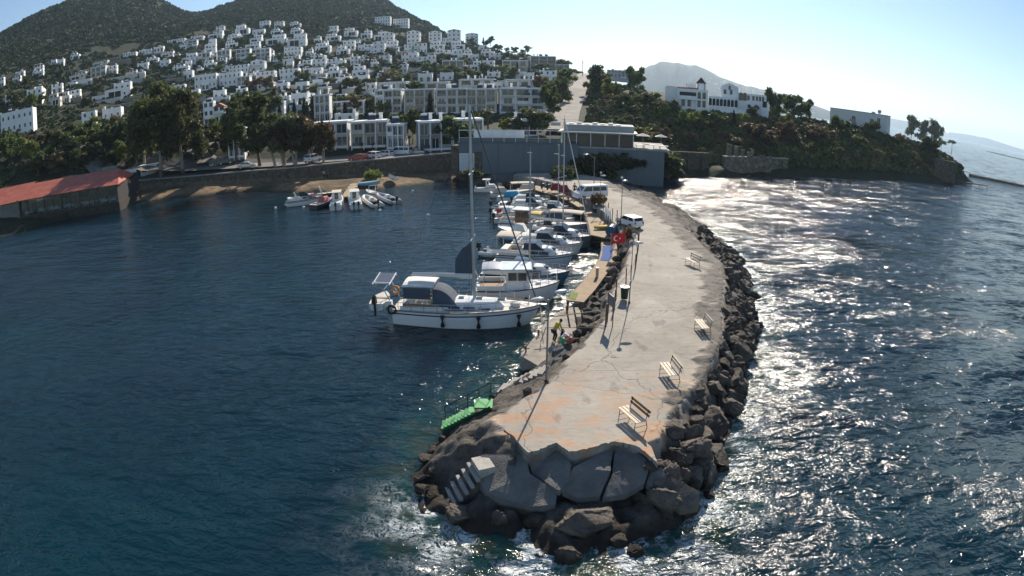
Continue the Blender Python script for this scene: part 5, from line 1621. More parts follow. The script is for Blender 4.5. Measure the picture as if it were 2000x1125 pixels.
def restaurant():
    """open fronted restaurant with red roof at the left"""
    a = G(42, 424, 1.8); b = G(231, 394, 1.8)
    L, rz = seg_frame(a, b)
    t = thing("restaurant", "glazed beach restaurant under a long red tiled roof at the left shore", "restaurant", a, rz)
    he, hr, D = 3.5, 5.9, 13.0
    MB().box(-16, L + 0.4, -0.4, D, -3.2, 0).obj("stone_base", simple("dark_sea_rock", (0.05, 0.042, 0.036), 0.95, 0.4, 1.5, bump=0.8), t)
    MB().box(0, L, 0.05, 0.12, 0.0, he).obj("glazing", mat_glass("restaurant_glass"), t)
    MB().box(L - 0.1, L + 0.05, 0.2, D, 0, he).obj("side_wall", simple("dark_side_wall", (0.035, 0.03, 0.03), 0.8), t)
    MB().box(0, L, D - 0.3, D, 0, he + 0.6).obj("back_wall", simple("dim_teal_wall", (0.05, 0.075, 0.08), 0.8), t)
    mb = MB()
    for i in range(12):
        x = L * i / 11
        mb.box(x - 0.07, x + 0.07, -0.06, 0.045, 0, he)
    mb.box(-0.07, L + 0.07, -0.08, 0.04, he - 0.12, he); mb.box(-0.07, L + 0.07, -0.08, 0.04, 0, 0.12)
    mb.obj("window_frame", simple("dark_metal_frame", (0.05, 0.06, 0.065), 0.5), t)
    rf = MB()
    rf.add([(-0.5, -0.9, he), (L + 0.8, -0.9, he), (L - 2.5, D * 0.62, hr), (-0.5, D * 0.62, hr), (-0.5, D + 0.6, he + 0.4), (L - 1, D + 0.6, he + 0.4)],
           [(0, 1, 2, 3), (3, 2, 5, 4), (1, 5, 2)])
    rf.add([(-0.5, -0.9, he - 0.15), (L + 0.8, -0.9, he - 0.15), (L - 1, D + 0.6, he + 0.25), (-0.5, D + 0.6, he + 0.25)], [(3, 2, 1, 0)])
    rf.obj("roof", ROOFR, t)
    rl = MB()
    rl.add([(-18, -0.2, he - 0.3), (-0.52, -0.9, he - 0.05), (-0.52, D * 0.75, hr + 0.25), (-18, D * 0.75, hr + 0.1), (-18, D + 2, he + 0.6), (-0.52, D + 2, he + 0.6)], [(0, 1, 2, 3), (3, 2, 5, 4)])
    rl.obj("left_roof", ROOFR, t)
    MB().box(-16, -0.1, 0.3, 0.4, 0, he - 0.35).obj("left_glazing", GLASSB, t)
    MB().box(-0.35, -0.05, -0.5, 0.2, -0.2, he + 0.3).obj("corner_post", STONE2, t)
    MB().box(L * 0.52, L * 0.98, D + 0.2, D + 0.6, he + 0.7, he + 1.5).obj("gutter_wall", WHITE, t)
    ac = MB().box(L * 0.72, L * 0.86, D * 0.66, D * 0.78, hr - 0.15, hr + 0.55); ac.obj("cooling_unit", simple("green_grey_box", (0.15, 0.2, 0.17), 0.6), t)
    for i, (u, v) in enumerate([(0.06, 1.5), (0.13, 3.2), (0.2, 1.3), (0.28, 3.0), (0.36, 1.3), (0.46, 2.8), (0.53, 1.3), (0.62, 3.0), (0.70, 1.3), (0.78, 3.1), (0.86, 1.2), (0.94, 1.3)]):
        ca, sa = math.cos(rz), math.sin(rz)
        P = (a.x + u * L * ca - v * sa, a.y + u * L * sa + v * ca, a.z)
        k = thing("dining_table", f"table with white cloth inside the glazed restaurant, {ordinal(i + 1)} from the left", "table", P, rz, "restaurant tables")
        mb = MB().box(-0.55, 0.55, -0.45, 0.45, 0.72, 0.76)
        mb.add([(-0.57, -0.47, 0.765), (0.57, -0.47, 0.765), (0.57, 0.47, 0.765), (-0.57, 0.47, 0.765), (-0.63, -0.53, 0.35), (0.63, -0.53, 0.35), (0.63, 0.53, 0.35), (-0.63, 0.53, 0.35)], [(0, 1, 2, 3), (0, 4, 5, 1), (1, 5, 6, 2), (2, 6, 7, 3), (3, 7, 4, 0)])
        mb.obj("tablecloth", WHITE2, k)
        for sx in (-1, 1):
            c = MB().box(sx * 0.95 - 0.22, sx * 0.95 + 0.22, -0.22, 0.22, 0.42, 0.48).box(sx * 1.15 - 0.03, sx * 1.15 + 0.03, -0.22, 0.22, 0.48, 0.95)
            for qx in (-.18, .18):
                for qy in (-.18, .18): c.box(sx * 0.95 + qx - .02, sx * 0.95 + qx + .02, qy - .02, qy + .02, 0, .42)
            c.obj("chair", STEELW, k)
def mat_glass(name):
    m = bpy.data.materials.new(name); m.use_nodes = True
    t = m.node_tree; p = t.nodes["Principled BSDF"]
    p.inputs["Base Color"].default_value = (0.7, 0.85, 0.88, 1); p.inputs["Roughness"].default_value = 0.03
    tr = t.nodes.new("ShaderNodeBsdfTransparent"); tr.inputs[0].default_value = (0.75, 0.85, 0.88, 1)
    gl = t.nodes.new("ShaderNodeBsdfGlossy"); gl.inputs["Roughness"].default_value = 0.05
    fr = t.nodes.new("ShaderNodeFresnel"); fr.inputs[0].default_value = 1.45
    ms = t.nodes.new("ShaderNodeMixShader")
    t.links.new(fr.outputs[0], ms.inputs[0]); t.links.new(tr.outputs[0], ms.inputs[1]); t.links.new(gl.outputs[0], ms.inputs[2])
    t.links.new(ms.outputs[0], t.nodes["Material Output"].inputs["Surface"])
    return m
_r = NT("red_sheet_roof")
_wv = _r.n("TexWave"); _wv.inputs["Scale"].default_value = 2.4; _r.link(_r.coord(), _wv.inputs["Vector"])
_r.color(_r.mix((0.34, 0.08, 0.05), (0.46, 0.125, 0.075), _r.ramp(_r.noise(0.6, 5), [(0.35, 0), (0.65, 1)])))
_r.set(0.65, 0, 0.3); _r.bump(_wv.outputs["Fac"], 0.5, 0.06)
ROOFR = _r.mat
restaurant()

def kiosk():
    p = hit(290, 341)
    t = thing("kiosk", "small white flat roofed kiosk under the tall eucalyptus", "kiosk", p, 0.35)
    MB().box(-2.2, 2.2, 0, 3, -0.6, 2.3).obj("wall", WHITE2, t)
    MB().box(-2.5, 2.5, -0.5, 3.2, 2.3, 2.5).obj("roof", WHITE2, t)
    mobj("window", win_mesh(1.2, 1.2, GLASSD), t, (-1.1, 0, 0.8)); mobj("window", win_mesh(1.8, 1.2, GLASSD), t, (0.9, 0, 0.8))
kiosk()

# ---------------------------------------------------------------- cars
PAINT = {}
def paint(name, c, rough=0.25, metal=0.0):
    k = "paint_" + name
    if k not in PAINT: PAINT[k] = simple(k, c, rough, 0.05, 1.0, metal=metal, spec=0.6)
    return PAINT[k]
TYRE = simple("tyre_rubber", (0.02, 0.02, 0.02), 0.85, 0.2, 5)
LAMPM = simple("lamp_lens", (0.6, 0.6, 0.55), 0.1, 0.1, 4, spec=0.8)
REDL = simple("red_lens", (0.35, 0.02, 0.02), 0.2, 0.1, 4)
CHROME = simple("wheel_alloy", (0.5, 0.5, 0.5), 0.3, 0.1, 4, metal=0.8)
def car(kind, loc, rz, col, label, L=None, group=None):
    prof = {  # side outline (x along, z): lower body and greenhouse
        'sedan': (4.4, 1.75, [(-2.2, .35), (-2.2, .8), (-2.1, .95), (-1.5, 1.0), (-0.9, 1.4), (0.45, 1.42), (1.05, .98), (2.05, .86), (2.2, .65), (2.2, .35)], [(-1.42, 1.0), (-0.85, 1.36), (0.42, 1.38), (0.95, 1.0)]),
        'hatch': (4.0, 1.72, [(-2.0, .35), (-2.02, .8), (-1.95, 1.05), (-1.7, 1.48), (0.3, 1.52), (1.0, 1.02), (1.85, .9), (2.0, .65), (2.0, .35)], [(-1.7, 1.02), (-1.58, 1.42), (0.26, 1.46), (0.88, 1.03)]),
        'suv': (4.5, 1.85, [(-2.2, .45), (-2.22, 1.0), (-2.1, 1.2), (-1.95, 1.72), (0.4, 1.76), (1.1, 1.18), (2.1, 1.05), (2.25, .75), (2.25, .45)], [(-1.95, 1.2), (-1.82, 1.66), (0.36, 1.7), (0.98, 1.2)]),
        'van': (4.9, 1.92, [(-2.4, .4), (-2.45, 1.0), (-2.4, 1.95), (-2.3, 2.05), (1.1, 2.05), (1.35, 1.95), (1.95, 1.2), (2.4, 1.0), (2.45, .7), (2.45, .4)], [(-2.2, 1.25), (-2.15, 1.85), (1.15, 1.87), (1.7, 1.27)])}[kind]
    L0, W, body, glass = prof
    t = thing("parked_car" if kind != 'van' else "van", label, "car" if kind != 'van' else "van", loc, rz, group)
    if L: t.scale = (L / L0,) * 3
    h = W / 2
    def ring(k, y, inset):
        zz = max(q[1] for q in body)
        return [(x * (1 - (0.04 if z > 1.0 else 0) * k), y * (1 - inset * max(0, (z - 0.95)) * 1.0), z) for x, z in body]
    rings = [ring(0.9, -h * 0.97, 0.14), ring(0, -h * 0.9, 0.1), ring(0, h * 0.9, 0.1), ring(0.9, h * 0.97, 0.14)]
    b = MB().loft(rings, cap=True, closed=True).obj("body", paint(*col), t)
    for sy in (-1, 1):
        n = len(glass)
        vs = [(x, sy * (h * 0.97 * (1 - 0.14 * max(0, z - 0.95)) + 0.012), z) for x, z in glass]
        fs = [tuple(range(n))]
        g_ = MB().add(vs + [(x, y - sy * 0.03, z) for x, y, z in vs], [tuple(range(n)), tuple(range(2 * n - 1, n - 1, -1))] + [(i, (i + 1) % n, (i + 1) % n + n, i + n) for i in range(n)])
        g_.obj("side_window", GLASSD, t)
        # door pillar over the glass
        xm = (glass[1][0] + glass[2][0]) / 2
        z0, z1 = glass[0][1], glass[1][1]
        for xp in ([xm] if kind != 'van' else [xm - 0.6, xm + 0.65]):
            y0 = sy * (h * 0.97 * (1 - 0.14 * max(0, z0 - 0.95)) + 0.02); y1 = sy * (h * 0.97 * (1 - 0.14 * max(0, z1 - 0.95)) + 0.02)
            MB().add([(xp - .05, y0, z0), (xp + .05, y0, z0), (xp + .05, y1, z1), (xp - .05, y1, z1), (xp - .05, y0 - sy * .02, z0), (xp + .05, y0 - sy * .02, z0), (xp + .05, y1 - sy * .02, z1), (xp - .05, y1 - sy * .02, z1)],
                     [(0, 1, 2, 3), (7, 6, 5, 4), (0, 4, 5, 1), (1, 5, 6, 2), (2, 6, 7, 3), (3, 7, 4, 0)]).obj("door_pillar", paint(*col), t)
    fi = {'sedan': (5, 6), 'hatch': (4, 5), 'suv': (4, 5), 'van': (5, 6)}[kind]
    ri = {'sedan': (3, 4), 'hatch': (2, 3), 'suv': (2, 3), 'van': (1, 2)}[kind]
    for nm, (i, j), sg in (("windscreen", fi, 1), ("rear_window", ri, -1)):
        (xa, za), (xb, zb) = body[i], body[j]
        za_, zb_ = (za * 0.92 + zb * 0.08, za * 0.1 + zb * 0.9)
        xa_, xb_ = (xa * 0.92 + xb * 0.08, xa * 0.1 + xb * 0.9)
        if kind == 'van' and nm == "rear_window": xa_, za_, xb_, zb_ = -2.43, 1.25, -2.4, 1.85
        e = 0.02 * sg
        y = h * 0.78
        v = [(xa_ + e, -y, za_), (xa_ + e, y, za_), (xb_ + e, y * .96, zb_), (xb_ + e, -y * .96, zb_)]
        MB().add(v + [(q[0] - 0.03 * sg, q[1], q[2] - 0.02) for q in v], [(0, 1, 2, 3), (7, 6, 5, 4), (0, 4, 5, 1), (1, 5, 6, 2), (2, 6, 7, 3), (3, 7, 4, 0)]).obj(nm, GLASSD, t)
    xw = L0 / 2 - 0.85
    for sx in (-1, 1):
        for sy in (-1, 1):
            w_ = MB().tube([(sx * xw, sy * (h - 0.2), 0.33), (sx * xw, sy * (h + 0.01), 0.33)], 0.33, 14).obj("wheel", TYRE, t)
            MB().tube([(sx * xw, sy * (h + 0.011), 0.33), (sx * xw, sy * (h + 0.03), 0.33)], 0.2, 10).obj("rim", CHROME, w_)
    for sy in (-1, 1):
        MB().box(L0 / 2 - 0.06, L0 / 2 + 0.015, sy * h * 0.7 - 0.18, sy * h * 0.7 + 0.18, 0.62, 0.78).obj("headlight", LAMPM, t)
        MB().box(-L0 / 2 - 0.03, -L0 / 2 + 0.05, sy * h * 0.76 - 0.12, sy * h * 0.76 + 0.12, 0.7, 0.95).obj("tail_light", REDL, t)
    MB().box(L0 / 2 - 0.1, L0 / 2 + 0.05, -h * 0.9, h * 0.9, 0.3, 0.55).obj("bumper", TYRE if kind == 'suv' else paint(*col), t)
    return t
def road_car(kind, x, y, deg, col, label, L=None):
    p = hit(x, y)
    return car(kind, (p.x, p.y, p.z + 0.16), R(deg), col, label, L)
WH, BL, SI, RD, GY = ("white", (0.72, 0.72, 0.72)), ("black", (0.02, 0.022, 0.025)), ("silver", (0.4, 0.41, 0.42), 0.25, 0.6), ("red", (0.35, 0.04, 0.02)), ("dark_grey", (0.07, 0.08, 0.085), 0.3, 0.4)
def cars():
    road_car('hatch', 425, 324, 20, BL, "dark hatchback in the shade at the lane mouth, left one")
    road_car('hatch', 441, 322, 25, GY, "dark grey hatchback in the shade beside the left one")
    road_car('sedan', 483, 330, 12, SI, "low grey silver saloon on the shore road behind the wall")
    road_car('suv', 611, 318, 75, WH, "white and black jeep parked beneath the russet tree")
    road_car('hatch', 700, 316, 160, RD, "red hatchback at the left end of the car park")
    road_car('hatch', 727, 311, 150, WH, "white hatchback next to the red one")
    road_car('hatch', 752, 308, 155, WH, "white hatchback in the middle of the car park")
    road_car('van', 784, 305, 160, WH, "white minibus with dark side in the car park")
    road_car('sedan', 814, 304, 165, SI, "silver saloon at the right end of the car park")
    p = PD(1113, 190, 232)
    for i, (x, y, c, lb) in enumerate([(1106, 196, WH, "white car parked at the edge of the hill road"), (1111, 188, BL, "black car parked above the white one on the hill road")]):
        q = hit(x, y); car('suv', (q.x, q.y, q.z + 0.5), R(75), c, lb)
    # on the pier
    q = G(1153, 388, DZ); van = car('van', (q.x, q.y, DZ), R(-158), WH, "white passenger van parked on the pier facing the boats", 4.6)
    q = G(1229, 442, DZ); car('hatch', (q.x, q.y, DZ), R(118), WH, "small white hatchback parked on the pier by the round bush", 3.3)
cars()
# ================================================================ BOATS
GEL = simple("white_gelcoat", (0.74, 0.74, 0.71), 0.3, 0.05, 1.2, spec=0.5)
GEL2 = simple("ivory_gelcoat", (0.62, 0.6, 0.54), 0.4, 0.08, 1.2)
GELG = simple("grey_gelcoat", (0.36, 0.38, 0.4), 0.35, 0.08, 1.2)
GELB = simple("blue_hull_paint", (0.04, 0.12, 0.2), 0.3, 0.1, 1.2)
GELLB = simple("pale_blue_hull_paint", (0.28, 0.45, 0.55), 0.35, 0.1, 1.2)
GELD = simple("dark_hull_paint", (0.035, 0.03, 0.03), 0.35, 0.15, 1.2)
GELGR = simple("grey_green_hull_paint", (0.1, 0.14, 0.14), 0.4, 0.1, 1.2)
ANTIF = simple("antifouling_paint", (0.03, 0.045, 0.07), 0.8, 0.2, 2)
TEAK = simple("teak_deck", (0.30, 0.19, 0.10), 0.75, 0.25, 6, streak=True)
CANB = simple("beige_canvas", (0.56, 0.48, 0.38), 0.9, 0.08, 1.5)
CANW = simple("white_canvas", (0.7, 0.68, 0.63), 0.9, 0.06, 1.5)
CANG = simple("slate_blue_canvas", (0.075, 0.095, 0.12), 0.9, 0.12, 1.5)
CANBL = simple("bright_blue_canvas", (0.02, 0.3, 0.5), 0.8, 0.08, 1.5)
CANY = simple("yellow_canvas", (0.5, 0.36, 0.06), 0.8, 0.08, 1.5)
CANP = simple("faded_red_canvas", (0.42, 0.12, 0.12), 0.8, 0.12, 1.5)
ALU = simple("anodised_mast", (0.42, 0.44, 0.46), 0.35, 0.08, 1.0, metal=0.5)
INOX = simple("stainless_rail", (0.6, 0.6, 0.6), 0.25, 0.05, 1.0, metal=0.8)
ROPE = simple("rope", (0.3, 0.27, 0.22), 0.9, 0.1, 9)
WIRE = simple("rigging_wire", (0.12, 0.12, 0.12), 0.5, 0.1, 9)
BLK = simple("black_rubber", (0.015, 0.015, 0.017), 0.6, 0.2, 3)
NAVY = simple("navy_stripe", (0.015, 0.04, 0.12), 0.4, 0.05, 2)
VARN = simple("varnished_wood", (0.26, 0.11, 0.04), 0.35, 0.25, 4, streak=True)
REDF = simple("red_flag_cloth", (0.62, 0.02, 0.02), 0.8, 0.06, 2)
WHF = simple("white_flag_cloth", (0.8, 0.8, 0.8), 0.8, 0.02, 2)

def hb(u, B, full=0.5, transom=0.75):
    """half breadth at u (0 stern .. 1 bow)"""
    a = transom + (1 - transom) * min(1, u / 0.42) ** 0.8 if u < 0.42 else (max(0, 1 - ((u - 0.42) / 0.58) ** (1.9 + full))) ** 0.75
    return B / 2 * a
def sheer(u, fs, fb):
    return fs + (fb - fs) * max(0, (u - 0.15) / 0.85) ** 1.7
def hull_parts(t, L, B, fs, fb, mat, deckmat=None, transom=0.75, full=0.5, stripe=None, rub=None, draft=0.5, rake=0.07):
    N = 22
    rings = []
    for i in range(N + 1):
        u = i / N
        b = max(hb(u, B, full, transom), 0.02); z = sheer(u, fs, fb)
        dr = draft * (1 - max(0, (u - 0.7) / 0.3) ** 2 * 0.95) * (0.55 + 0.45 * min(1, u / 0.25))
        def X(zz): return -L / 2 + L * u * (1 - rake) + L * rake * (u ** 3) * ((zz + dr) / (z + dr))
        half = [(b, z), (b * 0.99, z * 0.6), (b * 0.93, 0.06), (b * 0.7, -0.6 * dr), (0.0, -dr)]
        ring = [(X(zz), y, zz) for y, zz in half] + [(X(zz), -y, zz) for y, zz in half[::-1][1:]]
        rings.append(ring)
    mb = MB()
    n = len(rings[0])
    vs = [q for g in rings for q in g]; fs_ = []
    for i in range(N):
        for j in range(n - 1):
            a = i * n + j; fs_.append((a, a + 1, a + n + 1, a + n))
    fs_.append(tuple(range(n)))
    mb.add(vs, fs_)
    o = mb.obj("hull", mat, t, smooth=False)
    d = MB()
    vs = []
    for i in range(N + 1):
        g = rings[i]; z = g[0][2] - 0.03
        vs += [(g[0][0], g[0][1] * 0.985, z), (g[0][0], 0, z + 0.05 * B / 3), (g[-1][0], g[-1][1] * 0.985, z)]
    fs_ = []
    for i in range(N):
        for j in range(2):
            a = i * 3 + j; fs_.append((a, a + 3, a + 4, a + 1))
    d.add(vs, fs_)
    d.obj("deck", deckmat or GEL, t, smooth=False)
    def line(z0f, off, h, m, nm):
        q = MB()
        for s_ in (1, -1):
            R_ = []
            for i in range(N + 1):
                u = i / N; z = sheer(u, fs, fb) * z0f; b = max(hb(u, B, full, transom), 0.02)
                k = 1.0 if z0f > 0.75 else 0.985
                dr = draft * 0.4
                x = -L / 2 + L * u * (1 - rake) + L * rake * (u ** 3) * ((z + dr) / (sheer(u, fs, fb) + dr))
                R_.append([(x, s_ * (b * k + off), z - h / 2), (x, s_ * (b * k + off), z + h / 2), (x, s_ * (b * k - 0.02), z + h / 2), (x, s_ * (b * k - 0.02), z - h / 2)])
            q.loft(R_)
        q.obj(nm, m, t)
    if stripe: line(0.8, 0.012, 0.09, stripe, "stripe")
    if rub: line(1.0, 0.035, 0.08, rub, "rubbing_strake")
    return rings
def rail(t, L, B, fs, fb, u0, u1, h=0.6, n=6, full=0.5, transom=0.75, close=True, name="rail", rake=0.07):
    mb = MB()
    P = {1: [], -1: []}
    for s_ in (1, -1):
        for i in range(n + 1):
            u = u0 + (u1 - u0) * i / n
            x = -L / 2 + L * u * (1 - rake) + L * rake * u ** 3
            y = s_ * max(hb(u, B, full, transom) * 0.95, 0.04); z = sheer(u, fs, fb)
            mb.tube([(x, y, z - 0.04), (x, y, z + h)], 0.022, 4)
            P[s_].append((x, y, z + h))
    path = P[1] + (P[-1][::-1] if close else [])
    mb.tube(path, 0.024, 4)
    if not close: mb.tube(P[-1], 0.024, 4)
    mb.tube([(x, y, z - h * 0.5) for x, y, z in path], 0.014, 4)
    if not close: mb.tube([(x, y, z - h * 0.5) for x, y, z in P[-1]], 0.014, 4)
    mb.obj(name, INOX, t)
def block(x0, x1, w0, w1, z0, z1, inset=0.12, front=0.3, back=0.0, crown=0.05):
    """tapered superstructure block (x0 aft, x1 forward)"""
    a, b = w0 / 2, w1 / 2
    bot = [(x0, -a, z0), (x1, -b, z0), (x1, b, z0), (x0, a, z0)]
    top = [(x0 + back, -a + inset, z1), (x1 - front, -b + inset, z1), (x1 - front, b - inset, z1), (x0 + back, a - inset, z1)]
    mb = MB().add(bot + top + [(x0 + back + 0.05, 0, z1 + crown), (x1 - front - 0.05, 0, z1 + crown)],
                  [(0, 1, 5, 4), (1, 2, 6, 5), (2, 3, 7, 6), (3, 0, 4, 7), (4, 5, 9, 8), (7, 8, 9, 6), (5, 6, 9), (4, 8, 7), (0, 3, 2, 1)])
    return mb
def outboard(t, x, y, z, col=BLK):
    o = block(x - 0.5, x - 0.05, 0.34, 0.3, z + 0.35, z + 0.85, 0.04, 0.06, 0.05).obj("outboard_motor", col, t)
    MB().box(x - 0.34, x - 0.18, -0.07, 0.07, -0.4, z + 0.36).obj("leg", BLK, o)
    MB().tube([(x - 0.5, 0, -0.25), (x - 0.05, 0, -0.25)], 0.07, 6).obj("gearcase", BLK, o)
    for q in (o,) : q.location.y = y
def canopy(t, x0, x1, w, z, zf, mat, legs=True, name="bimini", arch=0.18):
    mb = MB()
    n = 6
    R_ = []
    for i in range(n + 1):
        u = i / n; x = x0 + (x1 - x0) * u
        zz = z + math.sin(math.pi * (0.12 + 0.76 * u)) * 0.08
        R_.append([(x, w / 2 * math.cos(a), zz + arch * math.sin(a)) for a in np.linspace(0, math.pi, 7)] + [(x, w / 2 * math.cos(a) * 0.98, zz - 0.03 + arch * math.sin(a)) for a in np.linspace(math.pi, 0, 7)])
    mb.loft(R_)
    o = mb.obj(name, mat, t)
    if legs:
        lg = MB()
        for x in (x0 + 0.1, x1 - 0.1):
            lg.tube([(x, -w / 2 * 0.97, zf), (x, -w / 2 * 0.97, z), (x, w / 2 * 0.97, z), (x, w / 2 * 0.97, zf)], 0.025, 4)
        lg.tube([(x0 + 0.1, 0, z), (x1 - 0.1, 0, z)], 0.02, 4)
        lg.obj("bimini_frame", INOX, o)
def mast(t, x, z0, H, L, boom=None, mat=None, spreaders=2, r=0.09, B=3.0, fb=1.2, fore=True, furl=None, rake=0.0):
    m = MB()
    top = (x - rake * H, 0, z0 + H)
    m.tube([(x, 0, z0 - 0.5), top], r, 8, r1=r * 0.8)
    o = m.obj("mast", mat or ALU, t)
    w = MB()
    for k in range(spreaders):
        u = (k + 1) / (spreaders + 1)
        zz = z0 + H * u; xx = x - rake * H * u
        MB().tube([(xx, -B * 0.3, zz - 0.05), (xx, 0, zz), (xx, B * 0.3, zz - 0.05)], 0.035, 4).obj("spreader", mat or ALU, o)
    for s_ in (-1, 1):
        pts = [(x - 0.2, s_ * B * 0.44, fb)] + [(x - rake * H * (k + 1) / (spreaders + 1), s_ * B * 0.3, z0 + H * (k + 1) / (spreaders + 1) - .05) for k in range(spreaders)] + [top]
        w.tube(pts, 0.012, 3)
    w.tube([(-L / 2 + 0.1, 0, fb), top], 0.012, 3)
    w.obj("shrouds", WIRE, t)
    if fore:
        f = MB(); f.tube([(L / 2 - 0.25, 0, fb + 0.2), (top[0] + 0.1, 0, top[2] - 0.3)], 0.055 if furl else 0.014, 5)
        f.obj("furled_jib" if furl else "forestay", furl or WIRE, t)
    if boom:
        bl, bz, bm_ = boom
        b = MB().tube([(x - 0.1, 0, z0 + bz), (x - bl, 0, z0 + bz + 0.1)], 0.07, 6).obj("boom", mat or ALU, t)
        if bm_: MB().tube([(x - 0.15, 0, z0 + bz + 0.16), (x - bl * 0.5, 0, z0 + bz + 0.2), (x - bl + 0.1, 0, z0 + bz + 0.2)], 0.17, 7, r1=0.1).obj("sail_cover", bm_, b)
    MB().box(top[0] - 0.25, top[0] + 0.15, -0.03, 0.03, top[2], top[2] + 0.05).tube([(top[0], 0, top[2]), (top[0], 0, top[2] + 0.5)], 0.015, 4).obj("masthead", ALU, o)
def boat_frame(name, cat, label, ps, pb, group=None, z=0.0, L=None):
    """ps, pb: stern and bow at the waterline in the photo"""
    a, b = G(ps[0], ps[1], 0), G(pb[0], pb[1], 0)
    c = (a + b) / 2; c.z = z
    Lw, rz = seg_frame(a, b)
    return thing(name, label, cat, c, rz, group), (L or Lw)
def windows_band(t, x0, x1, y, z0, z1, n, inset=0.0, gap=0.12, mat=None, name="window"):
    for s_ in (-1, 1):
        for i in range(n):
            a = x0 + (x1 - x0) * i / n + gap / 2; b = x0 + (x1 - x0) * (i + 1) / n - gap / 2
            MB().add([(a, s_ * y, z0), (b, s_ * y, z0), (b, s_ * (y - inset), z1), (a, s_ * (y - inset), z1), (a, s_ * (y - .04), z0), (b, s_ * (y - .04), z0), (b, s_ * (y - inset - .04), z1), (a, s_ * (y - inset - .04), z1)],
                     [(0, 1, 2, 3), (7, 6, 5, 4), (0, 4, 5, 1), (1, 5, 6, 2), (2, 6, 7, 3), (3, 7, 4, 0)]).obj(name, mat or GLASSD, t)

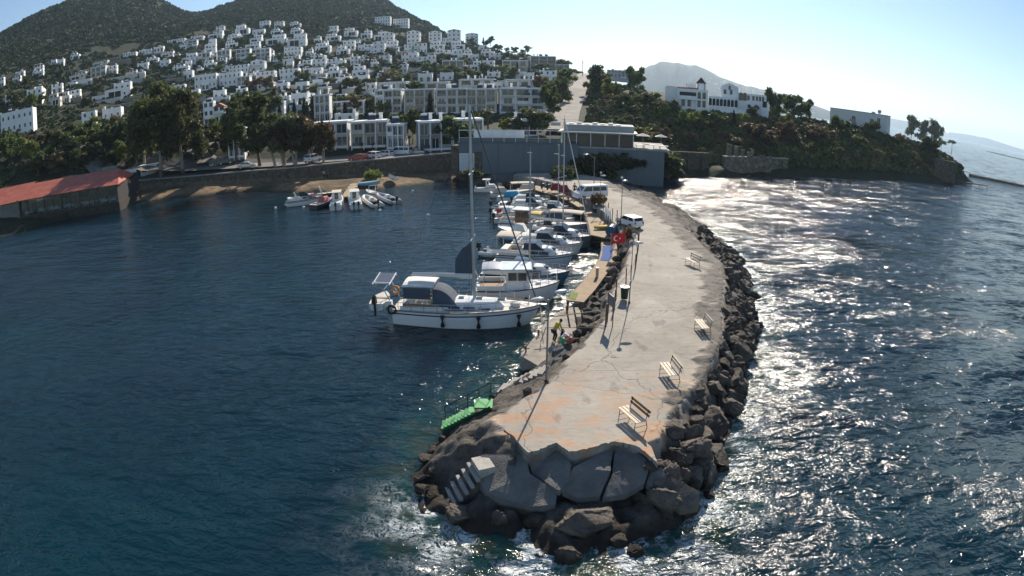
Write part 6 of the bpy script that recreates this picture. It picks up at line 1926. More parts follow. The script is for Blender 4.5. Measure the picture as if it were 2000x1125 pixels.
def main_yacht():
    t, L = boat_frame("sailing_yacht", "sailboat", "large white sailing yacht nearest the pier end with solar panel on its stern", (772, 622), (1050, 632))
    L = 10.6; t.location.x += 0.2
    B, fs, fb = 3.5, 1.15, 1.5
    hull_parts(t, L, B, fs, fb, GEL, GEL2, 0.72, 0.5, NAVY, TEAK, 0.55)
    # dark boot stripe at the waterline
    # coach roof
    block(-1.6, 3.1, 2.3, 1.3, 1.12, 1.72, 0.2, 1.0, 0.05, 0.1).obj("cabin", GEL, t)
    windows_band(t, -1.3, 1.9, 1.12, 1.33, 1.47, 3, 0.06, 0.25, NAVY)
    MB().box(-1.5, 2.2, -1.165, -1.135, 1.22, 1.27).obj("cabin_stripe", NAVY, t); MB().box(-1.5, 2.2, 1.135, 1.165, 1.22, 1.27).obj("cabin_stripe", NAVY, t)
    for x, w_ in ((2.5, .5), (0.9, .45), (-0.4, .4)):
        h = MB().box(x - w_ / 2, x + w_ / 2, -w_ / 2, w_ / 2, 1.76, 1.84).obj("hatch", GLASSD, t)
        MB().box(x - w_ / 2 - .06, x + w_ / 2 + .06, -w_ / 2 - .06, w_ / 2 + .06, 1.72, 1.80).obj("hatch_frame", GEL, h)
    # dinghy-like white bundle on the foredeck
    MB().ball((3.5, -0.3, 1.55), 0.4, sz=0.5).obj("sail_bag", CANW, t)
    # cockpit
    ck = MB().box(-4.6, -1.7, -0.65, 0.65, 1.0, 1.2).obj("cockpit_floor", TEAK, t)
    MB().box(-4.7, -1.6, -1.2, -0.66, 1.0, 1.45).box(-4.7, -1.6, 0.66, 1.2, 1.0, 1.45).obj("cockpit_bench", GEL, t)
    for y in (-1.2, 1.05): MB().box(-4.5, -1.8, y, y + 0.16, 1.45, 1.6).obj("coaming", TEAK, t)
    wl = MB().tube([(-3.6 , 0.45 * math.cos(a), 1.75 + 0.45 * math.sin(a)) for a in np.linspace(0, 2 * math.pi, 15)[:-1]], 0.025, 5, closed=True)
    for a in (0, 1.05, 2.1): wl.tube([(-3.6, 0.45 * math.cos(a), 1.75 + .45 * math.sin(a)), (-3.6, -.45 * math.cos(a), 1.75 - .45 * math.sin(a))], 0.012, 4)
    wl.box(-3.58, -3.4, -0.1, 0.1, 1.1, 1.85); wl.obj("steering_wheel", INOX, t)
    # sprayhood (dark slate) and bimini (pale top)
    n = 7; R_ = []
    for i in range(n + 1):
        u = i / n; x = -2.35 + 1.75 * u
        zt = 1.45 + 1.25 * math.cos(max(0, u - 0.15) / 0.85 * math.pi / 2) ** 0.8 if u < 1 else 1.5
        R_.append([(x, 1.15 * math.cos(a) , 1.45 + (zt - 1.45) * min(1, math.sin(a) * 1.35)) for a in np.linspace(0, math.pi, 9)])
    MB().loft(R_, closed=False, cap=False).obj("sprayhood", CANG, t)
    MB().box(-2.36, -2.33, -1.12, 1.12, 1.5, 2.55).obj("sprayhood_window", simple("smoky_window", (0.05, 0.055, 0.06), 0.3), t)
    canopy(t, -4.5, -2.2, 2.3, 2.85, 1.5, CANW, True, "bimini")
    MB().box(-4.4, -2.4, -1.18, -1.15, 2.0, 2.82).obj("bimini_side_curtain", CANG, t)
    # mast, boom, rig
    mast(t, 0.55, 1.75, 13.6, L, (4.6, 1.55, CANW), ALU, 2, 0.12, B, 1.35, True, CANG, 0.012)
    # grey sail hanging by the mast
    MB().add([(0.42, 0.1, 3.5), (-0.85, 0.1, 3.45), (-0.8, 0.12, 4.6), (-0.3, 0.1, 5.4), (0.36, 0.1, 5.9), (0.42, 0.14, 3.5), (-0.85, 0.14, 3.45), (-0.8, 0.16, 4.6), (-0.3, 0.14, 5.4), (0.36, 0.14, 5.9)],
             [(0, 1, 2, 3, 4), (9, 8, 7, 6, 5), (0, 5, 6, 1), (1, 6, 7, 2), (2, 7, 8, 3), (3, 8, 9, 4), (4, 9, 5, 0)]).obj("folded_sail", CANG, t)
    rail(t, L, B, fs, fb, 0.05, 0.93, 0.6, 9, name="guard_rail")
    # fenders
    for u in (0.36, 0.60, 0.86):
        x = -L / 2 + L * u
        f = MB().tube([(x, -hb(u, B) - 0.14, 0.25), (x, -hb(u, B) - 0.16, 0.4), (x, -hb(u, B) - 0.16, 0.95), (x, -hb(u, B) - 0.12, 1.08)], 0.15, 8).obj("fender", BLK, t, smooth=True)
        MB().tube([(x, -hb(u, B) - 0.1, 1.05), (x, -hb(u, B) * .95, sheer(u, fs, fb) + .5)], 0.012, 3).obj("line", ROPE, f)
    # stern gantry with solar panel and tender
    g_ = MB()
    for s_ in (-1, 1):
        g_.tube([(-5.2, s_ * 1.0, 1.1), (-5.9, s_ * 1.0, 2.6), (-6.6, s_ * 0.9, 3.0)], 0.04, 5)
    g_.tube([(-5.9, -1.0, 2.6), (-5.9, 1.0, 2.6)], 0.04, 5).tube([(-6.6, -.9, 3.0), (-6.6, .9, 3.0)], 0.04, 5)
    g_.obj("stern_gantry", INOX, t)
    sp = MB().cbox((-6.1, 0, 3.08), (1.25, 1.9, 0.05), tilt=0.15).obj("solar_panel", simple("grey_solar_cells", (0.10, 0.11, 0.13), 0.25, 0.15, 6, spec=0.7), t)
    q = MB()
    for a, b, c_, d_ in ((-6.76, -6.70, -.97, .97), (-5.50, -5.44, -.97, .97)): q.cbox(((a + b) / 2, 0, 3.09), (0.07, 1.98, 0.07), tilt=0.15)
    q.cbox((-6.1, 0.97, 3.085), (1.35, 0.05, 0.06)).cbox((-6.1, -0.97, 3.085), (1.35, 0.05, 0.06))
    q.obj("panel_frame", STEELW, sp)
    wh = MB().box(-5.75, -5.35, -1.15, -0.75, 1.3, 1.75).obj("deck_box", GEL, t)
    MB().tube([(-5.25 + .3 * math.cos(a), -1.45, 1.25 + 0.3 * math.sin(a)) for a in np.linspace(0, 6.28, 13)[:-1]], 0.09, 6, closed=True).obj("black_life_ring", BLK, t, smooth=True)
    MB().tube([(-5.6 + .28 * math.cos(a), 1.0, 1.9 + 0.28 * math.sin(a)) for a in np.linspace(0, 6.28, 13)[:-1]], 0.08, 6, closed=True).obj("life_ring", simple("orange_ring", (0.55, 0.22, 0.05), 0.7), t, smooth=True)
    for i in range(5):
        MB().ball((-4.2 + i * .42, -0.9 + 0.1 * (i % 2), 1.62), 0.2, sz=0.7).obj("cushion", CANW if i % 2 else CANB, t)
    # anchor gear at the bow
    MB().box(5.0, 5.7, -0.12, 0.12, 1.42, 1.52).tube([(5.5, 0, 1.4), (5.85, 0, 1.05), (5.6, 0, 0.85)], 0.05, 5).obj("anchor", METAL, t)
    # tender hung behind the stern
    u_ = thing("tender", "small white dinghy hanging under the solar panel at the yacht's stern", "dinghy", t.matrix_basis @ Vector((-6.5, 0.1, 1.15)), t.rotation_euler.z + R(90))
    hull_parts(u_, 2.7, 1.3, 0.42, 0.5, GEL, GEL2, 0.8, 0.5, draft=0.3)
    MB().box(-.2, .1, -.55, .55, .4, .45).obj("thwart", TEAK, u_)
    outboard(u_, -1.35, 0, 0.2)
    # bow lines to the quay
    for dy, e in ((0.5, (1098, 612)), (-0.5, (1062, 668))):
        m_ = t.matrix_basis @ Vector((5.3, dy, 1.45))
        q = G(e[0], e[1], 1.05)
        mid = (m_ + q) / 2; mid.z -= 0.25
        ln = MB().tube([m_, mid, q], 0.02, 4).obj("mooring_line", ROPE)
        props(ln, f"mooring line from the large yacht's bow to the quay, {'upper' if dy > 0 else 'lower'} one", "rope")
main_yacht()

def motor(spec, name, cat, label, ps, pb, group="boats moored along the pier", **k):
    t, L = boat_frame(name, cat, label, ps, pb, group)
    B = k.get('B', L * 0.33); fs = k.get('fs', 0.75); fb = k.get('fb', 1.15)
    hm = k.get('hull', GEL)
    if spec != 'rib':
        hull_parts(t, L, B, fs, fb, hm, k.get('deck', GEL), 0.9, 0.5, k.get('stripe'), k.get('rub', BLK), 0.4)
    if spec == 'cruiser':       # raked cabin, curved screen, aft cockpit, canopy
        block(-L * 0.12, L * 0.36, B * 0.74, B * 0.4, fs, fs + 0.75, 0.14, L * 0.16, 0.0, 0.1).obj("cabin", GEL, t)
        block(-L * 0.14, L * 0.13, B * 0.72, B * 0.6, fs + 0.6, fs + 1.2, 0.2, L * 0.12, 0.05, 0.03).obj("windscreen", GLASSD, t)
        windows_band(t, -L * 0.08, L * 0.2, B * 0.345, fs + 0.22, fs + 0.48, 2, 0.05)
        MB().box(-L * 0.45, -L * 0.13, -B * 0.36, B * 0.36, fs, fs + 0.05).obj("cockpit_floor", TEAK, t)
        MB().box(-L * 0.45, -L * 0.36, -B * 0.36, B * 0.36, fs + 0.05, fs + 0.5).obj("bench", CANW, t)
        for s_ in (-1, 1): MB().box(-L * 0.46, -L * 0.12, s_ * B * 0.42 - .06, s_ * B * 0.42 + .06, fs, fs + 0.42).obj("coaming", GEL, t)
        MB().box(-L * 0.55, -L * 0.49, -B * 0.36, B * 0.36, 0.2, 0.3).obj("swim_platform", GEL, t)
        MB().box(L * 0.2, L * 0.26, -0.25, 0.25, fs + 0.5, fs + 0.72).obj("hatch", GLASSD, t)
        rail(t, L, B, fs, fb, 0.55, 0.97, 0.45, 5, name="bow_rail")
    if spec == 'pilothouse':
        z1 = fs + 1.65
        block(-L * 0.14, L * 0.16, B * 0.72, B * 0.62, fs, z1, 0.1, 0.45, 0.0, 0.05).obj("wheelhouse", k.get('house', GEL), t)
        block(-L * 0.2, L * 0.17, B * 0.84, B * 0.74, z1, z1 + 0.09, 0.02, 0.1, 0, 0.03).obj("wheelhouse_roof", k.get('roof', GEL), t)
        windows_band(t, -L * 0.12, L * 0.11, B * 0.365, fs + 0.8, fs + 1.4, 2, 0.055)
        MB().add([(L * 0.16 - 0.18, -B * 0.26, fs + 0.85), (L * 0.16 - 0.18, B * 0.26, fs + 0.85), (L * 0.16 - 0.36, B * 0.25, fs + 1.45), (L * 0.16 - 0.36, -B * 0.25, fs + 1.45),
                  (L * 0.16 - 0.24, -B * 0.26, fs + 0.85), (L * 0.16 - 0.24, B * 0.26, fs + 0.85), (L * 0.16 - 0.42, B * 0.25, fs + 1.45), (L * 0.16 - 0.42, -B * 0.25, fs + 1.45)],
                 [(0, 1, 2, 3), (7, 6, 5, 4), (0, 4, 5, 1), (1, 5, 6, 2), (2, 6, 7, 3), (3, 7, 4, 0)]).obj("windscreen", GLASSB, t).location.x = 0.08
        MB().box(-L * 0.45, -L * 0.15, -B * 0.38, B * 0.38, fs, fs + 0.05).obj("cockpit_floor", TEAK, t)
        for s_ in (-1, 1): MB().box(-L * 0.47, -L * 0.15, s_ * B * 0.42 - .05, s_ * B * 0.42 + .05, fs, fs + 0.4).obj("bulwark", hm, t)
        MB().box(L * 0.22, L * 0.27, -0.25, 0.25, fs + 0.1, fs + 0.42).obj("hatch", VARN if k.get('wood') else GEL2, t)
        rail(t, L, B, fs, fb, 0.6, 0.97, 0.55, 4, name="bow_rail")
    if spec == 'cuddy':
        block(-L * 0.05, L * 0.3, B * 0.8, B * 0.5, fs, fs + 0.6, 0.1, L * 0.1, 0, 0.05).obj("cuddy_cabin", GEL, t)
        ho = block(-L * 0.08, L * 0.06, B * 0.7, B * 0.62, fs, fs + 1.35, 0.06, 0.3, 0.0, 0.04).obj("wheelhouse", GEL, t)
        MB().box(-L * 0.2, L * 0.07, -B * 0.36, B * 0.36, fs + 1.38, fs + 1.46).obj("roof", k.get('roof', GEL), t)
        MB().box(-L * 0.08 - 0.03, -L * 0.08 - 0.002, -B * 0.12, B * 0.16, fs + 0.2, fs + 1.2).obj("door", GLASSD, t)
        windows_band(t, -L * 0.05, L * 0.03, B * 0.35, fs + 0.7, fs + 1.15, 1, 0.04)
        MB().box(-L * 0.46, -L * 0.1, -B * 0.38, B * 0.38, fs * 0.6, fs * 0.7).obj("cockpit_floor", GEL2, t)
        MB().box(-L * 0.47, -L * 0.44, -B * 0.36, B * 0.36, fs * 0.6, fs + 0.3).obj("transom_seat", GEL, t)
        rail(t, L, B, fs, fb, 0.6, 0.97, 0.4, 3, name="bow_rail")
    if spec == 'open':
        MB().box(-L * 0.4, L * 0.25, -B * 0.34, B * 0.34, fs - 0.02, fs + 0.03).obj("well", k.get('well', simple("dark_well", (0.06, 0.05, 0.045), 0.9)), t)
        for x in (-0.3, -0.08, 0.16): MB().box(L * x - .13, L * x + .13, -hb(0.5 + x, B) * 0.9, hb(0.5 + x, B) * 0.9, fs + 0.03, fs + 0.09).obj("thwart", TEAK, t)
    if spec == 'rib':
        tube_r = B * 0.14
        pts = []
        for s_ in (1, -1):
            q = [(-L / 2, s_ * B * 0.36, 0.32)] + [(-L / 2 + L * u, s_ * B * 0.36 * (1 if u < 0.6 else math.cos((u - 0.6) / 0.4 * math.pi / 2) ** 0.6), 0.32 + 0.22 * max(0, u - 0.5) ** 1.5) for u in (0.2, 0.4, 0.6, 0.75, 0.87, 0.95, 0.995)]
            pts.append(q)
        MB().tube(pts[0] + pts[1][::-1], tube_r, 10).obj("inflatable_tube", k.get('hull', GEL2), t, smooth=True)
        hull_parts(t, L * 0.9, B * 0.66, 0.3, 0.42, GEL, simple("dark_grey_deck", (0.08, 0.08, 0.085), 0.8), 0.9, 0.5, draft=0.3)
        block(-L * 0.12, L * 0.04, B * 0.28, B * 0.24, 0.3, 1.0, 0.04, 0.25, 0, 0.02).obj("console", GEL, t)
        MB().box(-L * 0.3, -L * 0.18, -B * 0.16, B * 0.16, 0.3, 0.7).obj("seat", BLK, t)
    if k.get('bimini'):
        x0, x1, m_, zz = k['bimini']
        canopy(t, x0 * L, x1 * L, B * 0.8, fs + zz, fs, m_)
    if k.get('cover'):
        x0, x1, m_ = k['cover']
        block(x0 * L, x1 * L, B * 0.86, B * 0.5, fs + 0.02, fs + 0.75, 0.35, (x1 - x0) * L * 0.25, 0.4, 0.12).obj("boat_cover", m_, t)
    if k.get('arch'):
        x = k['arch'] * L
        MB().tube([(x, -B * 0.42, fs), (x - 0.45, -B * 0.36, fs + 1.2), (x - 0.45, B * 0.36, fs + 1.2), (x, B * 0.42, fs)], 0.06, 6).obj("arch", GEL, t)
    if k.get('engine'): outboard(t, -L / 2, 0, fs * 0.55, BLK)
    if k.get('engines2'): outboard(t, -L / 2, 0.35, fs * 0.5); outboard(t, -L / 2, -0.35, fs * 0.5)
    if k.get('mast'):
        mx, mh, bo = k['mast']
        mast(t, mx * L, fs + 0.4, mh, L, bo, ALU, 1, 0.08, B, fb, True, k.get('furl'))
    if k.get('flag'):
        xf, m_ = k['flag']
        f = MB().tube([(xf * L, 0, fs), (xf * L - 0.2, 0, fs + 1.6)], 0.02, 4).obj("flagstaff", VARN, t)
        MB().add([(xf * L - 0.2, 0, fs + 1.55), (xf * L - 0.8, 0.1, fs + 1.35), (xf * L - 0.75, 0.05, fs + 0.9), (xf * L - 0.15, 0, fs + 1.05)], [(0, 1, 2, 3)]).obj("flag", m_, f)
    if k.get('fender'):
        for u in (0.3, 0.6):
            x = -L / 2 + L * u
            MB().tube([(x, -hb(u, B) - 0.1, 0.15), (x, -hb(u, B) - 0.12, 0.6)], 0.11, 7).obj("fender", k['fender'], t, smooth=True)
    return t, L

def fleet():
    motor('pilothouse', "motor_boat", "motorboat", "white wheelhouse motorboat right behind the large yacht", (930, 582), (1092, 582), B=3.0, fs=1.0, fb=1.45, roof=simple("pale_blue_roof", (0.42, 0.5, 0.55), 0.4), house=GEL, fender=BLK, engine=False, bimini=(-0.42, -0.18, GELG, 1.6), cover=None, arch=-0.46)
    motor('cruiser', "sailing_boat", "sailboat", "sailboat with dark blue bow and beige cockpit cushions", (945, 545), (1112, 556), B=2.9, fs=0.85, fb=1.25, hull=GELB, mast=(0.04, 10.0, (3.4, 1.2, CANW)), fender=GEL)
    motor('cruiser', "motor_cruiser", "motorboat", "white cruiser with beige bimini and long white canopy", (975, 510), (1120, 520), B=3.1, fs=1.0, fb=1.35, stripe=NAVY, bimini=(-0.5, -0.22, CANB, 1.7), arch=-0.16, cover=(-0.22, 0.12, CANW))
    motor('cruiser', "motor_cruiser", "motorboat", "white cruiser with raked black windscreen and white canvas cockpit", (1003, 487), (1138, 497), B=2.9, fs=0.95, fb=1.3, cover=(-0.44, -0.04, CANW), stripe=GELG)
    motor('cruiser', "sailing_boat", "sailboat", "grey hulled sailboat with tallest of the rear masts", (1048, 472), (1155, 484), B=2.8, fs=1.0, fb=1.35, hull=GELGR, mast=(-0.02, 12.2, (3.8, 1.1, CANW)), furl=CANW, fender=GEL)
    motor('open', "open_boat", "boat", "white boat with pale blue underside, bow pointing out to the harbour", (1035, 466), (973, 464), B=2.3, fs=0.9, fb=1.3, hull=GELLB, rub=GEL, cover=(-0.4, 0.1, CANW))
    motor('pilothouse', "fishing_boat", "fishing boat", "fishing boat with varnished wheelhouse and white flat roof", (978, 446), (1066, 452), B=2.6, fs=0.9, fb=1.3, house=VARN, wood=True, bimini=(0.18, 0.42, CANY, 1.2), flag=(-0.46, REDF))
    motor('open', "open_boat", "boat", "grey boat under a long beige awning beside the pier planks", (1062, 447), (1150, 455), B=2.6, fs=0.8, fb=1.2, hull=GELG, bimini=(-0.34, 0.38, CANB, 1.5))
    motor('cruiser', "motor_boat", "motorboat", "white motorboat with portholes in front of the dark pier timbers", (1045, 424), (1120, 431), B=2.3, fs=0.85, fb=1.2, stripe=BLK, mast=(0.1, 8.5, None))
    motor('open', "fishing_boat", "fishing boat", "small fishing boat with cream canopy left of the wheelhouse boat", (968, 434), (1028, 437), B=2.0, fs=0.6, fb=1.0, hull=GEL2, bimini=(-0.35, 0.1, CANW, 1.3), engine=True)
    motor('cruiser', "motor_boat", "motorboat", "white motorboat wholly covered in white canvas, lower of two", (1000, 411), (1082, 416), B=2.5, fs=0.8, fb=1.15, cover=(-0.46, 0.25, CANW), stripe=NAVY)
    motor('cruiser', "motor_boat", "motorboat", "white motorboat wholly covered in white canvas, upper of two", (1003, 400), (1075, 403), B=2.4, fs=0.75, fb=1.1, cover=(-0.46, 0.2, CANW), engine=True)
    motor('open', "open_boat", "boat", "boat with bright turquoise cover", (973, 392), (1032, 394), B=2.3, fs=0.75, fb=1.1, hull=GEL, cover=(-0.3, 0.3, CANBL))
    motor('open', "open_boat", "boat", "boat with wide cream awning near the pier's root", (958, 384), (1045, 382), B=2.6, fs=0.7, fb=1.1, hull=GEL2, bimini=(-0.05, 0.45, CANB, 1.35), cover=(-0.45, -0.1, CANB))
    motor('cuddy', "motor_boat", "motorboat", "small white cabin boat farthest up the pier by the rocks", (926, 374), (982, 374), B=2.1, fs=0.65, fb=1.0, engine=True, roof=GEL)
    motor('open', "open_boat", "boat", "low cream boat tucked below the rocks at the pier's root", (1010, 376), (1060, 378), B=1.9, fs=0.6, fb=0.9, hull=GEL2, cover=(-0.4, 0.3, CANB))
    motor('rib', "inflatable_boat", "inflatable boat", "grey inflatable with outboard at the stern of the covered boats", (962, 410), (992, 412), B=1.6, engine=True, hull=GELG)
    motor('rib', "inflatable_boat", "inflatable boat", "white inflatable tied behind the beige canopied cruiser", (940, 498), (972, 502), B=1.5, engine=True, hull=GEL)
    motor('cruiser', "motor_boat", "motorboat", "white sports boat with teak cockpit wedged below the long beige awning", (1040, 459), (1105, 463), B=2.2, fs=0.8, fb=1.1, stripe=NAVY)
    motor('open', "open_boat", "boat", "grey covered boat between the two rear masts", (1062, 412), (1112, 416), B=1.9, fs=0.7, fb=1.0, hull=GELG, cover=(-0.4, 0.3, CANW))
    motor('cuddy', "motor_boat", "motorboat", "small white cabin boat left of the white canvas covered pair", (962, 424), (1012, 426), B=1.9, fs=0.65, fb=0.95, roof=CANW, engine=True)
    motor('open', "open_boat", "boat", "low white boat with slate cover by the plank landing", (1055, 436), (1122, 441), B=2.0, fs=0.7, fb=1.0, cover=(-0.35, 0.3, CANG))
    gj = "boats moored at the small beach jetty"
    motor('cruiser', "motor_boat", "motorboat", "pale green white speedboat with tilted arch at the left of the jetty", (560, 403), (632, 394), gj, B=2.3, fs=0.8, fb=1.1, hull=GEL, stripe=NAVY, arch=-0.2, cover=(0.1, 0.3, CANP))
    motor('open', "open_boat", "boat", "black hulled open boat beside the speedboat", (612, 409), (650, 398), gj, B=1.9, fs=0.7, fb=1.1, hull=GELD, rub=GEL, cover=(-0.1, 0.35, CANP))
    motor('cuddy', "cabin_boat", "motorboat", "white cabin boat stern to the camera, left of the pair", (656, 411), (662, 388), gj, B=2.1, fs=0.75, fb=1.1, engine=True, roof=CANB)
    motor('cuddy', "cabin_boat", "motorboat", "white cabin boat stern to the camera, right of the pair", (696, 409), (690, 387), gj, B=2.1, fs=0.75, fb=1.1, engines2=True, roof=GEL)
    motor('rib', "inflatable_boat", "inflatable boat", "cream inflatable with black outboard right of the cabin boats", (738, 406), (712, 388), gj, B=2.2, engine=True, hull=GEL2)
    motor('rib', "inflatable_boat", "inflatable boat", "grey inflatable with dark outboard, rightmost at the jetty", (774, 399), (738, 384), gj, B=2.2, engine=True, hull=GELG)
    motor('open', "open_boat", "boat", "dark open boat with white arch behind the speedboat", (620, 386), (668, 382), gj, B=1.9, fs=0.65, fb=0.95, hull=GELD, arch=-0.3, well=GEL2)
    motor('open', "open_boat", "boat", "small white boat with console between the inflatables and the beach", (742, 386), (716, 378), gj, B=1.6, fs=0.5, fb=0.8, hull=GEL, arch=0.1)
    # boats drawn up on the shore
    p = hit(722, 363); t = thing("rowing_boat", "pale blue rowing boat drawn up beside the small jetty", "rowing boat", (p.x, p.y, p.z + 0.3), 0.25)
    hull_parts(t, 4.2, 1.5, 0.4, 0.6, GELLB, GELLB, 0.7, 0.5, rub=GEL, draft=0.3); MB().box(-.3, 0, -.6, .6, .36, .42).obj("thwart", TEAK, t)
    p = hit(766, 355); t = thing("rowing_boat", "white rowing boat tipped on its side on the beach", "rowing boat", (p.x, p.y, p.z + 0.7), R(118)); t.rotation_euler = (R(35), 0, R(118))
    hull_parts(t, 4.4, 1.6, 0.4, 0.6, GEL, GEL2, 0.7, 0.5, rub=GELLB, draft=0.3); MB().box(-.3, 0, -.6, .6, .36, .42).obj("thwart", TEAK, t)
    for i, (x, y) in enumerate([(538, 406), (593, 405), (1380 * 0 + 742, 411), (836, 420), (806, 373), (852, 540)]):
        b = MB().ball(G(x, y, 0.08), 0.22).obj("mooring_buoy", WHITE2, smooth=True)
        props(b, f"small mooring buoy floating in the harbour, {ordinal(i + 1)} from the beach side", "buoy", "harbour buoys")
fleet()
# ================================================================ PIER: rocks, slabs, stairs, planking, furniture, people
def plank_mat(name, a, b, rz, n=3.4):
    m = NT(name)
    wv = m.n("TexWave", wave_type='BANDS', bands_direction='X'); wv.inputs["Scale"].default_value = n; wv.inputs["Distortion"].default_value = 0.15
    m.link(m.mapped((1, 1, 1), (0, 0, rz)), wv.inputs["Vector"])
    g = m.ramp(wv.outputs["Fac"], [(0.04, 1.0), (0.14, 0.0)])
    c = m.mix(a, b, m.ramp(m.noise(1.3, 5, 0.7), [(0.3, 0), (0.7, 1)]))
    c = m.mix(c, tuple(q * 0.45 for q in a), m.math('MULTIPLY', m.ramp(m.noise(0.5, 4), [(0.5, 0), (0.7, 1)]), 0.5))
    c = m.mix(c, tuple(q * 0.25 for q in a), m.math('MULTIPLY', g, 0.85))
    m.color(c); m.set(0.85, 0, 0.25); m.bump(m.math('SUBTRACT', 1.0, g), 0.6, 0.02)
    return m.mat
PLK = plank_mat("weathered_planks", (0.34, 0.245, 0.15), (0.46, 0.35, 0.23), R(20))
DKT = simple("dark_wet_timber", (0.045, 0.032, 0.022), 0.8, 0.3, 3)
RUST = simple("rusty_iron", (0.13, 0.055, 0.03), 0.85, 0.35, 7)
QUAYM = simple("stained_quay_concrete", (0.30, 0.265, 0.22), 0.9, 0.35, 1.2, bump=0.5)

def poly_slab(name, px, z, th, mat, parent=None, zs=None, loc=None):
    P = [G(x, y, (zs[i] if zs else z)) for i, (x, y) in enumerate(px)]
    o = loc or Vector((0, 0, 0))
    n = len(P)
    mb = MB().add([tuple(p - o) for p in P] + [(p.x - o.x, p.y - o.y, p.z - o.z - th) for p in P],
                  [tuple(range(n)), tuple(range(2 * n - 1, n - 1, -1))] + [(i, i + n, (i + 1) % n + n, (i + 1) % n) for i in range(n)])
    return mb.obj(name, mat, parent)
def planking():
    # upper planked landing beside the parked cars
    o = G(1160, 430, 1.35)
    t = thing("boardwalk", "wide planked landing along the inner side of the pier by the van", "boardwalk", o)
    up = [(1045, 362), (1092, 368), (1128, 380), (1160, 394), (1188, 414), (1206, 440), (1208, 466), (1180, 464), (1153, 458), (1150, 440), (1146, 424), (1132, 406), (1112, 393), (1082, 381), (1046, 371)]
    poly_slab("planks", up, 1.35, 0.12, PLK, t, loc=o)
    fr = MB()
    edge = [G(x, y, 1.22) - o for x, y in [(1208, 467), (1180, 465), (1153, 459), (1149, 440), (1145, 424), (1131, 407), (1111, 394), (1081, 382), (1045, 372)]]
    for a, b in zip(edge, edge[1:]):
        fr.tube([a + Vector((0, 0, -0.16)), b + Vector((0, 0, -0.16))], 0.16, 5)
        fr.tube([a + Vector((0, 0, -0.6)), b + Vector((0, 0, -0.6))], 0.1, 4)
    fr.obj("edge_beam", DKT, t)
    k = 0
    for a, b in zip(edge, edge[1:]):
        L = (b - a).length
        for i in range(max(1, int(L / 2.0))):
            p = a.lerp(b, i / max(1, int(L / 2.0)))
            MB().tube([p + Vector((0, 0, -3)), p + Vector((0, 0, 0.1))], 0.11, 6).obj("pile", DKT, t); k += 1
    # lower narrow landing with the mats
    o = G(1160, 540, 0.95)
    t = thing("boardwalk", "narrow sloping plank landing with a blue mat near the large yacht", "boardwalk", o)
    poly_slab("planks", [(1107, 586), (1140, 590), (1162, 566), (1188, 530), (1203, 508), (1206, 486), (1203, 473), (1174, 471), (1175, 488), (1170, 508), (1146, 540)], 0.95, 0.12, PLK, t, loc=o)
    for x, y in [(1109, 586), (1128, 562), (1146, 540), (1170, 508), (1175, 480), (1160, 566), (1188, 530), (1204, 500)]:
        p = G(x, y, 0.9) - o
        MB().tube([p + Vector((0, 0, -3)), p + Vector((0, 0, -0.03))], 0.1, 6).obj("pile", DKT, t)
    mb = MB(); e = [G(x, y, 0.8) - o for x, y in [(1140, 591), (1107, 587), (1146, 541), (1170, 509), (1175, 488), (1174, 472)]]
    for a, b in zip(e, e[1:]): mb.tube([a, b], 0.08, 5)
    mb.obj("edge_beam", DKT, t)
    m1 = poly_slab("mat", [(1177, 480), (1197, 480), (1196, 500), (1189, 510), (1172, 508), (1176, 496)], 0.975, 0.02, simple("blue_mat_cloth", (0.03, 0.09, 0.27), 0.95, 0.2, 3))
    props(m1, "worn blue mat laid on the narrow plank landing", "mat")
    m2 = poly_slab("mat", [(1111, 583), (1124, 585), (1130, 572), (1116, 570)], 0.975, 0.02, simple("green_mat_cloth", (0.16, 0.22, 0.05), 0.95, 0.2, 3))
    props(m2, "small olive green mat at the lower end of the plank landing", "mat")
    # low concrete quay at the yacht's bow
    q = poly_slab("quay", [(1016, 694), (1036, 668), (1068, 627), (1108, 600), (1152, 600), (1148, 622), (1124, 660), (1104, 676), (1078, 700), (1054, 716)], 0.95, 2.4, QUAYM)
    props(q, "low concrete quay beside the large yacht's bow", "quay")
    # bollards and mooring bits
    for i, (x, y) in enumerate([(1027, 688), (1052, 655), (1109, 606), (1166, 541)]):
        b = thing("bollard", ["rusty iron bollard at the quay's outer corner", "rusty iron bollard midway along the low quay", "rusty iron bollard at the plank landing's foot", "pale mooring post on the narrow plank landing"][i], "bollard", G(x, y, 0.95))
        if i < 3:
            MB().tube([(0, 0, 0), (0, 0, 0.42)], 0.05, 7).obj("post", RUST, b); MB().tube([(-0.22, 0, 0.24), (0.22, 0, 0.24)], 0.03, 6).obj("crossbar", RUST, b)
        else:
            MB().tube([(0, 0, 0), (0, 0, 0.75)], 0.13, 8).obj("post", simple("pale_post", (0.5, 0.4, 0.25), 0.7), b); MB().tube([(0, 0, 0.75), (0, 0, 0.85)], 0.15, 8).obj("cap", GEL, b)
planking()

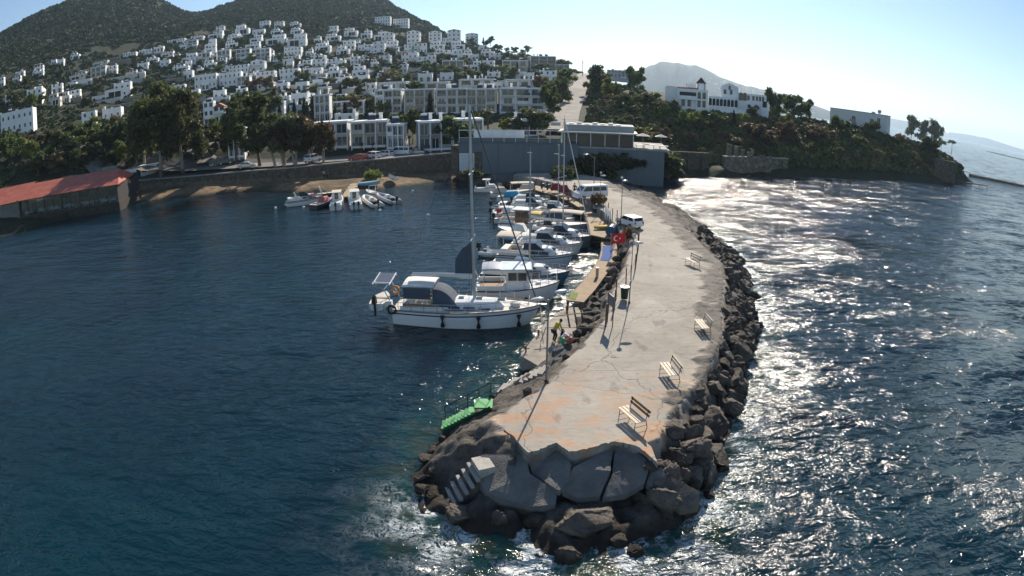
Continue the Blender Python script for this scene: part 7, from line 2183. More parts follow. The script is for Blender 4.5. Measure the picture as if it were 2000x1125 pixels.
def stairs():
    # quay stair down to the water
    a = G(1066, 716, 1.9); b = G(978, 756, 0.15)
    d = (b - a); L = math.hypot(d.x, d.y); rz = math.atan2(d.y, d.x)
    t = thing("concrete_stair", "saw toothed concrete stair descending from the deck to the harbour water", "stairs", (a.x, a.y, 0), rz)
    n = 10
    for i in range(n):
        z = 1.9 - (i + 1) * (1.75 / n)
        MB().box(L * i / n, L * (i + 1) / n + 0.02, -0.55, 0.6, -1.4, z).obj("step", CONC, t)
    # tip stair: block with treads going down to the left
    a = G(938, 912, 1.55); b = G(884, 972, 0.25)
    d = (b - a); L = math.hypot(d.x, d.y); rz = math.atan2(d.y, d.x)
    t = thing("concrete_stair", "short broken concrete stair with four treads on the rocky tip", "stairs", (a.x, a.y, 0), rz)
    MB().box(-0.5, 0.2, -0.55, 0.4, -0.4, 1.7).obj("landing_block", simple("pale_cracked_concrete", (0.4, 0.37, 0.32), 0.9, 0.3, 2, bump=0.8), t)
    for i in range(5):
        z = 1.4 - i * 0.27
        MB().box(0.22 + i * (L / 5), 0.22 + i * (L / 5) + 0.15, -0.7, 0.6, z - 0.14, z).obj("tread", CONC, t)
    MB().add([(0.2, -0.6, 1.2), (L + 0.3, -0.6, -0.1), (L + 0.3, 0.5, -0.1), (0.2, 0.5, 1.2), (0.2, -0.6, -1), (L + .3, -0.6, -1), (L + .3, 0.5, -1), (0.2, 0.5, -1)], [(0, 1, 2, 3), (0, 4, 5, 1), (2, 6, 7, 3), (1, 5, 6, 2), (0, 3, 7, 4), (4, 7, 6, 5)]).obj("stair_bed", simple("dark_broken_concrete", (0.12, 0.10, 0.085), 0.95, 0.4, 2, bump=0.8), t)
    # green gangway
    a = G(958, 786, 1.75); b = G(868, 832, 0.35)
    d = (b - a); L = math.hypot(d.x, d.y); rz = math.atan2(d.y, d.x)
    GR = simple("bright_green_paint", (0.03, 0.30, 0.07), 0.6, 0.2, 2)
    t = thing("gangway_stair", "bright green metal stair with thin railing leading down into the water", "stairs", (a.x, a.y, 0), rz)
    n = 9
    sl = (b.z - a.z) / L
    MB().box(-0.1, 0.78, -0.5, 0.4, 1.6, 1.68).obj("landing", GR, t)
    for i in range(n):
        x = 0.8 + (L - 0.8) * i / n; z = 1.72 + sl * x
        MB().box(x, x + 0.30, -0.45, 0.35, z - 0.03, z).obj("tread", GR, t)
    for y in (-0.5, 0.38):
        MB().add([(0, y, 1.6), (L, y, 1.6 + sl * L), (L, y + .05, 1.6 + sl * L), (0, y + .05, 1.6), (0, y, 1.78), (L, y, 1.78 + sl * L), (L, y + .05, 1.78 + sl * L), (0, y + .05, 1.78)], [(0, 3, 2, 1), (4, 5, 6, 7), (0, 1, 5, 4), (1, 2, 6, 5), (2, 3, 7, 6), (3, 0, 4, 7)]).obj("stringer", simple("dark_green_paint", (0.01, 0.07, 0.03), 0.6), t)
    rl = MB()
    for y in (-0.5,):
        for i in range(5):
            x = L * i / 4; z = 1.72 + sl * x
            rl.tube([(x, y, z), (x, y, z + 0.85)], 0.02, 4)
        rl.tube([(0, y, 2.57), (L, y, 2.57 + sl * L)], 0.022, 4).tube([(0, y, 2.15), (L, y, 2.15 + sl * L)], 0.014, 4)
    rl.obj("railing", simple("dark_railing_iron", (0.04, 0.035, 0.03), 0.7), t)
stairs()

SLABM = NT("fallen_slab_concrete")
_a = SLABM.noise(0.8, 7, 0.65)
_c = SLABM.mix((0.13, 0.13, 0.125), (0.25, 0.24, 0.22), SLABM.ramp(_a, [(0.3, 0), (0.7, 1)]))
_c = SLABM.mix(_c, (0.32, 0.17, 0.08), SLABM.math('MULTIPLY', SLABM.ramp(SLABM.noise(0.7, 5, 0.7), [(0.55, 0), (0.72, 1)]), 0.45))
_g = SLABM.n("NewGeometry"); _s = SLABM.n("SeparateXYZ"); SLABM.link(_g.outputs["Position"], _s.inputs[0])
_w = SLABM.ramp(SLABM.math('ADD', _s.outputs[2], SLABM.math('MULTIPLY', _a, 0.8)), [(0.85, 1.0), (1.5, 0.0)])
SLABM.color(SLABM.mix(_c, (0.075, 0.05, 0.032), SLABM.math('MULTIPLY', _w, 0.9)))
SLABM.set(0.9, 0, 0.25); SLABM.bump(SLABM.math('ADD', SLABM.noise(3, 8, 0.7), SLABM.noise(14, 4)), 1.0, 0.11)
SLABM = SLABM.mat
def slabs():
    def slab(px, zs, label, th=0.28, mat=SLABM):
        P = [G(x, y, z) for (x, y), z in zip(px, zs)]
        n = len(P)
        c = sum(P, Vector()) / n
        bm = bmesh.new()
        vs = [bm.verts.new(p) for p in P]
        f = bm.faces.new(vs)
        bmesh.ops.triangulate(bm, faces=[f])
        bmesh.ops.subdivide_edges(bm, edges=bm.edges[:], cuts=5, use_grid_fill=True)
        ex = bmesh.ops.extrude_face_region(bm, geom=bm.faces[:])
        for v in [q for q in ex['geom'] if isinstance(q, bmesh.types.BMVert)]: v.co.z -= th
        for v in bm.verts:
            k = fbm(np.array([v.co.x * 1.0 + v.co.z * 0.7]), np.array([v.co.y]), 0.5, 3)[0]
            v.co.z += 0.018 * k; v.co.x += 0.02 * fbm(np.array([v.co.y]), np.array([v.co.x]), 0.4, 2)[0]
        bmesh.ops.recalc_face_normals(bm, faces=bm.faces)
        me = bpy.data.meshes.new("concrete_slab"); bm.to_mesh(me); bm.free(); me.materials.append(mat)
        props(mobj("concrete_slab", me), label, "slab", None)
    slab([(1032, 895), (1086, 874), (1116, 908), (1112, 938), (1092, 958), (1040, 925)], [1.75, 1.85, 1.8, 1.5, 1.3, 1.35], "fallen grey slab left of the middle crack at the pier tip")
    slab([(1120, 912), (1198, 873), (1192, 920), (1172, 968), (1128, 972), (1098, 958)], [1.75, 1.85, 1.55, 0.95, 0.9, 1.2], "large smooth grey slab tilted below the broken deck edge")
    slab([(1202, 872), (1244, 880), (1270, 908), (1258, 945), (1222, 965), (1178, 972), (1196, 925)], [1.85, 1.9, 1.8, 1.35, 1.05, 0.9, 1.45], "brown stained slab right of the large smooth one")
    slab([(1252, 884), (1290, 905), (1302, 932), (1272, 950), (1262, 944), (1274, 908)], [1.9, 1.85, 1.6, 1.3, 1.3, 1.7], "narrow corner slab at the right of the broken tip")
    slab([(940, 888), (1025, 888), (1036, 925), (1088, 960), (1085, 985), (1030, 990), (950, 962), (925, 925)], [1.75, 1.8, 1.55, 1.1, 0.9, 0.8, 1.0, 1.3], "rough ripple textured slab left of the tip's centre", 0.5)
    slab([(1275, 940), (1310, 930), (1368, 960), (1366, 985), (1330, 992)], [1.5, 1.7, 1.2, 0.9, 0.9], "dark leaning slab among the boulders at the right of the tip", 0.4, ROCKM)
slabs()
def deck_lip():
    E = [G(x, y, DZ) for x, y in [(985, 838), (1002, 850), (1016, 866), (1030, 882), (1045, 879), (1060, 874), (1073, 868), (1086, 863), (1099, 872), (1112, 880), (1131, 879), (1150, 874), (1175, 866), (1200, 861), (1224, 865), (1248, 872), (1270, 890), (1284, 905)]]
    g = random.Random(12)
    fine = []
    for a, b in zip(E, E[1:]):
        for i in range(4): fine.append(a.lerp(b, i / 4) + Vector((g.uniform(-.03, .03), g.uniform(-.05, .05), 0)))
    fine.append(E[-1])
    rings = []
    for i, p in enumerate(fine):
        q = p + Vector((0.0, 1.1, 0)); f = p + Vector((0, -0.07, 0))
        j = g.uniform(-0.03, 0.03)
        rings.append([(q.x, q.y, DZ - 0.3), (q.x, q.y, DZ + 0.007), (f.x, f.y, DZ + 0.014), (f.x, f.y + 0.03 + j, DZ - 0.2), (f.x, f.y + 0.35, DZ - 0.32)])
    me = MB().loft(rings).mesh("pier_edge", bpy.data.objects["pier"].data.materials[0])
    attr(me, "deck", np.full(len(me.vertices), 1.0)); attr(me, "wet", np.zeros(len(me.vertices))); attr(me, "edge", np.zeros(len(me.vertices)))
    props(mobj("pier_edge", me), kind="structure", label="broken concrete lip at the pier tip")
deck_lip()

def riprap():
    g = random.Random(21)
    # the named big boulders at the tip
    B = [(1135, 1022, 1.45, 1.05, 0.45, "huge brown boulder at the centre of the pier tip"), (1105, 1080, 0.62, 0.6, 0.1, "squat brown boulder in front of the huge one"),
         (1298, 960, 0.85, 0.62, 0.8, "dark boulder below the narrow corner slab"), (1262, 985, 0.75, 0.6, 0.4, "angular boulder right of the huge brown one"),
         (1340, 985, 0.7, 0.55, 0.3, "dark boulder at the right foot of the tip"), (1238, 1078, 0.5, 0.3, 0.0, "wave washed low boulder at the front right"),
         (850, 925, 0.5, 0.35, 0.3, "reddish boulder at the far left of the tip"), (848, 965, 0.6, 0.35, 0.1, "mossy boulder left of the broken stair"),
         (905, 1005, 0.8, 0.55, 0.2, "dark boulder below the broken stair"), (975, 1012, 0.85, 0.6, 0.25, "dark boulder under the ripple textured slab"),
         (1040, 1015, 0.6, 0.5, 0.2, "dark boulder left of the huge brown one"), (1318, 895, 0.8, 0.55, 1.3, "brown boulder below the last bench"),
         (1345, 850, 0.75, 0.55, 1.4, "tall dark boulder beside the last bench"), (1372, 905, 0.85, 0.55, 0.7, "rounded dark boulder at the tip's right shoulder"),
         (1030, 765, 0.28, 0.25, 2.2, "small dark stone lying on the deck near the stairs"), (1105, 694, 0.42, 0.3, 2.15, "loose stone at the head of the quay"), (1210, 1055, 0.4, 0.35, 0.2, "small boulder right of the squat brown one")]
    for i, (x, y, w_, h, z, lb) in enumerate(B):
        rock_at(G(x, y, z), w_, h, lb, None, i)
    # seaward side
    dk = [G(x, y, DZ) for x, y in [(1268, 890), (1300, 850), (1310, 815), (1352, 768), (1382, 735), (1404, 690), (1416, 650), (1414, 600), (1424, 552), (1418, 515), (1390, 480), (1352, 450), (1325, 425), (1290, 400), (1252, 380), (1222, 362)]]
    sh = [G(x, y, 0) for x, y in [(1330, 1040), (1378, 985), (1398, 930), (1428, 830), (1446, 750), (1470, 670), (1476, 640), (1470, 580), (1456, 535), (1436, 505), (1404, 470), (1368, 430), (1335, 405), (1300, 385), (1262, 364), (1235, 348)]]
    cum = [0]
    for a, b in zip(dk, dk[1:]): cum.append(cum[-1] + (b - a).length)
    n = 0; seg = ["beside the last bench", "beside the middle bench", "beside the third bench", "along the bend of the pier", "toward the pier's far end"]
    s = 0.0
    while s < cum[-1]:
        k = max(i for i in range(len(cum) - 1) if cum[i] <= s); u = (s - cum[k]) / (cum[k + 1] - cum[k])
        a = dk[k].lerp(dk[k + 1], u); b = sh[k].lerp(sh[k + 1], u)
        wdt = math.hypot(b.x - a.x, b.y - a.y)
        far = a.y > 50
        sz = (0.56 if not far else 0.5)
        rows = max(2, min(6, int(wdt / (0.62 if not far else 0.9))))
        for r_ in range(rows):
            v = (r_ + g.uniform(0.1, 0.9)) / rows
            p = a.lerp(b, v); q = sz * (0.5 + 1.5 * g.random() ** 2.2) * (1.2 if v > 0.3 else 0.85)
            if far and v < 0.45: q *= 0.55
            z = 2.0 * (1 - v) ** 1.0 + 0.08
            zone = seg[min(4, int(s / cum[-1] * 7.0)) if s / cum[-1] < 0.6 else 4] if not far else seg[4]
            wet = "wet dark boulder at the waterline" if v > 0.66 else ("dark angular boulder on the slope" if v > 0.33 else "upper dark boulder at the deck's edge")
            rock_at((p.x + g.uniform(-.25, .25), p.y + g.uniform(-.25, .25), z - q * 0.25), q, q * g.uniform(0.6, 0.95), f"{wet} {zone}", f"riprap: {wet} {zone}", n)
            n += 1
            if n > 285: return
        s += (0.78 if not far else 1.3)
    # inner side rocks
def inner_rocks():
    g = random.Random(8)
    P = [(1140, 600), (1160, 585), (1175, 570), (1150, 625), (1165, 610), (1180, 590), (1190, 560), (1200, 540), (1208, 520), (1215, 500), (1190, 545), (1200, 520), (1212, 480), (1140, 640), (1120, 668),
         (1128, 650), (1155, 640), (1172, 625), (1095, 690), (1110, 680), (1205, 505), (1184, 575), (1165, 597), (1146, 613), (1218, 470), (1196, 530)]
    for i, (x, y) in enumerate(P):
        rock_at(G(x, y, 1.5), g.uniform(0.4, 0.75), g.uniform(0.3, 0.45), "pale grey rock between the deck and the plank landing", "rocks between deck and plank landing", i + 3)
    Q = [(930, 357), (950, 354), (968, 352), (985, 356), (1000, 351), (1015, 356), (1030, 352), (1045, 358), (1060, 356), (1075, 360), (1090, 361), (958, 360), (1008, 361), (905, 352), (890, 350), (875, 349)]
    for i, (x, y) in enumerate(Q):
        rock_at(G(x, y, 0.9), g.uniform(0.9, 1.6), g.uniform(0.5, 0.9), "grey shore rock at the root of the pier", "rocks at the pier's root", i + 5)
    T = [(955, 795), (935, 805), (915, 820), (900, 838), (880, 845), (865, 858), (845, 880), (835, 895), (980, 765), (1000, 748), (965, 778), (820, 935), (825, 955)]
    for i, (x, y) in enumerate(T):
        rock_at(G(x, y, 0.25), g.uniform(0.25, 0.5), g.uniform(0.2, 0.35), "small wet rock at the harbour side waterline near the green stair", "small rocks by the green stair", i + 1)
riprap(); inner_rocks()

# ---------------------------------------------------------------- furniture
SLAT = simple("cream_bench_slats", (0.62, 0.52, 0.38), 0.7, 0.15, 5)
SLATD = simple("brown_bench_slats", (0.24, 0.15, 0.08), 0.7, 0.25, 5)
def bench(px, py, rz, label, backm=None):
    t = thing("park_bench", label, "bench", G(px, py, DZ), rz, "benches on the pier")
    L = 1.55
    for i in range(3):
        y = -0.2 + i * 0.19
        MB().box(-L / 2, L / 2, y - 0.07, y + 0.07, 0.44, 0.475).obj("seat_slat", SLAT, t)
    for z in (0.66, 0.84):
        MB().add([(-L / 2, 0.34 + (z - .6) * .2, z - .065), (L / 2, 0.34 + (z - .6) * .2, z - .065), (L / 2, 0.365 + (z - .6) * .2, z + .065), (-L / 2, 0.365 + (z - .6) * .2, z + .065),
                  (-L / 2, 0.375 + (z - .6) * .2, z - .065), (L / 2, 0.375 + (z - .6) * .2, z - .065), (L / 2, 0.4 + (z - .6) * .2, z + .065), (-L / 2, 0.4 + (z - .6) * .2, z + .065)],
                 [(0, 1, 2, 3), (7, 6, 5, 4), (0, 4, 5, 1), (1, 5, 6, 2), (2, 6, 7, 3), (3, 7, 4, 0)]).obj("back_slat", backm or SLAT, t)
    for x in (-L * 0.42, L * 0.42):
        MB().tube([(x, -0.26, 0.02), (x, -0.24, 0.44), (x, 0.3, 0.42), (x, 0.4, 0.92)], 0.02, 5).tube([(x, 0.3, 0.42), (x, 0.42, 0.02)], 0.02, 5).tube([(x, -0.25, 0.15), (x, 0.39, 0.15)], 0.015, 4).obj("leg_frame", RUST, t)
    return t
bench(1233, 826, R(-68), "bench with dark brown backrest nearest the pier tip", SLATD)
bench(1305, 736, R(-84), "cream slatted bench second from the pier tip")
bench(1370, 646, R(-88), "cream slatted bench third from the pier tip")
bench(1351, 518, R(-70), "small faded bench farthest from the pier tip")

def lamp(px, py, h, label, heads, rz=0.0, r=0.055):
    t = thing("lamp_post", label, "lamp post", G(px, py, DZ), rz)
    MB().tube([(0, 0, 0), (0, 0, h * 0.5), (0, 0, h)], r, 8, r1=r * 0.7).obj("pole", simple("grey_painted_pole", (0.2, 0.2, 0.2), 0.5, 0.15, 2), t)
    MB().tube([(0, 0, 0), (0, 0, 0.12)], r * 2.2, 8).obj("base_plate", RUST, t)
    for (dx, dy, dz, kind) in heads:
        arm = MB().tube([(0, 0, h - 0.15), (dx * 0.6, dy * 0.6, h + dz), (dx, dy, h + dz)], 0.025, 5).obj("arm", simple("grey_painted_pole", (0.2, 0.2, 0.2)), t)
        if kind == 'globe':
            MB().ball((dx, dy, h + dz + 0.13), 0.16, sz=0.9).obj("lamp_head", LAMPM, t, smooth=True)
        else:
            a = math.atan2(dy, dx)
            M = Matrix.Translation((dx, dy, h + dz)) @ Matrix.Rotation(a, 4, 'Z')
            q = MB().ball((0, 0, 0), 0.34, sz=0.28, n=12)
            q.v = [tuple(M @ Vector((v[0] * 1.15, v[1] * 0.5, v[2] + 0.02))) for v in q.v]
            q.obj("lamp_head", LAMPM if kind == 'white' else simple("pale_blue_lamp", (0.42, 0.5, 0.55), 0.4), t, smooth=True)
lamp(1067, 745, 4.35, "lamp post with two spread lamp heads in front of the large yacht's bow", [(-0.55, -0.3, 0.1, 'white'), (0.62, 0.4, 0.25, 'grey')])
MB_ = MB().box(-0.09, 0.09, -0.09, 0.09, 4.2, 4.45)
lamp(1213, 428, 4.6, "slender lamp post by the small white hatchback", [(-0.1, -0.1, 0.1, 'globe'), (0.3, 0.1, -0.15, 'white')])
lamp(1229, 592, 4.6, "thin lamp post beside the green litter bin", [(0.05, 0.0, 0.05, 'globe'), (0.35, 0.0, -0.35, 'white')], r=0.035)
lamp(1160, 362, 4.4, "curved arm street lamp at the root of the pier", [(-1.4, -0.2, 0.5, 'white')], r=0.07)
lamp(1172, 398, 3.9, "short lamp post between the van and the landing", [(0.0, 0.05, 0.05, 'globe'), (0.3, 0, -0.2, 'white')], r=0.04)
lamp(1092, 352, 4.2, "street lamp with two short arms beyond the rear masts", [(-0.5, 0, 0.15, 'white'), (0.6, 0, -0.1, 'white')], r=0.05)

def pier_bits():
    # litter bin
    t = thing("litter_bin", "dark green litter bin beside the thin lamp post", "bin", G(1219, 586, DZ))
    GB = simple("dark_green_bin", (0.012, 0.03, 0.02), 0.5, 0.15, 3)
    MB().tube([(0, 0, 0.12), (0, 0, 0.95)], 0.24, 14, r1=0.3).obj("body", GB, t)
    MB().tube([(0.31 * math.cos(a), 0.31 * math.sin(a), 0.97) for a in np.linspace(0, 6.28, 17)[:-1]], 0.03, 6, closed=True).obj("rim", METAL, t)
    MB().tube([(0.35, 0, 0), (0.35, 0, 1.4)], 0.03, 6).obj("post", METAL, t)
    # signboard seen edge on
    t = thing("signboard", "tall signboard on two posts seen from its edge on the deck's harbour side", "sign", G(1191, 634, DZ), R(12))
    for y in (-0.45, 0.45): MB().tube([(0, y, 0), (0, y, 2.0)], 0.035, 6).obj("post", RUST, t)
    MB().box(-0.025, 0.025, -0.55, 0.55, 1.25, 1.95).obj("board", simple("faded_sign_board", (0.2, 0.2, 0.2), 0.6), t)
    # fence of rusty posts
    F = [(1168, 404), (1178, 412), (1187, 420), (1196, 430), (1205, 440), (1212, 450), (1246, 470), (1246, 490), (1243, 510), (1240, 530), (1232, 550), (1222, 565), (1203, 585), (1200, 604), (1186, 622), (1182, 640)]
    for i, (x, y) in enumerate(F):
        h = 1.3 + 0.5 * (i * 37 % 10) / 10
        p = G(x, y, DZ)
        mb = MB().tube([(0, 0, 0), (0.05 * math.sin(i), 0.08 * math.cos(i * 2), h)], 0.045, 6)
        o = mb.obj("fence_post", RUST if i % 3 else WOODD, None, loc=p)
        props(o, f"rusty fence post on the deck's inner edge, {ordinal(len(F) - i)} counted from the pier tip", "post", "fence posts along the inner edge")
    for nm, a, b in (("cable", 6, 13), ("cable", 0, 5)):
        pts = []
        for x, y in F[a:b + 1]:
            pts.append(G(x, y, DZ) + Vector((0, 0, 1.0)))
        o = MB().tube(pts, 0.014, 4).obj("fence_cable", RUST); props(o, "sagging rusty cable along the " + ("nearer" if a else "farther") + " fence posts", "cable")
    # pipe rail across the quay
    t = thing("pipe_railing", "bent rusty pipe railing at the head of the low quay", "railing", G(1120, 645, 1.6))
    o = t.location
    rl = MB(); rl.tube([G(1058, 622, 2.2) - o, G(1110, 614, 2.3) - o, G(1190, 605, 2.9) - o], 0.035, 6)
    rl.tube([G(1064, 640, 1.7) - o, G(1180, 640, 2.25) - o], 0.02, 5); rl.obj("rail", ROPE, t)
    for x, y in ((1113, 640), (1128, 642), (1140, 636)):
        p = G(x, y, 1.3) - o; MB().tube([p, p + Vector((-0.25, 0.5, 1.3))], 0.06, 6).obj("support_post", RUST, t)
    # timber debris
    for i, (a, b, m_, lb) in enumerate([((1074, 706), (1104, 684), SLAT, "long pale timber lying at the head of the stair"), ((1082, 684), (1100, 678), GEL2, "short white plank beside the rubbish heap"), ((1056, 668), (1066, 640), RUST, "thin dark pole leaning on the quay's edge")]):
        p, q = G(a[0], a[1], 2.0 if i < 2 else 1.0), G(b[0], b[1], 2.2 if i < 2 else 1.9)
        o = MB().tube([p, q], 0.07 if i < 2 else 0.03, 4).obj("timber", m_); props(o, lb, "timber")
    # rubbish heap: separate bags
    for i, (x, y, c, lb) in enumerate([(1098, 670, ("green_bag", (0.05, 0.28, 0.12)), "green plastic bag in the rubbish heap"), (1106, 664, ("pink_bag", (0.5, 0.2, 0.15)), "salmon pink bag in the rubbish heap"), (1112, 668, ("rust_red_bag", (0.35, 0.1, 0.06)), "rust red bag in the rubbish heap"),
                                       (1102, 660, ("white_bag", (0.7, 0.7, 0.7)), "white bag at the back of the rubbish heap"), (1114, 660, ("cream_bag", (0.55, 0.45, 0.4)), "cream bag at the right of the rubbish heap")]):
        mb = MB().ball((0, 0, 0.12), 0.2, n=12, m=8, sz=0.75)
        mb.v = [(v[0] * (1 + .25 * math.sin(9 * v[1] + i)), v[1] * (1 + .25 * math.sin(8 * v[0])), v[2] * (1 + 0.3 * math.sin(12 * v[0] + 7 * v[1]))) for v in mb.v]
        o = mb.obj("rubbish_bag", simple(c[0], c[1], 0.4, 0.15, 6), None, loc=G(x, y, 1.9), smooth=True); props(o, lb, "bag")
    # flag on its staff by the landing
    t = thing("flag", "red flag with white crescent and star at the end of the plank landing", "flag", G(1194, 492, 1.4), R(-15))
    MB().tube([(0, 0, -0.8), (-0.1, 0, 1.75)], 0.03, 6).obj("flagstaff", METAL, t)
    n = 10; V = []; Fc = []
    W_, H_ = 1.5, 0.95
    def fp(u, v, off=0.0):
        return (-0.08 + W_ * u * 0.9, 0.13 * math.sin(u * 7) * (0.4 + u) + off, 1.72 - H_ * (1 - v) + 0.28 * u * (1 if v > 0 else 1) - 0.0)
    for i in range(n + 1):
        V += [fp(i / n, 0), fp(i / n, 1)]
    Fc = [(2 * i, 2 * i + 2, 2 * i + 3, 2 * i + 1) for i in range(n)]
    fl = MB().add(V, Fc).obj("cloth", REDF, t)
    def disc(cu, cv, r1, r2, dc):
        o1 = [(cu + r1 * math.cos(a), cv + r1 * 1.5 * math.sin(a)) for a in np.linspace(0.62, 2 * math.pi - 0.62, 22)]
        i1 = [(cu + dc + r2 * math.cos(a), cv + r2 * 1.5 * math.sin(a)) for a in np.linspace(0.82, 2 * math.pi - 0.82, 22)]
        vv = o1 + i1; k = 22
        return vv, [(i, i + 1, k + i + 1, k + i) for i in range(k - 1)]
    for off in (-0.012, 0.012):
        vv, ff = disc(0.36, 0.5, 0.19, 0.15, 0.05)
        MB().add([fp(u, v, off) for u, v in vv], ff).obj("crescent", WHF, fl)
        st = [(0.64 + (0.085 if i % 2 == 0 else 0.034) * math.cos(math.pi + i * math.pi / 5), 0.5 + (0.085 if i % 2 == 0 else 0.034) * 1.5 * math.sin(math.pi + i * math.pi / 5)) for i in range(10)]
        MB().add([fp(0.64, 0.5, off)] + [fp(u, v, off) for u, v in st], [(0, 1 + i, 1 + (i + 1) % 10) for i in range(10)]).obj("star", WHF, fl)
    # blue drum, dinghy, small items on the landing
    t = thing("barrel", "big blue barrel lying at the corner of the upper landing", "barrel", G(1194, 459, 1.35), R(70))
    MB().tube([(-0.7, 0, 0.55), (-0.5, 0, 0.55), (0.5, 0, 0.55), (0.7, 0, 0.55)], 0.55, 14).obj("drum", simple("blue_plastic", (0.02, 0.08, 0.17), 0.4, 0.1, 2), t, smooth=False)
    for x in (-0.3, 0.3): MB().tube([(x - 0.05, 0, 0.55), (x + 0.05, 0, 0.55)], 0.58, 14).obj("hoop", NAVY, t)
    p = G(1183, 447, 1.35); t = thing("kayak", "small yellow and olive kayak beside the blue barrel", "kayak", (p.x, p.y, 1.5), R(15))
    hull_parts(t, 2.8, 0.8, 0.25, 0.3, CANY, CANY, 0.3, 0.5, draft=0.12)
    t = thing("bench_box", "long black storage bench on the upper landing beside the fence", "bench", G(1180, 418, 1.35), R(-50))
    MB().box(-1.6, 1.6, -0.4, 0.4, 0.0, 0.55).obj("box", BLK, t); MB().box(-1.65, 1.65, -0.43, 0.43, 0.55, 0.62).obj("lid", GELG, t)
    for i, (x, y) in enumerate([(1184, 432), (1188, 436), (1192, 441)]):
        t = thing("surfboard", f"white board leaning on the landing's fence, {['left', 'middle', 'right'][i]} of three", "board", G(x, y, 1.35), R(20))
        q = MB().ball((0, 0, 0.9), 0.9, n=10, m=10); q.v = [(v[0] * 0.2, v[1] * 0.05 + 0.1 * v[2], v[2]) for v in q.v]; q.obj("board", WHITE2, t, smooth=True)
    plant('shrub', G(1229, 470, DZ), 1.45, 0.62, "round brownish bush on the deck behind the small hatchback", None, 1)
    plant('shrub', G(1168, 400, DZ), 1.6, 0.8, "thin dry bush beside the van", None, 1)
    plant('shrub', G(1100, 354, 1.6), 2.9, 1.0, "round olive bush at the root of the pier", None, 2)
    plant('shrub', G(922, 350, 1.6), 2.0, 1.2, "dark low bush beside the apron left of the pier's root", None, 0)
    plant('shrub', hit(728, 352), 2.2, 1.0, "yellow green bush on the beach beneath the wall", None, 3)
    # two red covered scooters near the van
    for i, (x, y) in enumerate([(1087, 372), (1102, 376)]):
        t = thing("scooter", f"scooter under a dark red cover near the van, {'left' if i == 0 else 'right'} one", "scooter", G(x, y, 1.7), R(20))
        block(-0.9, 0.9, 0.6, 0.45, 0.05, 1.05, 0.12, 0.45, 0.3, 0.1).obj("cover", simple("dark_red_cover", (0.2, 0.015, 0.025), 0.7, 0.15, 3), t)
        for q in (-0.65, 0.65): MB().tube([(q, -0.06, 0.25), (q, 0.06, 0.25)], 0.25, 10).obj("wheel", TYRE, t)
    for i, (x, y) in enumerate([(1073, 370), (1062, 368)]):
        t = thing("scooter", f"bare dark scooter parked by the rocks, {'right' if i == 0 else 'left'} one", "scooter", G(x, y, 1.7), R(60))
        block(-0.7, 0.2, 0.3, 0.3, 0.45, 0.8, 0.06, 0.1, 0.1).obj("seat", BLK, t); block(0.3, 0.6, 0.35, 0.3, 0.3, 0.95, 0.05, 0.1, 0.1).obj("fairing", GELG, t)
        for q in (-0.65, 0.65): MB().tube([(q, -0.06, 0.25), (q, 0.06, 0.25)], 0.25, 10).obj("wheel", TYRE, t)
        MB().tube([(0.5, -0.3, 1.1), (0.55, 0, 1.05), (0.5, 0.3, 1.1)], 0.02, 4).obj("handlebar", METAL, t)
pier_bits()
# bushes over the cove wall
for i, (x, yb, yt, v) in enumerate([(1130, 343, 316, 0), (1150, 345, 312, 2), (1172, 345, 308, 1), (1195, 346, 304, 0), (1218, 345, 306, 2), (1240, 343, 308, 1), (1262, 340, 312, 0), (1285, 337, 314, 2), (1182, 330, 302, 1), (1232, 330, 302, 0), (1296, 340, 306, 1), (1308, 338, 308, 2), (1276, 342, 312, 0)]):
    p = G(x, yb, 1.2)
    plant('dark_tree', p - Vector((0, 0, 1.6)), (yb - yt) / FPX * slant(p) * 1.5 + 1.0, 1.15, f"dark bush below the grey club wall, {ordinal(i + 1)} from the pier", "bushes over the cove", v)

_g = np.random.default_rng(3)
_P = np.array([G(1120 + 200 * u, 343 - 7 * abs(u - .4) - 20 * v * 1.0, 0.4 + 3.6 * v) for u, v in _g.random((420, 2))])
blob_field("cove_scrub", _P, 0.5 + 0.8 * _g.random(len(_P)), scrub_mat("cove_scrub_leaves", [(0.01, 0.016, 0.008), (0.03, 0.036, 0.015), (0.05, 0.045, 0.02)]), "dark scrub below the grey club wall", 8)

# ---------------------------------------------------------------- jetty
def small_jetty():
    a = G(693, 358, 0.75); b = G(676, 384, 0.75)
    L, rz = seg_frame(a, b)
    t = thing("jetty", "short sunlit plank jetty reaching from the beach to the small boats", "jetty", a, rz)
    MB().box(0, L, -0.85, 0.85, -0.12, 0).obj("planks", PLK, t)
    for s_ in (-0.8, 0.8): MB().box(0, L, s_ - 0.08, s_ + 0.08, -0.4, -0.122).obj("beam", DKT, t)
    for i in range(6):
        for s_ in (-0.8, 0.8): MB().tube([(L * i / 5, s_, -2.5), (L * i / 5, s_, 0.15)], 0.09, 6).obj("pile", DKT, t)
small_jetty()

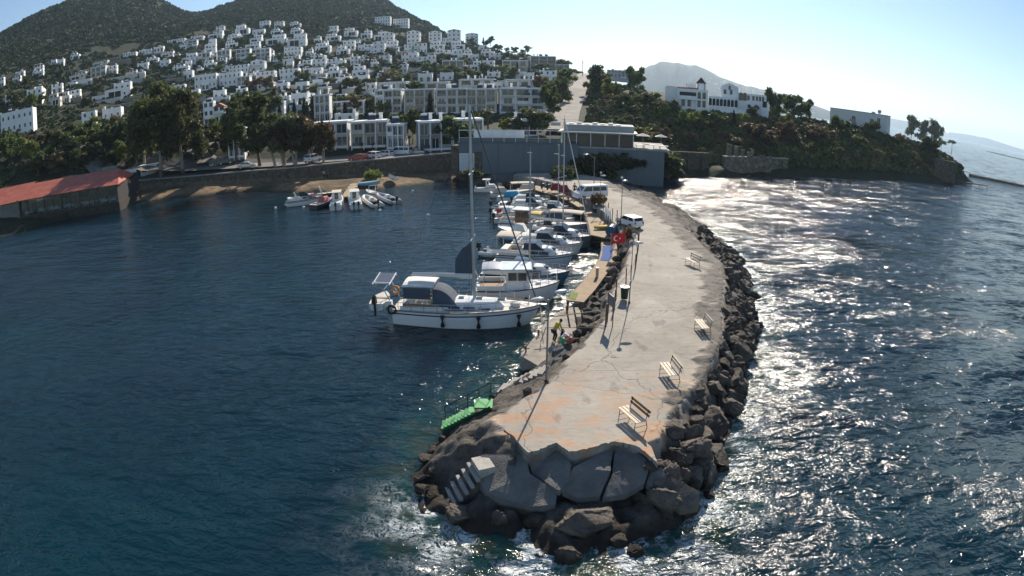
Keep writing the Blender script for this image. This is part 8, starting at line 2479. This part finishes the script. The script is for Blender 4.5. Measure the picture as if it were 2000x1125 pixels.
# ---------------------------------------------------------------- utility poles on the hill road, lamp posts in town
def poles():
    for i, (x, yb, yt, k) in enumerate([(1138, 152, 118, 'p'), (1040, 118, 92, 'l'), (1079, 116, 94, 'a'), (192, 205, 180, 'p'), (375, 128, 112, 'p'), (511, 130, 98, 'l')]):
        p = hit(x, yb); h = (yb - yt) / FPX * slant(p)
        t = thing("utility_pole", ["wooden power pole at the top of the hill road", "tall floodlight mast on the ridge", "thin antenna mast on the tan building", "pale concrete pole among the left gardens", "small pole on the left slope", "pale street pole amid the middle houses"][i], "pole", p)
        MB().tube([(0, 0, 0), (0, 0, h)], 0.16 if k == 'p' else 0.09, 6).obj("pole", WOODD if i == 0 else METAL, t)
        if k == 'p':
            for z in (0.93, 0.85): MB().box(-0.9, 0.9, -0.07, 0.07, h * z, h * z + 0.14).obj("crossarm", WOODD, t)
        elif k == 'l': MB().box(-0.7, 0.7, -0.3, 0.3, h, h + 0.5).obj("lamp_head", METAL, t)
    # pine and greenery on the ridge line
poles()

# ---------------------------------------------------------------- people
SKIN = simple("skin", (0.42, 0.24, 0.16), 0.6, 0.08, 6)
HAIR = simple("dark_hair", (0.02, 0.014, 0.01), 0.8, 0.1, 9)
def skin_mesh(name, joints, edges, mat, sub=1):
    me = bpy.data.meshes.new(name + "_cage")
    me.from_pydata([j[0] for j in joints], edges, [])
    o = bpy.data.objects.new(name + "_cage", me); COL.objects.link(o)
    md = o.modifiers.new("s", 'SKIN'); md.use_smooth_shade = True
    for i, j in enumerate(joints):
        me.skin_vertices[0].data[i].radius = (j[1], j[1] * (j[2] if len(j) > 2 else 1))
    me.skin_vertices[0].data[0].use_root = True
    if sub:
        s2 = o.modifiers.new("u", 'SUBSURF'); s2.levels = sub; s2.render_levels = sub
    dg = bpy.context.evaluated_depsgraph_get(); dg.update()
    out = bpy.data.meshes.new_from_object(o.evaluated_get(dg))
    out.name = name
    bpy.data.objects.remove(o, do_unlink=True)
    out.materials.clear(); out.materials.append(mat)
    return out
def person(loc, rz, label, shirt, trousers, pose='stand'):
    t = thing("person", label, "person", loc, rz)
    if pose == 'stand': hip, knee, foot, lean = 0.92, 0.50, 0.06, 0.0
    if pose in ('stand',):
        hz = 0.95; kn = [(0.09, 0.03, 0.5), (-0.09, 0.0, 0.5)]; ft = [(0.1, 0.0, 0.08), (-0.1, -0.02, 0.08)]; ch = (0, 0, 1.35); hd = (0, 0.03, 1.62); hands = [(0.3, 0.05, 0.85), (-0.28, 0.08, 0.88)]; el = [(0.26, -0.02, 1.1), (-0.26, 0.0, 1.1)]
    elif pose == 'bend':
        hz = 0.82; kn = [(0.1, 0.16, 0.45), (-0.1, 0.14, 0.45)]; ft = [(0.1, 0, 0.08), (-0.1, 0.02, 0.08)]; ch = (0, 0.34, 1.12); hd = (0, 0.55, 1.28); hands = [(0.22, 0.6, 0.62), (-0.2, 0.62, 0.6)]; el = [(0.24, 0.45, 0.86), (-0.24, 0.45, 0.86)]
    else:      # sitting
        hz = 0.5; kn = [(0.11, 0.42, 0.5), (-0.11, 0.42, 0.5)]; ft = [(0.11, 0.45, 0.08), (-0.11, 0.48, 0.08)]; ch = (0, 0.06, 0.95); hd = (0, 0.1, 1.22); hands = [(0.16, 0.38, 0.58), (-0.16, 0.38, 0.58)]; el = [(0.25, 0.12, 0.72), (-0.25, 0.12, 0.72)]
    sh = [(0.18, ch[1], ch[2] + 0.08), (-0.18, ch[1], ch[2] + 0.08)]
    J = [((0, 0, hz), 0.13, 0.85), (((ch[0]) / 2, ch[1] / 2, (hz + ch[2]) / 2), 0.12, 0.8), (ch, 0.14, 0.75), ((hd[0], (hd[1] * .7 + ch[1] * .3), ch[2] + 0.15), 0.055), ((hd[0], hd[1], hd[2]), 0.085, 1.1), ((hd[0], hd[1] + .01, hd[2] + 0.1), 0.075)]
    E = [(0, 1), (1, 2), (2, 3), (3, 4), (4, 5)]
    for s_ in (0, 1):
        b = len(J)
        J += [(sh[s_], 0.06), (el[s_], 0.045), (hands[s_], 0.03), ((hands[s_][0], hands[s_][1] + 0.04, hands[s_][2] - 0.09), 0.035, 0.5)]
        E += [(2, b), (b, b + 1), (b + 1, b + 2), (b + 2, b + 3)]
        b = len(J)
        sx = 0.09 if s_ == 0 else -0.09
        J += [((sx, 0.02, hz - 0.08), 0.09), (kn[s_], 0.06), (ft[s_], 0.042), ((ft[s_][0], ft[s_][1] + 0.16, 0.04), 0.035)]
        E += [(0, b), (b, b + 1), (b + 1, b + 2), (b + 2, b + 3)]
    mobj("body", skin_mesh("body", J, E, SKIN), t)
    JS = [(tuple(J[0][0]), 0.14, .9), (J[1][0], 0.135, .85), (J[2][0], 0.155, .8), (J[6][0], 0.075), (tuple(np.array(J[6][0]) * .3 + np.array(J[7][0]) * .7), 0.06), (J[14][0], 0.075), (tuple(np.array(J[14][0]) * .3 + np.array(J[15][0]) * .7), 0.06)]
    mobj("shirt", skin_mesh("shirt", JS, [(0, 1), (1, 2), (2, 3), (3, 4), (2, 5), (5, 6)], shirt), t)
    JT = [(tuple(J[0][0]), 0.145, .9), (J[10][0], 0.105), (J[11][0], 0.075), (J[12][0], 0.058), (J[18][0], 0.105), (J[19][0], 0.075), (J[20][0], 0.058)]
    mobj("trousers", skin_mesh("trousers", JT, [(0, 1), (1, 2), (2, 3), (0, 4), (4, 5), (5, 6)], trousers), t)
    MB().ball((hd[0], hd[1] - 0.02, hd[2] + 0.09), 0.105, n=10, m=7).obj("hair", HAIR, t, smooth=True)
    return t
SH1 = simple("dark_shirt", (0.03, 0.03, 0.04), 0.9); SH2 = simple("yellow_vest", (0.6, 0.45, 0.02), 0.8); SH3 = simple("white_shirt", (0.6, 0.6, 0.58), 0.9); SH4 = simple("red_brown_shirt", (0.25, 0.05, 0.03), 0.9)
TR1 = simple("dark_trousers", (0.02, 0.022, 0.03), 0.9); TR2 = simple("blue_jeans", (0.05, 0.08, 0.15), 0.9)
person(G(1081, 668, 0.95), R(-60), "person in a yellow vest bending over on the low quay", SH2, TR1, 'bend')
person(G(1122, 381, 1.7), R(160), "person in dark clothes standing on the landing beside the van", SH1, TR1)
person(G(1126, 388, 1.35), R(100), "person in white shirt beside the person in dark clothes", SH3, TR2)
person(G(1110, 398, 1.35), R(120), "person sitting near the timber edge of the upper landing", SH4, TR1, 'sit')
person(hit(633, 349), R(170), "person in white leaning at the beach wall", SH3, TR1)
person(hit(639, 349), R(190), "person in dark clothes at the beach wall beside the one in white", SH1, TR1)
person(G(1035, 508, 0.9), R(90), "person in dark clothes seated aboard the beige canopied cruiser", SH1, TR1, 'sit')
def dog():
    t = thing("dog", "black dog standing on the low quay beside the person in the yellow vest", "dog", G(1099, 660, 0.98), R(-100))
    J = [((0, 0, 0.48), 0.10), ((0.22, 0, 0.47), 0.12), ((0.42, 0, 0.5), 0.13), ((0.55, 0, 0.62), 0.075), ((0.62, 0, 0.72), 0.075), ((0.76, 0, 0.69), 0.04), ((-0.1, 0, 0.5), 0.09), ((-0.25, 0, 0.45), 0.03), ((-0.4, 0, 0.3), 0.02)]
    E = [(0, 1), (1, 2), (2, 3), (3, 4), (4, 5), (0, 6), (6, 7), (7, 8)]
    for s_ in (-1, 1):
        b = len(J); J += [((0.42, s_ * 0.08, 0.36), 0.05), ((0.40, s_ * 0.08, 0.2), 0.032), ((0.43, s_ * 0.08, 0.03), 0.03)]; E += [(2, b), (b, b + 1), (b + 1, b + 2)]
        b = len(J); J += [((-0.06, s_ * 0.08, 0.34), 0.065), ((-0.16, s_ * 0.08, 0.19), 0.03), ((-0.1, s_ * 0.08, 0.03), 0.03)]; E += [(6, b), (b, b + 1), (b + 1, b + 2)]
    mobj("body", skin_mesh("body", J, E, simple("black_fur", (0.015, 0.013, 0.012), 0.9)), t)
    MB().ball((0.58, 0.05, 0.82), 0.035, sz=1.6).obj("ear", HAIR, t); MB().ball((0.58, -0.05, 0.82), 0.035, sz=1.6).obj("ear", HAIR, t)
dog()
# ================================================================ labels that single each thing out
def unique_labels():
    by = {}
    for o in COL.objects:
        if o.parent is None and "label" in o and o.get("kind") is None:
            by.setdefault(o["label"], []).append(o)
    for lb, L in by.items():
        if len(L) < 2: continue
        rip = L[0].get("group", "").startswith("riprap")
        L.sort(key=(lambda o: o.location.y) if rip else (lambda o: o.location.x / max(o.location.y, 1)))
        for i, o in enumerate(L):
            o["label"] = f"{lb}, {ordinal(i + 1)} from {'tip' if rip else 'left'}"
unique_labels()
# ================================================================ haze
def build_haze():
    mb = MB()
    mb.box(-15000, 15000, -300, 15500, -6, 420)
    m = bpy.data.materials.new("haze_air"); m.use_nodes = True
    t = m.node_tree
    for n in list(t.nodes):
        if n.type == 'BSDF_PRINCIPLED': t.nodes.remove(n)
    v = t.nodes.new("ShaderNodeVolumePrincipled")
    v.inputs["Color"].default_value = (0.6, 0.8, 1.0, 1)
    v.inputs["Density"].default_value = 0.00009
    v.inputs["Anisotropy"].default_value = 0.35
    t.links.new(v.outputs[0], t.nodes["Material Output"].inputs["Volume"])
    o = mb.obj("haze", m)
    props(o, kind="stuff", label="thin sea haze in the air")
build_haze()
